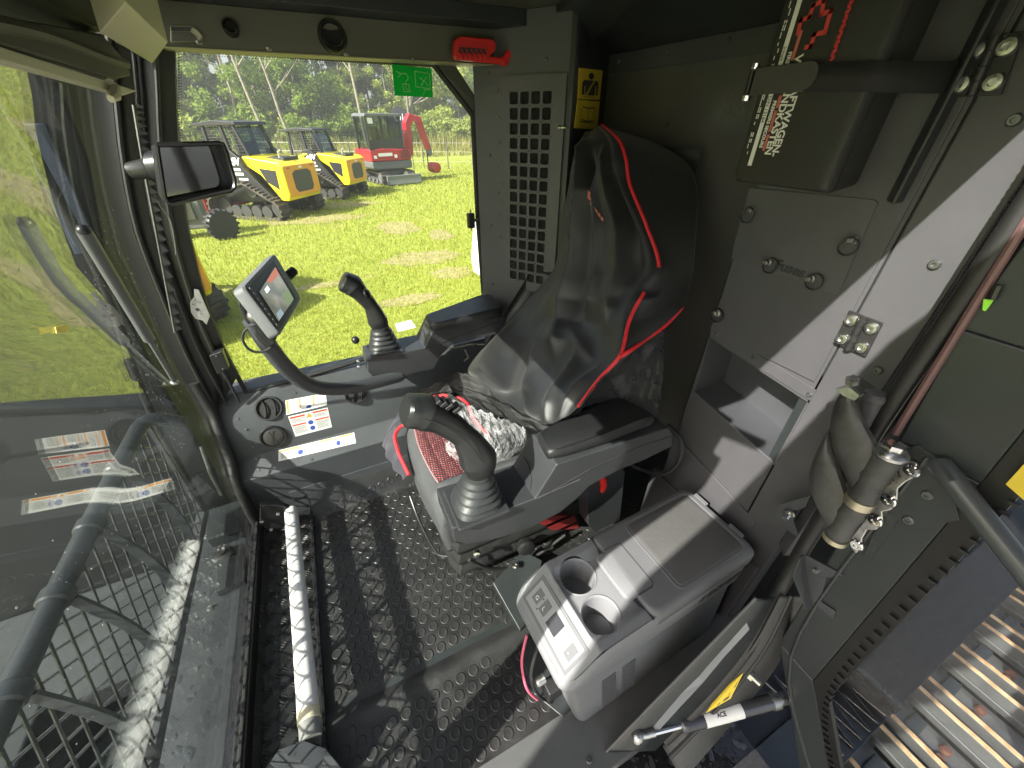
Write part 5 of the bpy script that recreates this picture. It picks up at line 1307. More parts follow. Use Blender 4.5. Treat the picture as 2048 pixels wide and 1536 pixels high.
b = MB(); b.tube([at(900, 698, 'y', YF + .03), at(940, 690, 'y', YF + .03), at(975, 690, 'y', YF + .03)], .004, 6); b.tube([at(930, 700, 'y', YF + .02), at(937, 715, 'y', YF + .02), at(928, 722, 'y', YF + .02)], .004, 6); b.build('mount_rod', M_STEEL, fcn, smooth=True)
def joystick(name, label, base, wx, wy, hz, path, rad_, hat, parent_lab):
    t = thing(name, label, 'joystick', base)
    b = MB(); R = []; n = 22; top = Vector(path[0])
    for k in range(n + 1):
        f = k / n; c = Vector(base).lerp(top, f); c.z = base[2] + (top.z - base[2]) * f
        ex = .55 + .45 * min(1, f * 1.5); rip = 1 + (.07 if k % 4 in (1, 2) else -.05) * (1 if .1 < f < .95 else 0)
        ax = (wx * (1 - f) + .030 * f) * rip; ay = (wy * (1 - f) + .030 * f) * rip
        R.append([c + Vector((ax * math.copysign(abs(math.cos(a)) ** ex, math.cos(a)), ay * math.copysign(abs(math.sin(a)) ** ex, math.sin(a)), 0)) for a in [2 * math.pi * q / 28 for q in range(28)]])
    b.loft(R); b.build('gaiter', M_GAIT, t, smooth=True)
    b = MB(); b.box(Vector(base) + Vector((-wx * 1.08, -wy * 1.08, -.006)), Vector(base) + Vector((wx * 1.08, wy * 1.08, .006))); b.build('gaiter_base', M_GAIT, t, bevel=.004)
    Pp = spline(path, 8); rr2 = []
    m = len(rad_) - 1
    R = []
    side_ax = Vector((0, 1, 0))
    for i, p in enumerate(Pp):
        f = i / (len(Pp) - 1) * m; j = min(int(f), m - 1); r0, r1 = rad_[j], rad_[j + 1]; w = r0[0] + (r1[0] - r0[0]) * (f - j); d = r0[1] + (r1[1] - r0[1]) * (f - j)
        tdir = (Pp[min(i + 1, len(Pp) - 1)] - Pp[max(i - 1, 0)]).normalized(); fw = side_ax.cross(tdir).normalized(); sd = tdir.cross(fw)
        R.append([p + fw * d * math.copysign(abs(math.cos(a)) ** .8, math.cos(a)) + sd * w * math.copysign(abs(math.sin(a)) ** .8, math.sin(a)) for a in [2 * math.pi * q / 20 for q in range(20)]])
    b = MB(); b.loft(R); b.build('grip', M_GRIP, t, smooth=True)
    return t, Pp, R
nb = at(952, 1003, 'z', .607); 
nj, Pp, R = joystick('joystick', 'big black near joystick leaning forward out of a ribbed gaiter', tuple(nb), .058, .056, .1,
  [Vector((nb.x + .012, nb.y, .705)), at(955, 915, 'y', nb.y), at(925, 870, 'y', nb.y + .005), at(880, 838, 'y', nb.y + .01), at(850, 825, 'y', nb.y + .012), at(828, 822, 'y', nb.y + .012)],
  [(.028, .031), (.036, .041), (.0235, .025), (.028, .028), (.035, .034), (.032, .029)], None, None)
MB().loft([[p + (Pp[-1] - Pp[-2]).normalized() * d + (p - Pp[-1]) * (s - 1) for p in R[-1]] for d, s in ((-.004, 1.04), (.012, 1.02), (.018, .85))]).build('head_cap', M_GRIP, nj, smooth=True)
b = MB(); c = at(893, 815, 'y', nb.y + .045); b.box(c + Vector((-.012, -.006, -.012)), c + Vector((.014, .01, .012))); b.build('thumb_switch', M_BLACK, nj, bevel=.004)
b = MB()
for k in range(4):
    q_ = Pp[-8 - 3 * k]; b.obox(q_ + Vector((.026 + .002 * k, -.004, .020)), (.008, 0, .004), (0, .012, 0), (-.002, 0, .004))
b.build('button_row', M_BLACK, nj, bevel=.002)['kind'] = 'stuff'
b = MB(); b.tube([p_ + Vector((.0, -.0345, .006)) for p_ in Pp[10:-6]], .0012, 5); b.build('mould_seam', M_INK, nj)
fb = at(768, 692, 'z', at(790, 708, 'y', YF)[2]); 
fj, Pp, R = joystick('joystick', 'far black joystick standing in its gaiter before the side window', (fb.x, YF + .055, fb.z), .055, .05, .1,
  [at(760, 652, 'y', YF + .055), at(755, 640, 'y', YF + .055), at(742, 612, 'y', YF + .055), at(722, 588, 'y', YF + .055), at(706, 572, 'y', YF + .055), at(694, 566, 'y', YF + .055)],
  [(.026, .03), (.030, .034), (.022, .024), (.026, .027), (.034, .036), (.030, .032)], None, None)
b = MB(); c = at(733, 588, 'y', YF + .02); b.lathe(c, (1, -.6, .5), [(0, .016), (.006, .016), (.010, .011), (.011, .004)], 16); b.build('thumb_roller', M_BLACKS, fj, smooth=True)
MB().loft([[p + (Pp[-1] - Pp[-2]).normalized() * d + (p - Pp[-1]) * (s - 1) for p in R[-1]] for d, s in ((-.004, 1.05), (.012, 1.02), (.017, .85))]).build('head_cap', M_GRIP, fj, smooth=True)
# console support bracket with the red release handle
br = thing('console_bracket', 'dark console support plate with a red release handle', 'bracket', at(1210, 1020, 'y', .62))
b = MB(); b.prism([at(x, y, 'y', .60) for x, y in [(1172, 960), (1245, 935), (1250, 945), (1240, 1040), (1190, 1065), (1178, 1052)]], (0, .06, 0)); b.build('plate', M_POD, br, bevel=.002)
b = MB(); pts = [at(x, y, 'y', .592) for x, y in [(1197, 948), (1205, 958), (1207, 970), (1204, 982)]]; b.tube(pts, [.008, .011, .011, .008], 10); b.build('red_handle', M_RED, br, smooth=True)
cbl = MB().tube([at(1335, 850, 'x', .86), at(1362, 880, 'x', .86), at(1358, 925, 'x', .85), at(1325, 948, 'x', .83), at(1280, 938, 'x', .82), at(1255, 925, 'x', .80)], .0075, 8, sub=8).build('cable_loop', M_RUBBER, smooth=True)
tag(cbl, 'thick black cable looping behind the near armrest', 'cable')

# ================================================================== MONITOR ON ITS ARM
MN = Vector((.82, -.33, .42)).normalized(); MP = Vector((-.12, 1.05, 1.0))
def mp(x, y, l=0): return atp(x, y, MN, MP) + MN * l
mo = thing('display_monitor', 'grey framed operator display tilted on a bent black tube arm', 'monitor', mp(550, 590))
fr4 = [mp(x, y) for x, y in [(484, 573), (549, 505), (604, 597), (560, 672)]]
b = MB(); cen_ = sum(fr4, Vector()) / 4
def ins(Q, g): return [p + (cen_ - p).normalized() * g for p in Q]
def rr4(Q, r=.012):
    o = []
    for i in range(4):
        p, a, c = Q[i], Q[i - 1], Q[(i + 1) % 4]; da = (a - p).normalized(); dc = (c - p).normalized()
        for k in range(5):
            t = k / 4; o.append((p + da * r) * (1 - t) ** 2 + p * 2 * t * (1 - t) + (p + dc * r) * t * t)
    return o
b.loft([[p - MN * .034 for p in rr4(ins(fr4, .012))], [p - MN * .028 for p in rr4(fr4)], [p - MN * .004 for p in rr4(fr4)], [p for p in rr4(ins(fr4, .004))]])
M_MON = mat('monitor_grey', (.13, .135, .14), .38, bump=.1, bscale=500); b.build('casing', M_MON, mo, smooth=True)
def mq(pts, l, name, m, th=.0012): return MB().prism([mp(x, y, l) for x, y in pts], -MN * th).build(name, m, mo)
mq([(494, 577), (547, 522), (595, 598), (559, 658)], .001, 'front_plate', mat('monitor_plate', (.055, .057, .06), .35), .0015)
mq([(514, 583), (549, 528), (589, 599), (556, 648)], .0018, 'screen_border', M_BLACKS)
def screenmat():
    m = bpy.data.materials.new('screen_picture'); m.use_nodes = True; nt = m.node_tree; b = nt.nodes['Principled BSDF']; L = nt.links.new
    tc = nt.nodes.new('ShaderNodeTexCoord'); n = nt.nodes.new('ShaderNodeTexNoise'); n.inputs['Scale'].default_value = 22; n.inputs['Detail'].default_value = 3; L(tc.outputs['Object'], n.inputs['Vector'])
    sx = nt.nodes.new('ShaderNodeSeparateXYZ'); L(tc.outputs['Object'], sx.inputs[0])
    r = nt.nodes.new('ShaderNodeValToRGB'); e = r.color_ramp.elements; e[0].position = .25; e[0].color = (.09, .10, .09, 1); e[1].position = .75; e[1].color = (.36, .33, .27, 1)
    x = r.color_ramp.elements.new(.5); x.color = (.18, .19, .15, 1); L(n.outputs[0], r.inputs[0])
    L(r.outputs[0], b.inputs['Base Color']); L(r.outputs[0], b.inputs['Emission Color']); b.inputs['Emission Strength'].default_value = .3; b.inputs['Roughness'].default_value = .1
    return m
mq([(518, 584), (549, 535), (586, 599), (556, 643)], .0026, 'screen', screenmat())
def emat(name, c, s=.6):
    m = mat(name, c, .2); b = m.node_tree.nodes['Principled BSDF']; b.inputs['Emission Color'].default_value = (*c, 1); b.inputs['Emission Strength'].default_value = s; return m
mq([(532, 562), (549, 536), (556, 549), (540, 568)], .0031, 'warning_field', emat('screen_orange', (.45, .14, .08), .35))
mq([(562, 590), (574, 578), (585, 598), (574, 614)], .0031, 'green_field', emat('screen_green', (.16, .21, .10), .35))
mq([(551, 628), (559, 618), (566, 628), (557, 641)], .0031, 'blue_field', emat('screen_blue', (.25, .33, .36), .35))
mq([(527, 580), (533, 572), (538, 580), (532, 588)], .0031, 'read_out', emat('screen_white', (.6, .62, .65)))
b = MB()
for k in range(8):
    t = k / 7
    for (a0, a1) in (((500, 578), (553, 650)), ((556, 540), (590, 594))):
        p = mp(a0[0] + (a1[0] - a0[0]) * t, a0[1] + (a1[1] - a0[1]) * t, .0022); b.lathe(p, MN, [(0, .0042), (.0012, .004)], 10)
o = b.build('soft_keys', M_MON, mo, smooth=True); o['kind'] = 'stuff'
p = mp(583, 548, -.012); b = MB(); b.lathe(p, (MN + Vector((0, .9, 0))).normalized(), [(0, .012), (.022, .012), (.026, .009)], 14); b.build('rotary_knob', M_BLACK, mo, smooth=True)
arm = mo
pth = [at(505, 640, 'y', 1.06), at(522, 668, 'y', 1.07), at(545, 703, 'y', 1.09), at(575, 738, 'y', 1.12), at(610, 765, 'y', 1.15), at(650, 777, 'y', 1.18), at(710, 774, 'y', 1.22), at(800, 752, 'y', 1.28)]
MB().tube(pth, .0225, 16, sub=8).build('arm_tube', M_GREY, arm, smooth=True)
b = MB(); b.tube([at(500, 615, 'y', 1.07), at(515, 650, 'y', 1.06), at(530, 672, 'y', 1.06), at(545, 682, 'y', 1.06)], .019, 12, sub=6); b.build('arm_bracket', M_BLACKS, arm, smooth=True)
MB().ball(at(510, 632, 'y', 1.05), .018, 12, 8).build('ball_joint', M_DSTEEL, arm, smooth=True)
cb = thing('monitor_cables', 'black cables looping behind the display', 'cables', at(490, 670, 'y', 1.05))
for pts in ([(497, 655), (487, 665), (486, 682), (500, 700), (522, 704), (540, 696), (548, 684)], [(483, 590), (480, 610), (490, 635), (505, 655), (520, 670)], [(487, 588), (485, 615), (498, 645), (515, 668)]):
    MB().tube([at(x, y, 'y', 1.05) for x, y in pts], .0033, 7, sub=8).build('cable', M_RUBBER, cb, smooth=True)

# ================================================================== HOODED MIRROR ON THE PILLAR
HN = Vector((.34, -.94, .05)).normalized(); HP = Vector((-.17, 1.1, 1.26))
def hpx(x, y, l=0): return atp(x, y, HN, HP) + HN * l
hm = thing('hooded_mirror', 'black hooded rear-view screen bolted to the windshield pillar', 'mirror', hpx(390, 345))
outl = [(306, 290), (428, 287), (435, 289), (441, 303), (458, 358), (458, 372), (451, 380), (338, 404), (328, 402), (322, 392)]
O = [hpx(*q) for q in outl]; cO = sum(O, Vector()) / len(O)
def sc(Q, s, l): return [cO + (p - cO) * s + HN * l for p in Q]
b = MB(); b.loft([sc(O, .80, -.085), sc(O, .93, -.07), sc(O, 1, -.02), sc(O, 1, .045), sc(O, .965, .047), sc(O, .95, .0), sc(O, .93, -.012)], cap=False)
b.loft([sc(O, .80, -.085), sc(O, .5, -.088)], cap=True); b.build('hood', M_BLACK, hm, smooth=True)
b = MB(); b.poly(sc(O, .94, -.010)); b.build('mirror_face', mat('dark_mirror', (.15, .153, .158), .05, 1.0), hm)
b = MB(); b.tube([p + HN * 0 for p in sc(O, 1.0, .046)] + [sc(O, 1.0, .046)[0]], .004, 6); b.build('rim', M_BLACKS, hm, smooth=True)
MB().prism([hpx(384, 392, .048), hpx(398, 389, .048), hpx(398, 393, .048), hpx(384, 397, .048)], HN * .001).build('name_tag', M_INKL, hm)
b = MB(); p = hpx(345, 335, -.08); b.lathe(p, (-1, .35, -.1), [(0, .03), (.02, .03), (.03, .02), (.07, .016)], 16); b.build('swivel', M_BLACKS, hm, smooth=True)

# ================================================================== HAMMER, FRONT HEADER, VISOR
eh = thing('escape_hammer', 'red emergency hammer in its holder at the end of the header', 'emergency hammer', at(960, 105, 'y', 1.36))
def ep(x, y, yy=1.372): return at(x, y, 'y', yy)
b = MB(); outer = [(905, 82), (915, 74), (980, 80), (988, 90), (985, 104), (975, 114), (1012, 117), (1004, 132), (985, 128), (908, 121), (903, 112)]
b.prism([ep(*q) for q in outer], (0, -.022, 0)); b.build('holder', M_RED, eh, bevel=.004)
b = MB(); b.prism([ep(x, y, 1.3495) for x, y in [(919, 94), (975, 98), (972, 110), (917, 106)]], (0, -.001, 0)); b.build('grip_opening', M_INK, eh)
b = MB()
for k in range(6):
    x = 918 + k * 9.6; b.tube([ep(x, 107, 1.348), ep(x + 4, 112, 1.344), ep(x + 3, 119, 1.346)], .0035, 6); b.tube([ep(x + 5, 98, 1.349), ep(x + 8, 105, 1.346)], .002, 5)
b.build('finger_ribs', M_RED, eh, smooth=True)
b = MB(); p, q = ep(1005, 126, 1.355), ep(1027, 98, 1.355); b.cyl(p, q, .0125, n=14); b.build('hammer_body', M_RED, eh, smooth=True)
p2 = ep(1034, 84, 1.355); b = MB(); b.cyl(q, p2, .0095, n=14); b.build('hammer_head', mat('brass_steel', (.6, .55, .35), .25, 1.0), eh, smooth=True)
b = MB(); b.cyl(p2, p2 + (p2 - q).normalized() * .004, .0105, n=14); b.build('head_ring', M_BLACK, eh)

fh = struct(MB().prism([(-.285, .1, 1.46), (-.17, .1, 1.505), (-.12, .1, 1.62), (-.285, .1, 1.62)], (0, 1.0, 0)).build('front_header', mat('header_black', (.012, .012, .01), .6), bevel=.004))
M_BOX = mat('liner_cream', (.44, .42, .28), .5, var=.05, bump=.1, bscale=250)
z0 = 1.437
bxq = [at(200, 66, 'z', z0), at(252, 6, 'z', z0 + .01), at(336, 86, 'z', z0 + .01), at(305, 128, 'z', z0)]
dbx = thing('duct_box', 'pale olive angular duct box in the front upper corner of the cab', 'duct box', bxq[2])
b = MB(); b.prism(bxq, (.02, .03, .17)); b.build('cover', M_BOX, dbx, bevel=.002)
b = MB(); b.prism([at(335, 0, 'y', 1.40), at(372, -20, 'y', 1.40), at(425, 72, 'y', 1.40), at(343, 84, 'y', 1.40)], (0, .07, 0)); b.build('front_corner_panel', M_BOX, dbx, bevel=.002)
spk = thing('speaker', 'speaker with a fine perforated grille behind the duct box', 'speaker', at(365, 72, 'y', 1.39))
def sx_(x, y, yy=1.396): return at(x, y, 'y', yy)
b = MB(); b.prism([sx_(*q) for q in [(342, 52), (385, 53), (397, 60), (408, 74), (403, 84), (342, 86)]], (0, -.012, 0)); b.build('surround', M_BOX, spk, bevel=.004)
b = MB(); b.prism([sx_(x, y, 1.3835) for x, y in [(343, 63), (380, 64), (390, 70), (396, 79), (388, 83), (343, 83)]], (0, -.001, 0)); b.build('grille', mat('speaker_mesh', (.09, .09, .075), .6, bump=1.0, bscale=900), spk)
b = MB(); b.prism([sx_(x, y, 1.3835) for x, y in [(342, 53), (384, 54), (380, 63), (342, 62)]], (0, -.002, 0)); b.build('upper_slot', M_INK, spk)
b = MB(); b.prism([at(-80, -30, 'z', 1.475), at(262, -30, 'z', 1.475), at(199, 64, 'z', 1.475), at(-80, 33, 'z', 1.475)], (0, 0, .03)); b.build('shroud', mat('header_black', (.012, .012, .01), .6), fh)
# roller blind and its rail
vr = thing('roller_blind', 'dark roller blind hanging under the front header with a pale pull rail', 'blind', (-.25, .7, 1.40))
xv = -.245
b = MB(); b.prism([at(-60, 20, 'x', xv), at(205, 68, 'x', xv), at(256, 127, 'x', xv), at(262, 152, 'x', xv), at(232, 160, 'x', xv), at(-60, 70, 'x', xv)], (-.02, 0, 0)); b.build('fabric', mat('blind_fabric', (.055, .054, .044), .7, var=.2, vscale=8, bump=.2), vr, bevel=.003)
b = MB(); b.tube([at(-60, 35, 'x', xv + .003), at(90, 70, 'x', xv + .003), at(200, 112, 'x', xv + .003), at(250, 128, 'x', xv + .003)], .008, 8, sub=6); b.build('fabric_fold', mat('blind_fabric', (.055, .054, .044), .7), vr, smooth=True)
b = MB(); r0 = [at(-60, 72, 'x', xv), at(276, 182, 'x', xv)]; b.prism([r0[0], r0[1], at(250, 191, 'x', xv), at(-60, 104, 'x', xv)], (-.016, 0, 0)); b.build('pull_rail', mat('rail_cream', (.5, .48, .36), .45), vr, bevel=.002)
b = MB(); b.tube([at(218, 163, 'x', xv + .004), at(226, 172, 'x', xv + .004), at(228, 190, 'x', xv + .004), at(222, 198, 'x', xv + .004)], [.005, .009, .009, .005], 8); b.build('pull_tab', mat('rail_cream', (.5, .48, .36), .45), vr, smooth=True)
# green escape sticker on the side window
def greenmat():
    m = bpy.data.materials.new('backlit_green'); m.use_nodes = True; nt = m.node_tree; nt.nodes.clear()
    out = nt.nodes.new('ShaderNodeOutputMaterial'); d = nt.nodes.new('ShaderNodeBsdfDiffuse'); t = nt.nodes.new('ShaderNodeBsdfTranslucent'); x = nt.nodes.new('ShaderNodeMixShader')
    for n in (d, t): n.inputs[0].default_value = (.03, .55, .12, 1)
    x.inputs[0].default_value = .6; nt.links.new(d.outputs[0], x.inputs[1]); nt.links.new(t.outputs[0], x.inputs[2]); nt.links.new(x.outputs[0], out.inputs[0]); return m
gs_ = [(784, 128), (863, 137), (866, 195), (790, 191)]
es = MB().prism([at(*q, 'y', WY - .001) for q in gs_], (0, .003, 0)).build('escape_sticker', greenmat(), win, label='bright green emergency-exit sticker')
def esq(u, v):
    Q = [at(*q, 'y', WY - .003) for q in gs_]; return (Q[0] * (1 - u) + Q[1] * u) * (1 - v) + (Q[3] * (1 - u) + Q[2] * u) * v
M_EP = mat('sticker_pale_print', (.22, .6, .22), .5)
b = MB()
def es_line(pts, w=.0022):
    P = [esq(*p) for p in pts]
    for a, c in zip(P, P[1:]):
        d = (c - a).normalized(); q = Vector((0, 1, 0)).cross(d) * w / 2; b.poly([a + q, c + q, c - q, a - q])
es_line([(.08, .2), (.2, .28), (.33, .25), (.38, .4), (.3, .55), (.3, .75)]); es_line([(.12, .4), (.2, .28)]); es_line([(.3, .75), (.42, .85)]); es_line([(.22, .6), (.38, .6), (.38, .85), (.24, .85), (.22, .6)])
es_line([(.56, .15), (.94, .18), (.94, .7), (.56, .66), (.56, .15)]); es_line([(.7, .62), (.78, .45), (.9, .6)]); es_line([(.78, .45), (.68, .35)]); es_line([(.78, .45), (.86, .3)]); es_line([(.75, .95), (.78, .75), (.95, .72)])
q_ = b.mesh('pictogram', world_loc(es)); q_.materials.append(M_EP); o = bpy.data.objects.new('pictogram', q_); C.objects.link(o); o.parent = es

# ================================================================== FOOTREST ROLLER AND BRACKETS
ft = thing('footrest_bar', 'white sleeved footrest bar lying across the floor at the windshield', 'footrest bar', at(600, 1250, 'z', .12))
fa, fb_ = at(582, 1020, 'z', .12), at(621, 1472, 'z', .12)
u = (fb_ - fa)
MB().lathe(fa, u, [(0, .0225), (u.length * .93, .0255), ], 24).build('sleeve', M_WHITE, ft, smooth=True)
MB().lathe(fa + u * .925, u, [(0, .0260), (u.length * .035, .0262)], 24).build('tape_band', mat('masking_tape', (.55, .5, .36), .6, var=.1), ft, smooth=True)
MB().lathe(fa + u * .96, u, [(0, .0245), (u.length * .05, .0245)], 24).build('bare_end', mat('bar_grey', (.2, .2, .19), .5), ft, smooth=True)
b = MB(); p = at(565, 1020, 'z', .12); b.prism([at(520, 1010, 'y', 1.2), at(560, 1010, 'y', 1.2), at(592, 1020, 'y', 1.2), at(596, 1050, 'y', 1.2), at(540, 1062, 'y', 1.2), at(518, 1048, 'y', 1.2)], (0, .02, 0)); b.build('end_bracket', M_BLACKS, ft, bevel=.004)
dots(ft, [at(524, 1043, 'y', 1.198), at(543, 1059, 'y', 1.198), at(556, 1028, 'y', 1.198)], (0, -1, .2), M_STEEL, .006, .005)
b = MB(); z = .14; b.prism([at(524, 1545, 'z', .05), at(556, 1500, 'z', z), at(608, 1482, 'z', z), at(652, 1498, 'z', z), at(690, 1545, 'z', .05)], (0, 0, -.05))
b.add([at(556, 1500, 'z', z), at(608, 1482, 'z', z), at(652, 1498, 'z', z), at(640, 1545, 'z', .16)], [(0, 1, 3), (1, 2, 3)]); b.build('near_bracket', M_GREY, ft, bevel=.003)
# ================================================================== OUTSIDE: this machine's own front deck, guard and track
GZ = -.9
rs = random.Random(11)
M_DECK = mat('deck_paint', (.045, .05, .054), .3, var=.15, vscale=6, bump=.08, bscale=200, rvar=.1)
M_OUT = mat('machine_dark', (.028, .033, .035), .3, var=.15, vscale=5)
b = MB(); b.box((-.735, .0, -.045), (-.516, 1.42, -.012)); ldg = struct(b.build('front_ledge', M_DECK, bevel=.003))
dots(ldg, [at(x, y, 'z', -.012) for x, y in [(421, 1217), (447, 1157), (432, 1065), (428, 1022)]], (0, 0, 1), M_STEEL, .010, .010)
b = MB(); b.prism([at(415, 1020, 'z', .04), at(480, 1000, 'z', .04), at(480, 1060, 'z', .04), at(412, 1080, 'z', .04)], (0, 0, -.05)); b.build('corner_bracket', M_OUT, ldg, bevel=.003)
b = MB(); b.lathe(at(450, 1112, 'z', .0), (0, 0, 1), [(-.01, .035), (.015, .034), (.02, .028), (.021, .012), (.03, .012)], 18); b.build('isolator_mount', M_RUBBER, ldg, smooth=True)
b = MB(); b.prism([at(433, 1120, 'z', .02), at(488, 1105, 'z', .02), at(488, 1160, 'z', .02), at(430, 1185, 'z', .02)], (0, 0, -.03)); b.build('mount_foot', M_DECK, ldg, bevel=.003)
# water on the ledge and the lower deck
def puddles(parent, n, fx, zf, rmin, rmax, seed):
    r = random.Random(seed); b = MB()
    for k in range(n):
        x, y = fx(r); s = rmin + (rmax - rmin) * r.random() ** 3; ph = [r.random() * 6 for _ in range(3)]
        R = [[Vector((x + t * s * (1 + .35 * math.sin(2 * a + ph[0]) + .2 * math.sin(3 * a + ph[1])) * math.cos(a), y + t * s * 1.3 * (1 + .3 * math.sin(2 * a + ph[2])) * math.sin(a), zf + h * min(1, s / .006) * .0008)) for a in [6.2832 * q / 10 for q in range(10)]] for t, h in ((1, .0), (.8, .7), (.3, 1), (.02, 1))]
        b.loft(R, cap=False)
    o = b.build('water_drops', mat('standing_water', (.04, .045, .05), .05, spec=.6), parent, smooth=True); o['kind'] = 'stuff'
puddles(ldg, 260, lambda r: (-.73 + .22 * r.random(), .3 + 1.0 * r.random()), -.0118, .0015, .014, 5)
b = MB(); b.box((-1.60, .0, -.43), (-.76, 1.05, -.40)); dk = struct(b.build('lower_deck', M_DECK, bevel=.003))
b = MB(); b.prism([(-1.6, .2, -.395), (-.76, .45, -.395), (-.76, .62, -.395), (-1.6, .42, -.395)], (0, 0, .02)); b.build('deck_plate', M_DECK, dk, bevel=.002)
b = MB(); b.box((-.76, .0, -.9), (-.5, 1.42, -.045)); b.build('front_wall', M_OUT, dk)
b = MB(); b.box((-1.6, .7, -.40), (-1.1, 1.02, -.1)); b.build('deck_box', M_OUT, dk, bevel=.01)
b = MB(); b.lathe((-1.05, .32, -.375), (0, 0, 1), [(0, .03), (.012, .03), (.012, .012), (.02, .012)], 6); b.build('deck_bolt', M_STEEL, dk)
o = MB().lathe((-.82, .33, -.395), (.3, .3, .9), [(0, .03), (.004, .032), (.006, .0)], 14).build('lime_tag', M_LIME, dk)
puddles(dk, 320, lambda r: (-1.55 + .75 * r.random(), .02 + 1.0 * r.random()), -.3995, .002, .016, 9)
# window guard: top pipe, lower rail, flat ribs and diamond mesh
M_PIPE = mat('pipe_paint', (.036, .041, .044), .3, var=.12, vscale=6)
XG = -.66; ZT, ZL = .552, .115
gd_ = thing('window_guard', 'grey pipe guard with ribs and diamond mesh in front of the lower windshield', 'window guard', (XG, .7, .27))
MB().tube([(XG, -.1, ZT), (XG, .5, ZT), (XG, 1.2, ZT), (XG + .01, 1.38, ZT - .01), (XG + .06, 1.44, ZT - .08)], .021, 16, sub=4).build('top_pipe', M_PIPE, gd_, smooth=True)
for y in (.22, .40, .58, .76, .94, 1.14):
    b = MB(); b.lathe((XG, y - .02, ZT), (0, 1, 0), [(0, .023), (.004, .027), (.03, .027), (.034, .023)], 16); b.build('pipe_collar', M_PIPE, gd_, smooth=True)
    b = MB(); R = []
    for k in range(9):
        t = k / 8; z = ZT - .02 - (ZT - ZL - .02) * t; x = XG + .012 + .03 * math.sin(math.pi * t)
        R.append([Vector((x - .012, y - .004, z)), Vector((x + .012, y - .004, z)), Vector((x + .012, y + .004, z)), Vector((x - .012, y + .004, z))])
    b.loft(R); b.build('flat_rib', M_PIPE, gd_, bevel=.001)
b = MB(); b.box((XG - .014, -.1, ZL - .02), (XG + .014, 1.36, ZL + .012)); b.build('lower_rail', M_GREY, gd_, bevel=.003)
b = MB(); b.prism([(XG - .006, 1.34, ZL), (XG + .006, 1.34, ZL), (XG + .006, 1.38, ZT), (XG - .006, 1.38, ZT)], (0, .012, 0)); b.build('end_rail', M_GREY, gd_)
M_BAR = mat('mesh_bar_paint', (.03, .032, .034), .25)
M_BAR_GLINT = mat('mesh_bar_glint', (.32, .33, .33), .22, .6)  # brighter copy of the bar paint: sun glint put into one bar family
def meshbar(ya, za, yb, zb, dx):
    pts = []
    for (y, z) in ((ya, za), (yb, zb)): pts.append(Vector((XG + dx, y, z)))
    MB().tube(pts, .0031, 6).build('mesh_bar', M_BAR_GLINT if dx < 0 else M_BAR, gd_, smooth=True)
pit = .062; H_ = ZT - ZL
for fam, sl, dx in ((0, .55, .006), (1, -1.15, -.003)):
    k = -40
    while k < 60:
        y0 = k * pit * (1 if fam else .9); k += 1
        # line y = y0 + sl*(z-ZL)
        pts = []
        zA, zB = ZL, ZT
        yA, yB = y0, y0 + sl * H_
        lo, hi = 0.05, 1.35
        def clip(z): return y0 + sl * (z - ZL)
        if sl > 0:
            z1 = ZL + max(0, (lo - y0) / sl); z2 = ZL + min(H_, (hi - y0) / sl)
        else:
            z1 = ZL + max(0, (hi - y0) / sl); z2 = ZL + min(H_, (lo - y0) / sl)
        if z2 - z1 < .04: continue
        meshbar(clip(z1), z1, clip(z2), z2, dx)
# lowered boom of this machine, standing right in front of the windshield's far side
bm_ = thing('machine_boom', 'dark painted boom of this machine beyond the far side of the windshield', 'boom', (-1.0, 1.9, GZ))
b = MB(); b.prism([(-.66, 1.60, GZ), (-.655, 1.60, .55), (-.62, 1.60, .95), (-.52, 1.60, 1.25), (-.455, 1.60, 1.75), (-1.9, 1.60, 1.75), (-2.6, 1.60, .9), (-2.6, 1.60, GZ)], (0, .5, 0)); b.build('boom_plate', mat('boom_paint', (.012, .013, .014), .55, var=.3, vscale=5), bm_, bevel=.01)
b = MB(); b.prism([(-.66, 1.585, 1.02), (-.60, 1.585, 1.02), (-.56, 1.585, 1.34), (-.62, 1.585, 1.34)], (0, .014, 0)); b.build('valve_cover', mat('blue_grey_paint', (.06, .075, .11), .4), bm_, bevel=.004)
for k, (xa, xb, r_) in enumerate([(-.72, -.60, .012)]):
    b = MB(); b.tube([(xa - .06, 1.57, -.6), (xa, 1.56, .4), (xb - .02, 1.56, 1.0), (xb, 1.565, 1.7)], r_, 10, sub=6); b.build('hydraulic_hose', M_RUBBER, bm_, smooth=True)
b = MB(); b.box((-2.6, 1.05, -.43), (-.95, 1.60, -.36)); b.build('front_skid', M_DECK, bm_, bevel=.01)
# gas strut and bracket outside the windshield edge
gx = thing('windshield_strut', 'grey gas strut outside the windshield edge', 'gas strut', (-.47, 1.0, .9))
pA, pB = at(168, 462, 'x', -.41), at(350, 765, 'x', -.50)
d_ = pB - pA
MB().lathe(pA, d_, [(0, .0125), (d_.length * .62, .0125), (d_.length * .63, .006), (d_.length, .006)], 14).build('cylinder', mat('strut_grey', (.11, .115, .12), .35), gx, smooth=True)
MB().ball(pA, .012, 12, 8).build('upper_joint', M_BLACKS, gx, smooth=True); MB().ball(pB, .010, 12, 8).build('lower_joint', M_STEEL, gx, smooth=True)
tr_ = MB().tube([at(402, 893, 'x', -.55), at(420, 945, 'x', -.55), at(443, 990, 'x', -.55)], .006, 8).build('tie_rod', M_DSTEEL, smooth=True)
tag(tr_, 'short bare steel tie rod outside the lower corner of the windshield', 'rod')

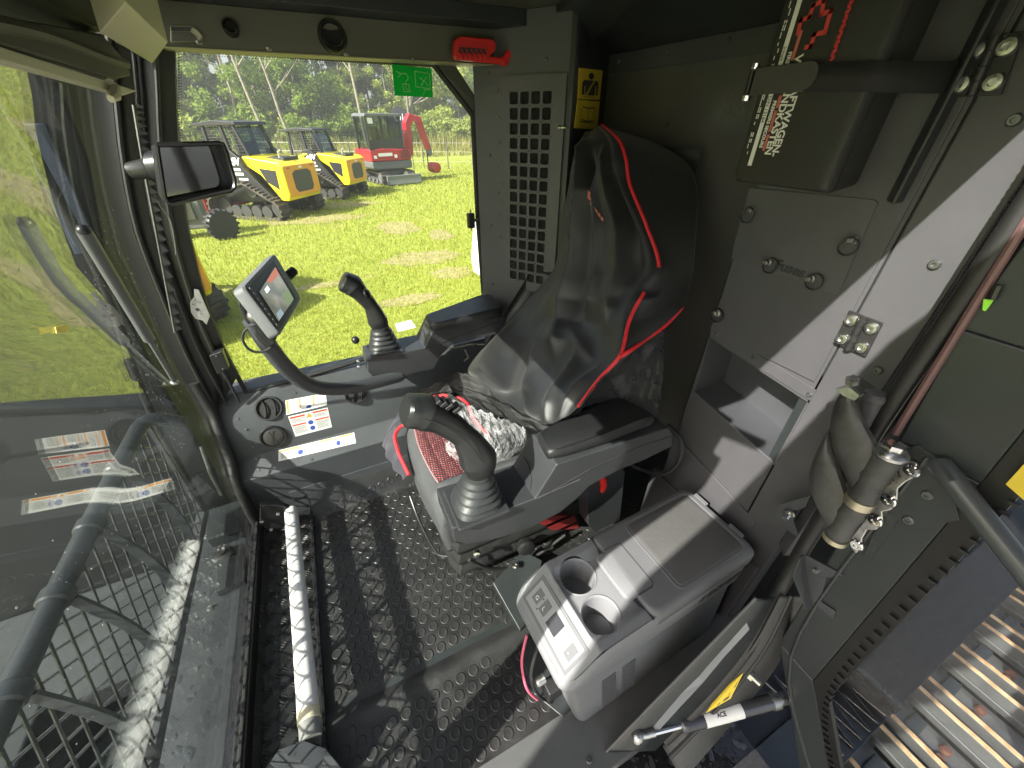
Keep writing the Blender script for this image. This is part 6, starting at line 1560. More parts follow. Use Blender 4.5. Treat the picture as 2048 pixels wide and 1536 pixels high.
# own track and fender, seen through and beside the open door
M_SHOE = mat('track_shoe', (.20, .205, .21), .38, .25, var=.3, vscale=9, bump=.2, bscale=60, col2=(.11, .11, .105))
M_WORN = mat('worn_grouser', (.70, .38, .15), .55, .0, var=.35, vscale=30, bump=.3, bscale=120, col2=(.80, .58, .34))
M_RUST = mat('rusty_bolt', (.14, .06, .04), .7, .2, var=.3, vscale=60, bump=.4)
tk = thing('crawler_track', 'steel crawler track of double-grouser shoes with orange worn edges', 'crawler track', (1.6, -.46, -.36))
zt = -.375
for k in range(9):
    x0 = .78 + k * .248
    b = MB(); b.prism([(x0, -.17, zt), (x0 + .05, -.17, zt + .0), (x0 + .17, -.17, zt - .005), (x0 + .235, -.17, zt - .03), (x0 + .235, -.17, zt - .05), (x0, -.17, zt - .03)], (0, -.62, 0)); sh = b.build('track_shoe', M_SHOE, tk, bevel=.004)
    for dx in (.012, .078):
        b = MB(); b.prism([(x0 + dx - .004, -.165, zt - .002), (x0 + dx + .030, -.165, zt - .002), (x0 + dx + .023, -.165, zt + .038), (x0 + dx + .005, -.165, zt + .038)], (0, -.63, 0)); b.build('grouser', M_SHOE, sh, bevel=.002)
        nn = 22; b = MB(); R = []
        for q in range(nn + 1):
            y = -.165 - .63 * q / nn; j = .0025 * (rs.random() - .5)
            R.append([Vector((x0 + dx + .006 + j, y, zt + .037)), Vector((x0 + dx + .022 + j, y, zt + .037)), Vector((x0 + dx + .0215 + j, y, zt + .0405)), Vector((x0 + dx + .0065 + j, y, zt + .0405))])
        b.loft(R); b.build('worn_edge', M_WORN, sh)
    for dx, y in ((.135, -.30), (.175, -.30), (.135, -.5), (.175, -.5)):
        b = MB(); b.lathe((x0 + dx + rs.uniform(-.003, .003), y, zt - .004), (0, 0, 1), [(0, .017), (.008, .016), (.014, .011), (.015, .003)], 10); b.build('shoe_bolt', M_RUST, sh, smooth=True)
    b = MB(); b.box((x0 + .12, -.20, zt - .003), (x0 + .2, -.24, zt + .010)); b.build('link_boss', M_OUT, sh, bevel=.004)
MB().box((.70, -.24, zt - .42), (3.1, -.74, zt - .06)).build('track_frame', mat('frame_black', (.01, .01, .01), .6), tk)
pad_ = struct(MB().poly([(-5, -9, GZ + .004), (7, -9, GZ + .004), (7, .25, GZ + .004), (-5, .25, GZ + .004)]).build('bounce_sheet', mat('bounce_grey', (.24, .23, .22), .9, var=.4, vscale=30, bump=.8, bscale=60)))  # added sheet that bounces neutral light up onto the door side
fd = struct(MB().prism([(.84, .126, -.30), (.84, -.165, -.31), (.84, -.165, -.335), (.84, .126, -.335)], (2.4, 0, 0)).build('track_fender', mat('fender_black', (.008, .009, .0095), .5, var=.2, vscale=5), bevel=.004))
b = MB(); b.prism([(.955, .20, -.32), (.975, .13, -.32), (3.2, .13, -.32), (3.2, .32, -.32), (.955, .32, -.32)], (0, 0, 1.95)); b.build('body_side', mat('body_gloss', (.02, .023, .024), .25, var=.15, vscale=3), fd)
b = MB(); b.prism([(.80, -.02, -.29), (1.20, -.02, -.29), (1.20, -.165, -.29), (.80, -.165, -.29)], (0, 0, -.01)); b.build('step_plate', M_OUT, fd, bevel=.003)
b = MB(); b.prism([(1.30, .09, -.22), (1.32, -.165, -.22), (1.34, -.165, -.30), (1.34, .09, -.30)], (.02, 0, 0)); b.build('step_riser', M_DECK, fd, bevel=.002)
for k in range(6):
    b = MB(); x = 1.03 + k * .046; b.tube([(x, .08, -.285), (x + .045, -.155, -.285)], .004, 6); b.tube([(x + .045, .08, -.281), (x, -.155, -.281)], .004, 6); b.build('step_grating', M_BAR, fd)
# wet ground step below the sill
wt = struct(MB().prism([(.40, .16, -.2), (.795, .16, -.2), (.795, -.4, -.2), (.40, -.4, -.2)], (0, 0, -.02)).build('outer_step', mat('wet_black', (.012, .012, .013), .08, var=.3, vscale=14, bump=1.0, bscale=40), None))
puddles(wt, 240, lambda r: (.42 + .36 * r.random(), -.2 + .34 * r.random()), -.1985, .002, .014, 21)
MB().box((.66, -.02, -.199), (.795, -.4, -.196)).build('grip_pad', mat('grip_pad', (.09, .09, .095), .9, bump=1.0, bscale=300, var=.3, vscale=200), wt)

# ================================================================== GROUND, GRASS
def grassmat(name, dark, lite, brown, s1, bumpd):
    m = bpy.data.materials.new(name); m.use_nodes = True; nt = m.node_tree; b = nt.nodes['Principled BSDF']; L = nt.links.new
    tc = nt.nodes.new('ShaderNodeTexCoord')
    def noise(sc, det=6): n = nt.nodes.new('ShaderNodeTexNoise'); n.inputs['Scale'].default_value = sc; n.inputs['Detail'].default_value = det; n.inputs['Roughness'].default_value = .65; L(tc.outputs['Object'], n.inputs['Vector']); return n
    def ramp(src, a, c): r = nt.nodes.new('ShaderNodeMapRange'); r.inputs[1].default_value = a; r.inputs[2].default_value = c; L(src.outputs[0], r.inputs[0]); return r
    def mix(f, a, c):
        x = nt.nodes.new('ShaderNodeMix'); x.data_type = 'RGBA'; L(f.outputs[0], x.inputs[0])
        for i, v in ((6, a), (7, c)):
            if isinstance(v, tuple): x.inputs[i].default_value = (*v, 1)
            else: L(v.outputs[2], x.inputs[i])
        return x
    fine = ramp(noise(s1), .35, .65); big = ramp(noise(.9, 5), .60, .72); mid = ramp(noise(3.5, 5), .35, .75)
    c = mix(fine, dark, lite); c2 = mix(mid, c, tuple(.75 * x for x in lite)); c3 = mix(big, c2, brown)
    L(c3.outputs[2], b.inputs['Base Color']); b.inputs['Roughness'].default_value = .85; b.inputs['Specular IOR Level'].default_value = .2
    n = noise(s1 * 1.3, 4); bp = nt.nodes.new('ShaderNodeBump'); bp.inputs['Strength'].default_value = .7; bp.inputs['Distance'].default_value = bumpd; L(n.outputs[0], bp.inputs['Height']); L(bp.outputs[0], b.inputs['Normal'])
    return m
b = MB(); b.poly([(-150, -150, GZ), (150, -150, GZ), (150, 150, GZ), (-150, 150, GZ)])
ground = struct(b.build('ground', grassmat('lawn', (.16, .21, .03), (.30, .34, .06), (.30, .27, .13), 28, .03)))
def leafmat(name, c1, c2, tl=.35):
    m = bpy.data.materials.new(name); m.use_nodes = True; nt = m.node_tree; nt.nodes.clear(); L = nt.links.new
    out = nt.nodes.new('ShaderNodeOutputMaterial'); d = nt.nodes.new('ShaderNodeBsdfDiffuse'); t = nt.nodes.new('ShaderNodeBsdfTranslucent'); mx = nt.nodes.new('ShaderNodeMixShader'); mx.inputs[0].default_value = tl
    g = nt.nodes.new('ShaderNodeNewGeometry'); r = nt.nodes.new('ShaderNodeMix'); r.data_type = 'RGBA'; r.inputs[6].default_value = (*c1, 1); r.inputs[7].default_value = (*c2, 1)
    L(g.outputs['Random Per Island'], r.inputs[0]); L(r.outputs[2], d.inputs[0]); L(r.outputs[2], t.inputs[0]); L(d.outputs[0], mx.inputs[1]); L(t.outputs[0], mx.inputs[2]); L(mx.outputs[0], out.inputs[0]); return m
def npmesh(name, V, F, m, kind=None):
    me = bpy.data.meshes.new(name); k = F.shape[1]
    me.vertices.add(len(V)); me.vertices.foreach_set('co', V.astype(np.float32).ravel())
    me.loops.add(F.size); me.loops.foreach_set('vertex_index', F.astype(np.int32).ravel())
    me.polygons.add(len(F)); me.polygons.foreach_set('loop_start', np.arange(0, F.size, k, dtype=np.int32)); me.polygons.foreach_set('loop_total', np.full(len(F), k, dtype=np.int32))
    me.update(calc_edges=True); me.materials.append(m); return me
PATCH = [(at(x, y, 'z', GZ).x, at(x, y, 'z', GZ).y, a, c) for x, y, a, c in [(850, 515, .75, .45), (905, 545, .4, .3), (795, 455, .5, .8), (640, 572, .55, .14), (820, 600, .5, .2), (700, 410, .9, .5), (630, 440, 1.2, .5), (880, 470, .3, .5)]] + [(-3.2, 6.5, .9, .5), (-2.2, 4.0, .8, .3), (-6, 10, 1.5, .5)]
def soilmat():
    m = grassmat('bare_soil', (.18, .16, .06), (.31, .28, .13), (.24, .25, .06), 16, .02); return m
b = MB(); rq = random.Random(4)
for px_, py_, ra, rb_ in PATCH:
    b.poly([(px_ + ra * (1 + .22 * rq.uniform(-1, 1)) * math.cos(k * .2618), py_ + rb_ * (1 + .22 * rq.uniform(-1, 1)) * math.sin(k * .2618), GZ + .004 + .0005 * PATCH.index((px_, py_, ra, rb_))) for k in range(24)])
o = b.build('bare_soil', soilmat(), ground); o['kind'] = 'stuff'
def blades(n, dist, hgt, wid, seed, rmin, rmax, th0, th1):
    r = np.random.RandomState(seed)
    d = rmin * (rmax / rmin) ** r.rand(n) if dist == 'log' else rmin + (rmax - rmin) * r.rand(n)
    th = th0 + (th1 - th0) * r.rand(n)
    X = d * np.sin(th); Y = d * np.cos(th); sc = np.clip(d / 6, .8, 3.2)
    keep = np.ones(n, bool)
    for px_, py_, ra, rb_ in PATCH:
        q = ((X - px_) / ra) ** 2 + ((Y - py_) / rb_) ** 2 + .35 * np.sin(5 * X + 2 * Y) * np.sin(4 * Y - X); keep &= (q > 1) | (r.rand(n) < .35 + .4 * np.clip(q, 0, 1))
    keep &= ~((X > -1.7) & (X < 1.2) & (Y < 1.6))
    X, Y, sc = X[keep], Y[keep], sc[keep]; n = len(X)
    a = r.rand(n) * 6.283; h = hgt * (.5 + r.rand(n)) * (.7 + .3 * sc); w = wid * (.6 + .8 * r.rand(n)) * sc; lx = (r.rand(n) - .5) * 1.1 * h; ly = (r.rand(n) - .5) * 1.1 * h
    V = np.empty((n, 3, 3)); V[:, 0] = np.stack([X - w * np.cos(a), Y - w * np.sin(a), np.full(n, GZ)], 1); V[:, 1] = np.stack([X + w * np.cos(a), Y + w * np.sin(a), np.full(n, GZ)], 1); V[:, 2] = np.stack([X + lx, Y + ly, GZ + h], 1)
    return V.reshape(-1, 3), np.arange(3 * n).reshape(-1, 3)
V, F = blades(170000, 'log', .055, .0045, 2, 2.0, 30, rad(-52), rad(25))
me = npmesh('grass', V, F, leafmat('grass_blade', (.23, .28, .04), (.45, .46, .09), .45)); o = bpy.data.objects.new('grass', me); C.objects.link(o); o['kind'] = 'stuff'; o['label'] = 'short bright lawn grass'
# tall grass bank in front of the wood
r = np.random.RandomState(8); n = 26000
Y = 31 + 14 * r.rand(n); X = -32 + 62 * r.rand(n); Y2 = Y + .05 * X
a = r.rand(n) * 6.283; h = (.45 + .9 * r.rand(n)) * (.6 + .4 * np.sin(X * .6 + Y * .5)) * (Y - 27) / 10; w = .03 + .03 * r.rand(n)
V = np.empty((n, 3, 3)); V[:, 0] = np.stack([X - w * np.cos(a), Y - w * np.sin(a), np.full(n, GZ)], 1); V[:, 1] = np.stack([X + w * np.cos(a), Y + w * np.sin(a), np.full(n, GZ)], 1); V[:, 2] = np.stack([X + .3 * (r.rand(n) - .5), Y + .3 * (r.rand(n) - .5), GZ + np.abs(h)], 1)
me = npmesh('tall_grass', V.reshape(-1, 3), np.arange(3 * n).reshape(-1, 3), leafmat('straw_grass', (.20, .22, .05), (.36, .33, .12), .4)); o = bpy.data.objects.new('tall_grass', me); C.objects.link(o); o['kind'] = 'stuff'; o['label'] = 'tall straw-coloured grass along the wood'

# ================================================================== TREES
LM = [leafmat('leaves_dark', (.08, .15, .03), (.22, .31, .07), .5), leafmat('leaves_mid', (.14, .22, .04), (.32, .41, .09), .55), leafmat('leaves_pale', (.24, .30, .06), (.44, .50, .14), .55)]
M_BARK = mat('pale_bark', (.20, .18, .14), .85, var=.35, vscale=6, bump=.6, bscale=30)
def crown_mesh(seed, H, n, lm, spread, base):
    r = np.random.RandomState(seed); nc = 26
    t = r.rand(nc); cz = H * (base + (1 - base) * t); rad_ = spread * (.35 + .9 * np.sin(np.pi * np.clip(t * .9 + .08, 0, 1))); an = r.rand(nc) * 6.283; q = np.sqrt(r.rand(nc)) * rad_
    cx, cy = q * np.cos(an), q * np.sin(an); cr_ = spread * (.22 + .28 * r.rand(nc))
    k = r.randint(0, nc, n); v = r.normal(size=(n, 3)); v /= np.linalg.norm(v, axis=1, keepdims=True); v *= (r.rand(n, 1) ** .45) * cr_[k][:, None] * np.array([1, 1, .75])
    c = np.stack([cx[k], cy[k], cz[k]], 1) + v
    s = .075 + .11 * r.rand(n); A = r.normal(size=(n, 3)); A /= np.linalg.norm(A, axis=1, keepdims=True); B = np.cross(A, r.normal(size=(n, 3))); B /= np.linalg.norm(B, axis=1, keepdims=True)
    V = np.empty((n, 4, 3)); V[:, 0] = c - A * s[:, None]; V[:, 1] = c - B * s[:, None] * .55; V[:, 2] = c + A * s[:, None]; V[:, 3] = c + B * s[:, None] * .55
    return npmesh('crown', V.reshape(-1, 3), np.arange(4 * n).reshape(-1, 4), lm), list(zip(cx, cy, cz))
def trunk_mesh(seed, H, cl, rt):
    r = random.Random(seed); b = MB(); pts = [Vector((0, 0, -.2))]
    for k in range(1, 8): pts.append(Vector((r.uniform(-.12, .12) * k * .5, r.uniform(-.12, .12) * k * .5, H * .92 * k / 7)))
    b.tube(pts, [rt, rt * .85, rt * .75, rt * .65, rt * .5, rt * .4, rt * .28, rt * .12], 8)
    for c in r.sample(cl, 9):
        z = c[2] * r.uniform(.55, .8); i = min(6, int(z / (H * .92) * 7)); p = pts[i].lerp(pts[i + 1], .5)
        b.tube([p, p.lerp(Vector(c), .5) + Vector((0, 0, -.15)), Vector(c)], [rt * .32, rt * .2, rt * .07], 6)
    me = b.mesh('trunk', smooth=True); me.materials.append(M_BARK); return me
kinds = []
for s, (H, n, l, sp, base) in enumerate([(15, 9500, 0, 2.7, .14), (13, 9000, 1, 2.5, .08), (17, 9500, 0, 2.3, .16), (12, 8000, 2, 2.3, .06), (16, 6500, 1, 2.0, .25), (10, 6500, 2, 2.3, .05)]):
    cm, cl = crown_mesh(40 + s, H, n, LM[l], sp, base); kinds.append((cm, trunk_mesh(60 + s, H, cl, .14 + .05 * (s % 3)), l))
def tree_at(x, y, k, sc, rot, label, group):
    t = thing('tree', label, 'tree', (x, y, GZ), group); t.rotation_euler = (0, 0, rot); t.scale = (sc, sc, sc)
    for me, nm in ((kinds[k][0], 'crown'), (kinds[k][1], 'trunk')):
        o = bpy.data.objects.new(nm, me); C.objects.link(o); o.parent = t
LAB = ['dark green leafy tree', 'mid green leafy tree', 'pale yellow-green tree']
def where(x, y, row):
    q = x / y
    s = 'seen through the windshield' if q < -.30 else 'above the hooded mirror' if q < -.17 else 'behind the nearer yellow loader' if q < -.02 else 'behind the farther yellow loader' if q < .08 else 'behind the red excavator' if q < .24 else 'under the green window sticker' if q < .31 else 'at the right of the side window'
    return s + (', front row of the wood', ', middle row of the wood', ', back row of the wood')[row]
for row, (y0, st) in enumerate(((44, 2.3), (48, 2.4), (53, 2.6))):
    x = -34
    while x < 34:
        k = rs.choice([[1, 3, 5, 3, 1], [0, 1, 2, 4, 3], [0, 2, 2, 4, 0]][row])
        if x > 8 and row == 0: k = rs.choice([3, 5, 3, 1])
        tx = x + rs.uniform(-.8, .8); ty = y0 + .05 * x + rs.uniform(-1.2, 1.2)
        tree_at(tx, ty, k, rs.uniform(.8, 1.15) * (.95 if row else .85), rs.uniform(0, 6.28), LAB[kinds[k][2]] + ' ' + where(tx, ty, row), 'trees of the wood beyond the yard')
        x += st * rs.uniform(.8, 1.2)
# understory shrubs
cm, cl = crown_mesh(90, 3.0, 3000, LM[2], 1.5, .05); cm2, _ = crown_mesh(91, 2.6, 3000, LM[1], 1.6, .05)
x = -32
while x < 30:
    me = rs.choice((cm, cm2)); o = bpy.data.objects.new('shrub', me); C.objects.link(o); o.location = (x, 41.0 + .05 * x + rs.uniform(-1.5, 1.5), GZ); o.rotation_euler = (0, 0, rs.uniform(0, 6)); s = rs.uniform(.6, 1.2); o.scale = (s, s, s)
    tag(o, ('pale' if me is cm else 'green') + ' bushy shrub ' + where(x, 42, 0).split(',')[0] + ' at the foot of the wood', 'shrub', 'shrubs at the foot of the wood'); x += rs.uniform(.9, 1.8)
# tall bare pale trunks standing forward of the wood
def pole_tree(px, py, lean, H, label, dist=36):
    v = ray(px, py); s = dist / math.hypot(v.x, v.y); p = EYE + v * s
    t = thing('bare_tree', label, 'tree', (p.x, p.y, GZ)); r = random.Random(int(px))
    pts = [Vector((p.x + lean * k / 8 + r.uniform(-.06, .06), p.y + r.uniform(-.06, .06), GZ + H * k / 8)) for k in range(9)]
    MB().tube(pts, [.115, .105, .1, .09, .08, .07, .055, .04, .015], 8).build('trunk', M_BARK, t, smooth=True)
    for k in range(7):
        q = pts[3 + k % 5]; a = r.uniform(0, 6.28); l = r.uniform(1, 2.4); e = q + Vector((math.cos(a) * l, math.sin(a) * l * .5, l * .9))
        MB().tube([q, q.lerp(e, .5) + Vector((0, 0, -.1)), e], [.05, .035, .012], 6).build('branch', M_BARK, t, smooth=True)
pole_tree(533, 258, -1.6, 13, 'tall leaning pale trunk rising behind the nearer yellow loader')
pole_tree(728, 262, -.3, 13, 'forked bare pale tree rising left of the red excavator')
pole_tree(575, 250, -1.0, 10, 'thin pale trunk between the two yellow loaders', 38)
pole_tree(820, 262, .2, 9, 'thin bare trunk behind the red excavator boom', 38)
# wire fence
fe = thing('wire_fence', 'thin wire stock fence crossing behind the red excavator', 'fence', (5, 24, GZ))
fa_, fb2 = Vector((-2, 28.5, GZ)), Vector((13, 19.5, GZ))
for k in range(14):
    p = fa_.lerp(fb2, k / 13); MB().cyl(p, p + Vector((0, 0, 1.25)), .03, n=6).build('fence_post', M_DSTEEL, fe)
for z in (.35, .8, 1.2): MB().tube([fa_ + Vector((0, 0, z)), fb2 + Vector((0, 0, z))], .006, 5).build('wire', M_DSTEEL, fe)

# ================================================================== MACHINES IN THE YARD
M_MY = mat('loader_yellow', (.80, .66, .015), .35, var=.05, coat=.2)
M_MO = mat('loader_amber', (.70, .30, .03), .35, var=.05, coat=.2)
M_MB = mat('loader_black', (.02, .021, .022), .4)
M_TRK = mat('track_rubber', (.035, .032, .03), .8, var=.4, vscale=6, bump=.4, bscale=40, col2=(.10, .085, .065))
M_RIM = mat('wheel_grey', (.06, .06, .058), .5, .4)
G_MACH = glassmat('machine_glass', (.55, .6, .6), 1.0)
def track_loop(wheels, n=120):
    # convex hull-like belt round circles (x, z, r)
    pts = []
    for i in range(len(wheels)):
        x0, z0, r0 = wheels[i - 1]; x1, z1, r1 = wheels[i]; x2, z2, r2 = wheels[(i + 1) % len(wheels)]
        d1 = math.atan2(z1 - z0, x1 - x0) ; d2 = math.atan2(z2 - z1, x2 - x1)
        a1 = d1 - math.pi / 2; a2 = d2 - math.pi / 2
        while a2 < a1: a2 += 2 * math.pi
        m = max(2, int((a2 - a1) / .2))
        for k in range(m + 1): a = a1 + (a2 - a1) * k / m; pts.append((x1 + r1 * math.cos(a), z1 + r1 * math.sin(a)))
    out = []; L = [0]
    for a, c in zip(pts, pts[1:] + pts[:1]): L.append(L[-1] + math.hypot(c[0] - a[0], c[1] - a[1]))
    for k in range(n):
        s = L[-1] * k / n; i = max(j for j in range(len(pts)) if L[j] <= s + 1e-9); a, c = pts[i], pts[(i + 1) % len(pts)]; f = (s - L[i]) / max(1e-9, L[i + 1] - L[i]); out.append((a[0] + (c[0] - a[0]) * f, a[1] + (c[1] - a[1]) * f))
    return out
def make_track(root, wheels, y0, y1, lug, rims, nl=46):
    lp = track_loop(wheels, nl * 2); n = len(lp); c = (sum(p[0] for p in lp) / n, sum(p[1] for p in lp) / n)
    nor = []
    for i in range(n):
        a, d = lp[i - 1], lp[(i + 1) % n]; tx, tz = d[0] - a[0], d[1] - a[1]; l = math.hypot(tx, tz) + 1e-9; nor.append((tz / l, -tx / l))
    b = MB(); R = []
    for i in range(n + 1):
        p, q = lp[i % n], nor[i % n]; R.append([Vector((p[0], y0, p[1])), Vector((p[0], y1, p[1])), Vector((p[0] + q[0] * .03, y1, p[1] + q[1] * .03)), Vector((p[0] + q[0] * .03, y0, p[1] + q[1] * .03))])
    b.loft(R, cap=False); tb = b.build('track_belt', M_TRK, root, smooth=True)
    b = MB()
    for i in range(0, n, 2):
        p, q = lp[i], nor[i]; t = (-q[1], q[0]); o = Vector((p[0] + q[0] * .045, (y0 + y1) / 2, p[1] + q[1] * .045)); b.obox(o, Vector((t[0], 0, t[1])) * .022, Vector((0, (y1 - y0) / 2, 0)), Vector((q[0], 0, q[1])) * lug)
    lg = b.build('track_lugs', M_TRK, tb); lg['kind'] = 'stuff'
    for x, z, r_ in rims:
        b = MB(); b.lathe((x, y0 - .01, z), (0, 1, 0), [(0, r_ * .5), (.005, r_ * .55), (.01, r_ * .9), (.0, r_ * .95), (.0, r_), (.12, r_)], 20); w = b.build('road_wheel', M_RIM, root, smooth=True)
        b = MB()
        for k in range(8): a = k * .785; b.cyl((x + r_ * .7 * math.cos(a), y0 - .02, z + r_ * .7 * math.sin(a)), (x + r_ * .7 * math.cos(a), y0 + .01, z + r_ * .7 * math.sin(a)), r_ * .07, n=6)
        q_ = b.build('wheel_bolts', M_DSTEEL, w); q_['kind'] = 'stuff'
def loader(label):
    t = thing('track_loader', label, 'track loader', (0, 0, 0), 'yellow track loaders parked on the grass')
    # engine hood (yellow), amber rear door with black grille. local: +x forward, +y left (towards the cab we sit in), rear at x=0
    hw = .60
    b = MB()
    prof = [(.06, .42), (.0, .55), (.0, 1.14), (.10, 1.22), (1.0, 1.34), (.98, 1.16), (.62, .95), (.24, .42)]
    b.prism([(x, -hw, z) for x, z in prof], (0, 2 * hw, 0)); b.build('engine_hood', M_MY, t, bevel=.03)
    b = MB(); b.prism([(-.012, -hw * .94, .50), (-.012, hw * .94, .50), (-.012, hw * .94, 1.15), (-.012, -hw * .94, 1.15)], (.03, 0, 0)); dr_ = b.build('rear_door', M_MO, t, bevel=.02)
    b = MB(); b.prism([(-.018, .33, .66), (-.018, .25, .58), (-.018, -.25, .58), (-.018, -.33, .66), (-.018, -.33, .98), (-.018, -.22, 1.04), (-.018, .22, 1.04), (-.018, .33, .98)], (.01, 0, 0)); b.build('rear_grille', mat('loader_grille', (.05, .05, .05), .5, bump=1, bscale=40), dr_)
    for y in (-.42, .42): b = MB(); b.box((-.02, y - .05, 1.085), (-.005, y + .05, 1.115)); b.build('tail_lamp', mat('tail_lamp', (.5, .12, .05), .3), dr_, bevel=.005)
    b = MB(); b.box((-.02, -.05, 1.07), (-.005, .05, 1.12)); b.build('badge', M_LABEL, dr_)
    for s in (1, -1):
        y = s * (hw + .002)
        b = MB(); b.prism([(.18, y, 1.06), (.62, y, 1.10), (.50, y, .82), (.22, y, .66)], (0, s * .006, 0)); b.build('side_window_vent', mat('smoked_panel', (.03, .03, .035), .2), t)
    b = MB(); b.box((.16, -.26, 1.235), (.72, .26, 1.30)); b.build('hood_louvre', M_MB, t, bevel=.01)
    # chassis and black arm towers
    b = MB(); b.prism([(.26, -.40, .36), (2.2, -.40, .30), (2.25, -.40, .75), (1.5, -.40, 1.0), (.9, -.40, 1.1), (.5, -.40, .9)], (0, .80, 0)); b.build('chassis', M_MB, t, bevel=.02)
    for s in (1, -1):
        y = s * .615
        b = MB(); b.prism([(.28, y, .40), (.55, y, .40), (1.25, y, .80), (1.38, y, 1.42), (1.15, y, 1.46), (.98, y, 1.32), (.92, y, 1.12)], (0, s * .10, 0)); tw = b.build('arm_tower', M_MB, t, bevel=.02)
        b = MB(); b.prism([(1.2, y + s * .04, 1.32), (1.34, y + s * .04, 1.34), (2.35, y + s * .04, .92), (2.62, y + s * .04, .45), (2.5, y + s * .04, .42), (2.2, y + s * .04, .82)], (0, s * .10, 0)); b.build('lift_arm', M_MY if s > 0 else M_MB, t, bevel=.02)
        yy = y + s * .102
        b = MB()
        if s > 0: textmesh('lettering', 'ASV', M_LABEL, tw, (1.33, yy + .003, 1.17), (-1, 0, 0), (0, 0, 1), .20, .001, shear=.2, bold=.008)
        for (x0, z0, x1, z1) in ((1.02, 1.05, 1.28, 1.10), (.98, .96, 1.22, 1.01), (.9, .86, 1.14, .90)): b.prism([(x0, yy, z0), (x1, yy, z0), (x1, yy, z1), (x0, yy, z1)], (0, s * .002, 0))
        b.build('decal', M_LABEL, tw)
        make_track(t, [(.42, .23, .20), (1.98, .25, .22), (1.05, .62, .16)] if True else [], s * .50 if s > 0 else -.84, .84 if s > 0 else -.50, .022, [(.42, .23, .19), (.78, .15, .14), (1.08, .15, .14), (1.38, .15, .14), (1.66, .15, .14), (1.98, .25, .2), (1.05, .60, .13)])
    # cab: posts, roof, mesh sides, rear glass
    posts = [((.92, 1.30), (1.12, 1.94)), ((1.42, 1.30), (1.46, 1.94)), ((2.0, 1.0), (1.94, 1.94))]
    for s in (1, -1):
        for (a, c) in posts:
            b = MB(); b.obox(((a[0] + c[0]) / 2, s * .42, (a[1] + c[1]) / 2), (.035, 0, 0), (0, .03, 0), ((c[0] - a[0]) / 2, 0, (c[1] - a[1]) / 2)); b.build('cab_post', M_MB, t, bevel=.006)
        b = MB(); 
        for k in range(14): x = 1.0 + k * .07; b.cyl((x, s * .42, 1.32), (x + .05, s * .42, 1.92), .006, n=5)
        for k in range(9): z = 1.36 + k * .065; b.cyl((1.0, s * .42, z), (1.95, s * .42, z), .006, n=5)
        m_ = b.build('side_mesh', M_MB, t); m_['kind'] = 'stuff'
    b = MB(); b.prism([(.98, -.48, 1.93), (2.18, -.48, 1.90), (2.2, -.48, 1.95), (1.6, -.48, 2.02), (1.0, -.48, 1.99)], (0, .96, 0)); b.build('roof', M_MB, t, bevel=.012)
    b = MB(); b.prism([(.95, -.38, 1.34), (.95, .38, 1.34), (1.10, .36, 1.90), (1.10, -.36, 1.90)], (.01, 0, 0)); b.build('rear_window', G_MACH, t)
    b = MB(); b.prism([(1.25, -.25, .95), (1.7, -.25, .95), (1.75, -.25, 1.15), (1.4, -.25, 1.2), (1.32, -.25, 1.6), (1.22, -.25, 1.6)], (0, .5, 0)); b.build('cab_seat', M_BLACK, t, bevel=.03)
    b = MB(); b.prism([(2.35, -.8, .12), (2.9, -.8, .10), (2.95, -.8, .14), (2.5, -.8, .25), (2.42, -.8, .62), (2.35, -.8, .6)], (0, 1.6, 0)); b.build('bucket', mat('bucket_red', (.5, .03, .03), .45), t, bevel=.01)
    b = MB(); b.tube([(.30, .2, 1.28), (.30, .2, 1.42), (.22, .2, 1.46)], .035, 10); b.build('exhaust', M_STEEL, t, smooth=True)
    return t
ang = math.atan2(.62, -.78)
L1 = loader('nearer yellow and black track loader whose amber rear door faces the window')
L1.scale = (1.1, 1.1, 1.1); L1.location = (-.02, 12.95, GZ); L1.rotation_euler = (0, 0, ang)
L2 = copy_tree(L1); L2.scale = (1.0, 1.0, 1.0); L2.location = (1.72, 15.7, GZ); L2.rotation_euler = (0, 0, ang + .05); L2['label'] = 'farther yellow track loader standing between the nearer loader and the red excavator'
L3 = copy_tree(L1); L3.scale = (1, 1, 1); L3.location = (-1.72, 5.35, GZ); L3.rotation_euler = (0, 0, ang); L3['label'] = 'yellow loader close by, cut off by the windshield pillar'
# small wheeled plant beside the nearest loader
wv = thing('wheeled_drum', 'grey machine with a black tyred wheel near the tracks of the loader', 'machine', (-1.75, 9.4, GZ))
p = at(430, 448, 'z', GZ + .3); 
b = MB(); b.lathe(p + Vector((.1, -.1, 0)), (.5, -.85, 0), [(.06, .001), (.06, .15), (.0, .19), (.0, .25), (.05, .31), (.16, .31), (.2, .28), (.2, .1)], 24); b.build('tyre', M_RUBBER, wv, smooth=True)
b = MB(); b.lathe(p + Vector((.1, -.1, 0)) + Vector((.5, -.85, 0)).normalized() * .055, (-.5, .85, 0), [(0, .05), (.02, .12), (.03, .13)], 14); b.build('hub', M_RIM, wv, smooth=True)
b = MB()
for k in range(18):
    a_ = k * .349; ax = Vector((.5, -.85, 0)).normalized(); sd = Vector((.85, .5, 0)).normalized(); rd = sd * math.cos(a_) + Vector((0, 0, 1)) * math.sin(a_); tg = ax.cross(rd); b.obox(p + Vector((.1, -.1, 0)) + ax * .105 + rd * .315, ax * .09, tg * .022, rd * .018)
b.build('tyre_lugs', M_RUBBER, wv)['kind'] = 'stuff'
b = MB(); b.box(p + Vector((-.9, .1, -.1)), p + Vector((-.15, .6, .75))); b.build('engine_box', mat('plant_grey', (.12, .13, .12), .5), wv, bevel=.04)
b = MB(); b.box(p + Vector((-.6, .05, .1)), p + Vector((-.3, .11, .5))); b.build('control_panel', M_OLIVE, wv, bevel=.02)

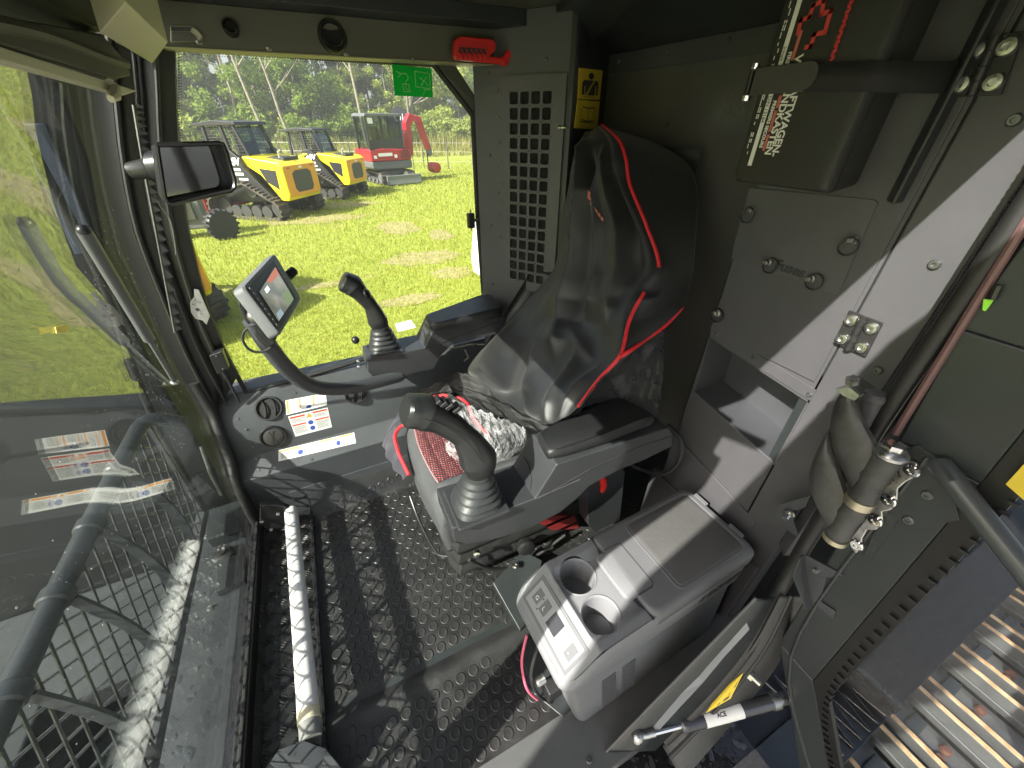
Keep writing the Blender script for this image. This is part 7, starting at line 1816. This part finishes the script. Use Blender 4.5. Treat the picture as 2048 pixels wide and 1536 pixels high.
# red mini excavator
M_XR = mat('excavator_red', (.34, .008, .022), .3, coat=.3)
M_XG = mat('excavator_grey', (.10, .105, .11), .45)
ex = thing('mini_excavator', 'red and black mini excavator with its grey dozer blade towards the window', 'excavator', (3.35, 19.0, GZ))
X0 = Vector((3.35, 19.0, GZ)); ua = math.atan2(-.97, .24)     # undercarriage heading (towards us)
class Loc:
    def __init__(s, a): s.c, s.s = math.cos(a), math.sin(a)
    def __call__(s, x, y, z): return X0 + Vector((s.c * x - s.s * y, s.s * x + s.c * y, z))
U = Loc(ua); H2 = Loc(math.atan2(.28, .96))
def xbox(T, a, c, name, m, par=ex, bv=.02):
    ps = [T(x, y, z) for z in (a[2], c[2]) for x, y in ((a[0], a[1]), (c[0], a[1]), (c[0], c[1]), (a[0], c[1]))]; b = MB(); b.loft([ps[:4], ps[4:]]); return b.build(name, m, par, bevel=bv)
def xprism(T, prof, y0, y1, name, m, par=ex, bv=.02): return MB().prism([T(x, y0, z) for x, z in prof], T(0, y1, 0) - T(0, y0, 0)).build(name, m, par, bevel=bv)
for s in (1, -1):
    lp = track_loop([(-.75, .25, .2), (.75, .25, .2)], 64); y0, y1 = (.42, .74) if s > 0 else (-.74, -.42)
    b = MB(); R = [[U(x, y0, z), U(x, y1, z), U(x * .94, y1, .25 + (z - .25) * .8), U(x * .94, y0, .25 + (z - .25) * .8)] for x, z in lp + lp[:1]]; b.loft(R, cap=False); tb = b.build('track_belt', M_TRK, ex, smooth=True)
    b = MB()
    for i in range(0, 64, 2):
        x, z = lp[i]; q = Vector((x, 0, z - .25)); o = U(x * 1.02, (y0 + y1) / 2, .25 + (z - .25) * 1.08); b.obox(o, (U(.02, 0, 0) - U(0, 0, 0)), (U(0, .16, 0) - U(0, 0, 0)), Vector((0, 0, .02)))
    q_ = b.build('track_pads', M_TRK, tb); q_['kind'] = 'stuff'
    for x in (-.75, -.4, 0, .4, .75): b = MB(); r_ = .17 if abs(x) > .7 else .09; b.cyl(U(x, y0 - .02, .25 if abs(x) > .7 else .14), U(x, y1 + .02, .25 if abs(x) > .7 else .14), r_, n=14); b.build('roller', M_XG, ex)
xbox(U, (-.5, -.45, .2), (.5, .45, .5), 'undercarriage', M_XG)
xprism(U, [(1.35, .02), (1.42, .08), (1.40, .25), (1.42, .40), (1.36, .40), (1.34, .22)], -.75, .75, 'dozer_blade', mat('blade_grey', (.16, .17, .17), .5))
for y in (-.35, .35): xprism(U, [(.4, .3), (1.36, .12), (1.36, .22), (.4, .4)], y - .06, y + .06, 'blade_arm', M_XG)
xprism(H2, [(-1.0, .62), (-.85, .55), (.75, .55), (.75, .85), (-1.02, .85)], -.72, .72, 'lower_skirt', M_XG, bv=.05)
xprism(H2, [(-1.02, .84), (.75, .84), (.75, 1.22), (-.45, 1.30), (-1.02, 1.25)], -.73, .73, 'engine_cover', M_XR, bv=.05)
b = MB()
for k in range(6): z = .92 + k * .05; b.prism([H2(.25, -.74, z), H2(.66, -.74, z + .02), H2(.66, -.74, z + .042), H2(.25, -.74, z + .022)], H2(0, -.006, 0) - H2(0, 0, 0))
o = b.build('louvres', M_BLACK, ex); o['kind'] = 'stuff'
MB().prism([H2(-.7, -.735, 1.02), H2(-.1, -.735, 1.02), H2(-.1, -.735, 1.13), H2(-.7, -.735, 1.13)], H2(0, -.004, 0) - H2(0, 0, 0)).build('white_lettering_band', M_LABEL, ex)
for x in (-.9, -.02): MB().prism([H2(x, -.735, .95), H2(x + .12, -.735, .95), H2(x + .12, -.735, 1.06), H2(x, -.735, 1.06)], H2(0, -.004, 0) - H2(0, 0, 0)).build('white_plate', M_LABEL, ex)
# cab
cq = [(-.98, -.70), (.42, -.70), (.42, .30), (-.98, .30)]
for x, y in cq: MB().prism([H2(x - .03, y - .03, 1.24), H2(x + .03, y - .03, 1.24), H2(x + .03, y + .03, 1.24), H2(x - .03, y + .03, 1.24)], (0, 0, 1.1)).build('cab_post', M_MB, ex)
xbox(H2, (-.4, -.72, 1.24), (-.34, -.66, 2.34), 'cab_post', M_MB, bv=0)
xprism(H2, [(-1.05, 2.32), (.5, 2.32), (.46, 2.42), (-1.0, 2.43)], -.76, .36, 'cab_roof', M_XG, bv=.03)
xbox(H2, (-.96, -.705, 1.22), (.42, -.68, 1.58), 'cab_door_lower', M_MB, bv=0)
MB().prism([H2(-.95, -.69, 1.58), H2(.4, -.69, 1.58), H2(.4, -.69, 2.32), H2(-.95, -.69, 2.32)], H2(0, .01, 0) - H2(0, 0, 0)).build('cab_side_glass', G_MACH, ex)
for x in (-.97, .42): MB().prism([H2(x, -.68, 1.3), H2(x, .28, 1.3), H2(x, .28, 2.3), H2(x, -.68, 2.3)], H2(.01, 0, 0) - H2(0, 0, 0)).build('cab_end_glass', G_MACH, ex)
xprism(H2, [(-.5, 1.25), (.0, 1.25), (.0, 1.5), (-.35, 1.55), (-.42, 2.0), (-.55, 2.0)], -.45, .05, 'cab_seat', M_BLACK)
MB().prism([H2(-.9, -.70, 2.1), H2(-.7, -.70, 2.1), H2(-.7, -.70, 2.28), H2(-.9, -.70, 2.28)], H2(0, -.004, 0) - H2(0, 0, 0)).build('window_sticker', M_LABEL, ex)
xprism(H2, [(.75, .9), (1.0, .95), (1.08, 1.6), (1.10, 2.12), (1.35, 2.45), (1.75, 2.30), (1.85, 2.06), (1.47, 2.17), (1.33, 1.95), (1.34, 1.5), (1.3, .95), (.95, .8)], .06, .36, 'boom', M_XR, bv=.02)
xprism(H2, [(1.62, 2.38), (1.9, 2.32), (2.22, 1.15), (2.06, 1.1), (1.68, 2.05)], .09, .33, 'stick', M_XR, bv=.02)
xprism(H2, [(2.05, 1.4), (2.2, 1.4), (2.3, .9), (2.12, .85)], .1, .34, 'linkage', M_XG)
MB().tube([H2(1.1, .22, 1.75), H2(1.45, .22, 2.25)], .045, 8).build('boom_cylinder', M_STEEL, ex, smooth=True)
MB().tube([H2(2.08, .22, .95), H2(1.95, .0, .8), H2(2.0, .1, .5)], .025, 6, sub=4).build('hose', M_RUBBER, ex, smooth=True)
b = MB(); b.lathe(H2(2.25, -.25, .42), H2(0, 1, 0) - H2(0, 0, 0), [(0, .08), (.02, .21), (.5, .21), (.52, .08)], 20); b.build('mulcher_head', mat('head_red', (.40, .04, .03), .4), ex, smooth=True)
# feather flag behind the excavator
fg = thing('feather_flag', 'dark feather banner with white letters behind the excavator', 'flag', (3.9, 20.8, GZ))
p = at(800, 262, 'y', 20.9); p.z = GZ
MB().cyl(p + Vector((.42, 0, 0)), p + Vector((.42, 0, 3.2)), .02, n=6).build('pole', M_DSTEEL, fg)
b = MB(); b.prism([p + Vector(q) for q in [(-.38, 0, 1.0), (.4, 0, 1.0), (.42, 0, 2.4), (.3, 0, 2.62), (.05, 0, 2.72), (-.2, 0, 2.62), (-.36, 0, 2.3)]], (0, .02, 0)); b.build('banner', mat('banner_cloth', (.05, .05, .06), .7), fg)
textmesh('lettering', 'OI', M_LABEL, fg, p + Vector((-.2, -.01, 2.15)), (1, 0, 0), (0, 0, 1), .42)
# white vehicle at the edge of the window
vh = thing('white_vehicle', 'corner of a white vehicle at the rear edge of the side window', 'vehicle', (2.0, 4.2, GZ))
p = at(940, 602, 'z', GZ); q0 = p + Vector((.05, 0, 0))
b = MB(); R = []
for z, g, f in ((.25, .10, .08), (.35, .02, .0), (.55, .0, .0), (.72, .03, .03), (.80, .12, .2), (.84, .3, .5)):
    R.append([Vector((q0.x + x, q0.y + y, GZ + z)) for x, y in [(g + .40 * yy + xx, yy) for xx, yy in [(0, .25 + f * .4), (.12, g + f * .2), (.35, g * .7), (3.0, g), (3.0, 1.6), (0, 1.6)]]])
b.loft(R); b.build('body', mat('car_white', (.8, .8, .8), .2, coat=.5), vh, smooth=True)
b = MB(); b.lathe((q0.x + .45, q0.y + .9, GZ + .32), (1, 0, 0), [(0, .2), (.0, .3), (.05, .32), (.2, .32)], 20); b.build('wheel', M_RUBBER, vh, smooth=True)
# roof and door-side pillar of this cab (they shade the interior)
rf = struct(MB().prism([(-.40, .178, 1.635), (1.12, .178, 1.635), (1.12, 1.52, 1.635), (-.40, 1.52, 1.635)], (0, 0, .05)).build('roof', M_OUT))
b = MB(); b.prism([(-.34, .215, 1.485), (.90, .215, 1.485), (.90, .19, 1.633), (-.34, .19, 1.633)], (0, .035, 0)); b.build('door_header', M_DARK, rf)
vs_ = thing('shade_board', 'dark steel visor board bracketed out from the roof above the door', 'visor', (.2, -.2, 1.76))  # unseen board, added and shaped to cast the shade on the door side
MB().prism([(1.0, -.0, 1.735), (.1, -.025, 1.735), (-.91, -.20, 1.73), (-1.12, -.26, 1.73), (-2.0, -.55, 1.72), (-2.0, -1.0, 1.66), (1.0, -1.0, 1.66)], (0, 0, .02)).build('board', M_OUT, vs_, bevel=.004)
for x in (-.3, .9): MB().prism([(x, -.05, 1.74), (x, .2, 1.66), (x, .2, 1.69), (x, -.05, 1.765)], (.03, 0, 0)).build('shade_board_bracket', M_OUT, vs_)
lp_ = MB(); R = []
for z in [1.6, 1.5, 1.39, 1.3, 1.21, 1.08, .9, .7, .45, .2, 0, -.1]:
    g = wsx(max(0, min(1.6, z))); y0 = .10 - .06 * max(0, min(1, (z - 1.2) / .3)); R.append([Vector((g - .01, y0, z)), Vector((g + .05, y0, z)), Vector((g + .05, .19, z)), Vector((g - .01, .19, z))])
lp_.loft(R); lpo = thing('door_side_pillar', 'curved black front pillar on the door side of the cab', 'pillar', (-.4, .08, .8)); lp_.build('post', M_BLACKS, lpo)

Q = [at(x, y, 'x', wsx(1.03) - .004) for x, y in [(109, 654), (133, 650), (137, 662), (112, 667)]]
MB().prism(Q, (.0012, 0, 0)).build('yellow_reflection', M_YEL, ws)  # reflection in the glass, painted as a yellow patch on the pane

# ================================================================== HAZE
hzm = bpy.data.materials.new('haze_air'); hzm.use_nodes = True; hn = hzm.node_tree; hn.nodes.clear()
ho = hn.nodes.new('ShaderNodeOutputMaterial'); hv = hn.nodes.new('ShaderNodeVolumePrincipled'); hv.inputs['Density'].default_value = .0032; hv.inputs['Color'].default_value = (.93, .96, .92, 1); hv.inputs['Anisotropy'].default_value = .3
hn.links.new(hv.outputs[0], ho.inputs['Volume'])
hb = MB(); hb.box((-155, -155, GZ - 1), (155, 155, 32)); hz_ = hb.build('haze', hzm); hz_['kind'] = 'stuff'
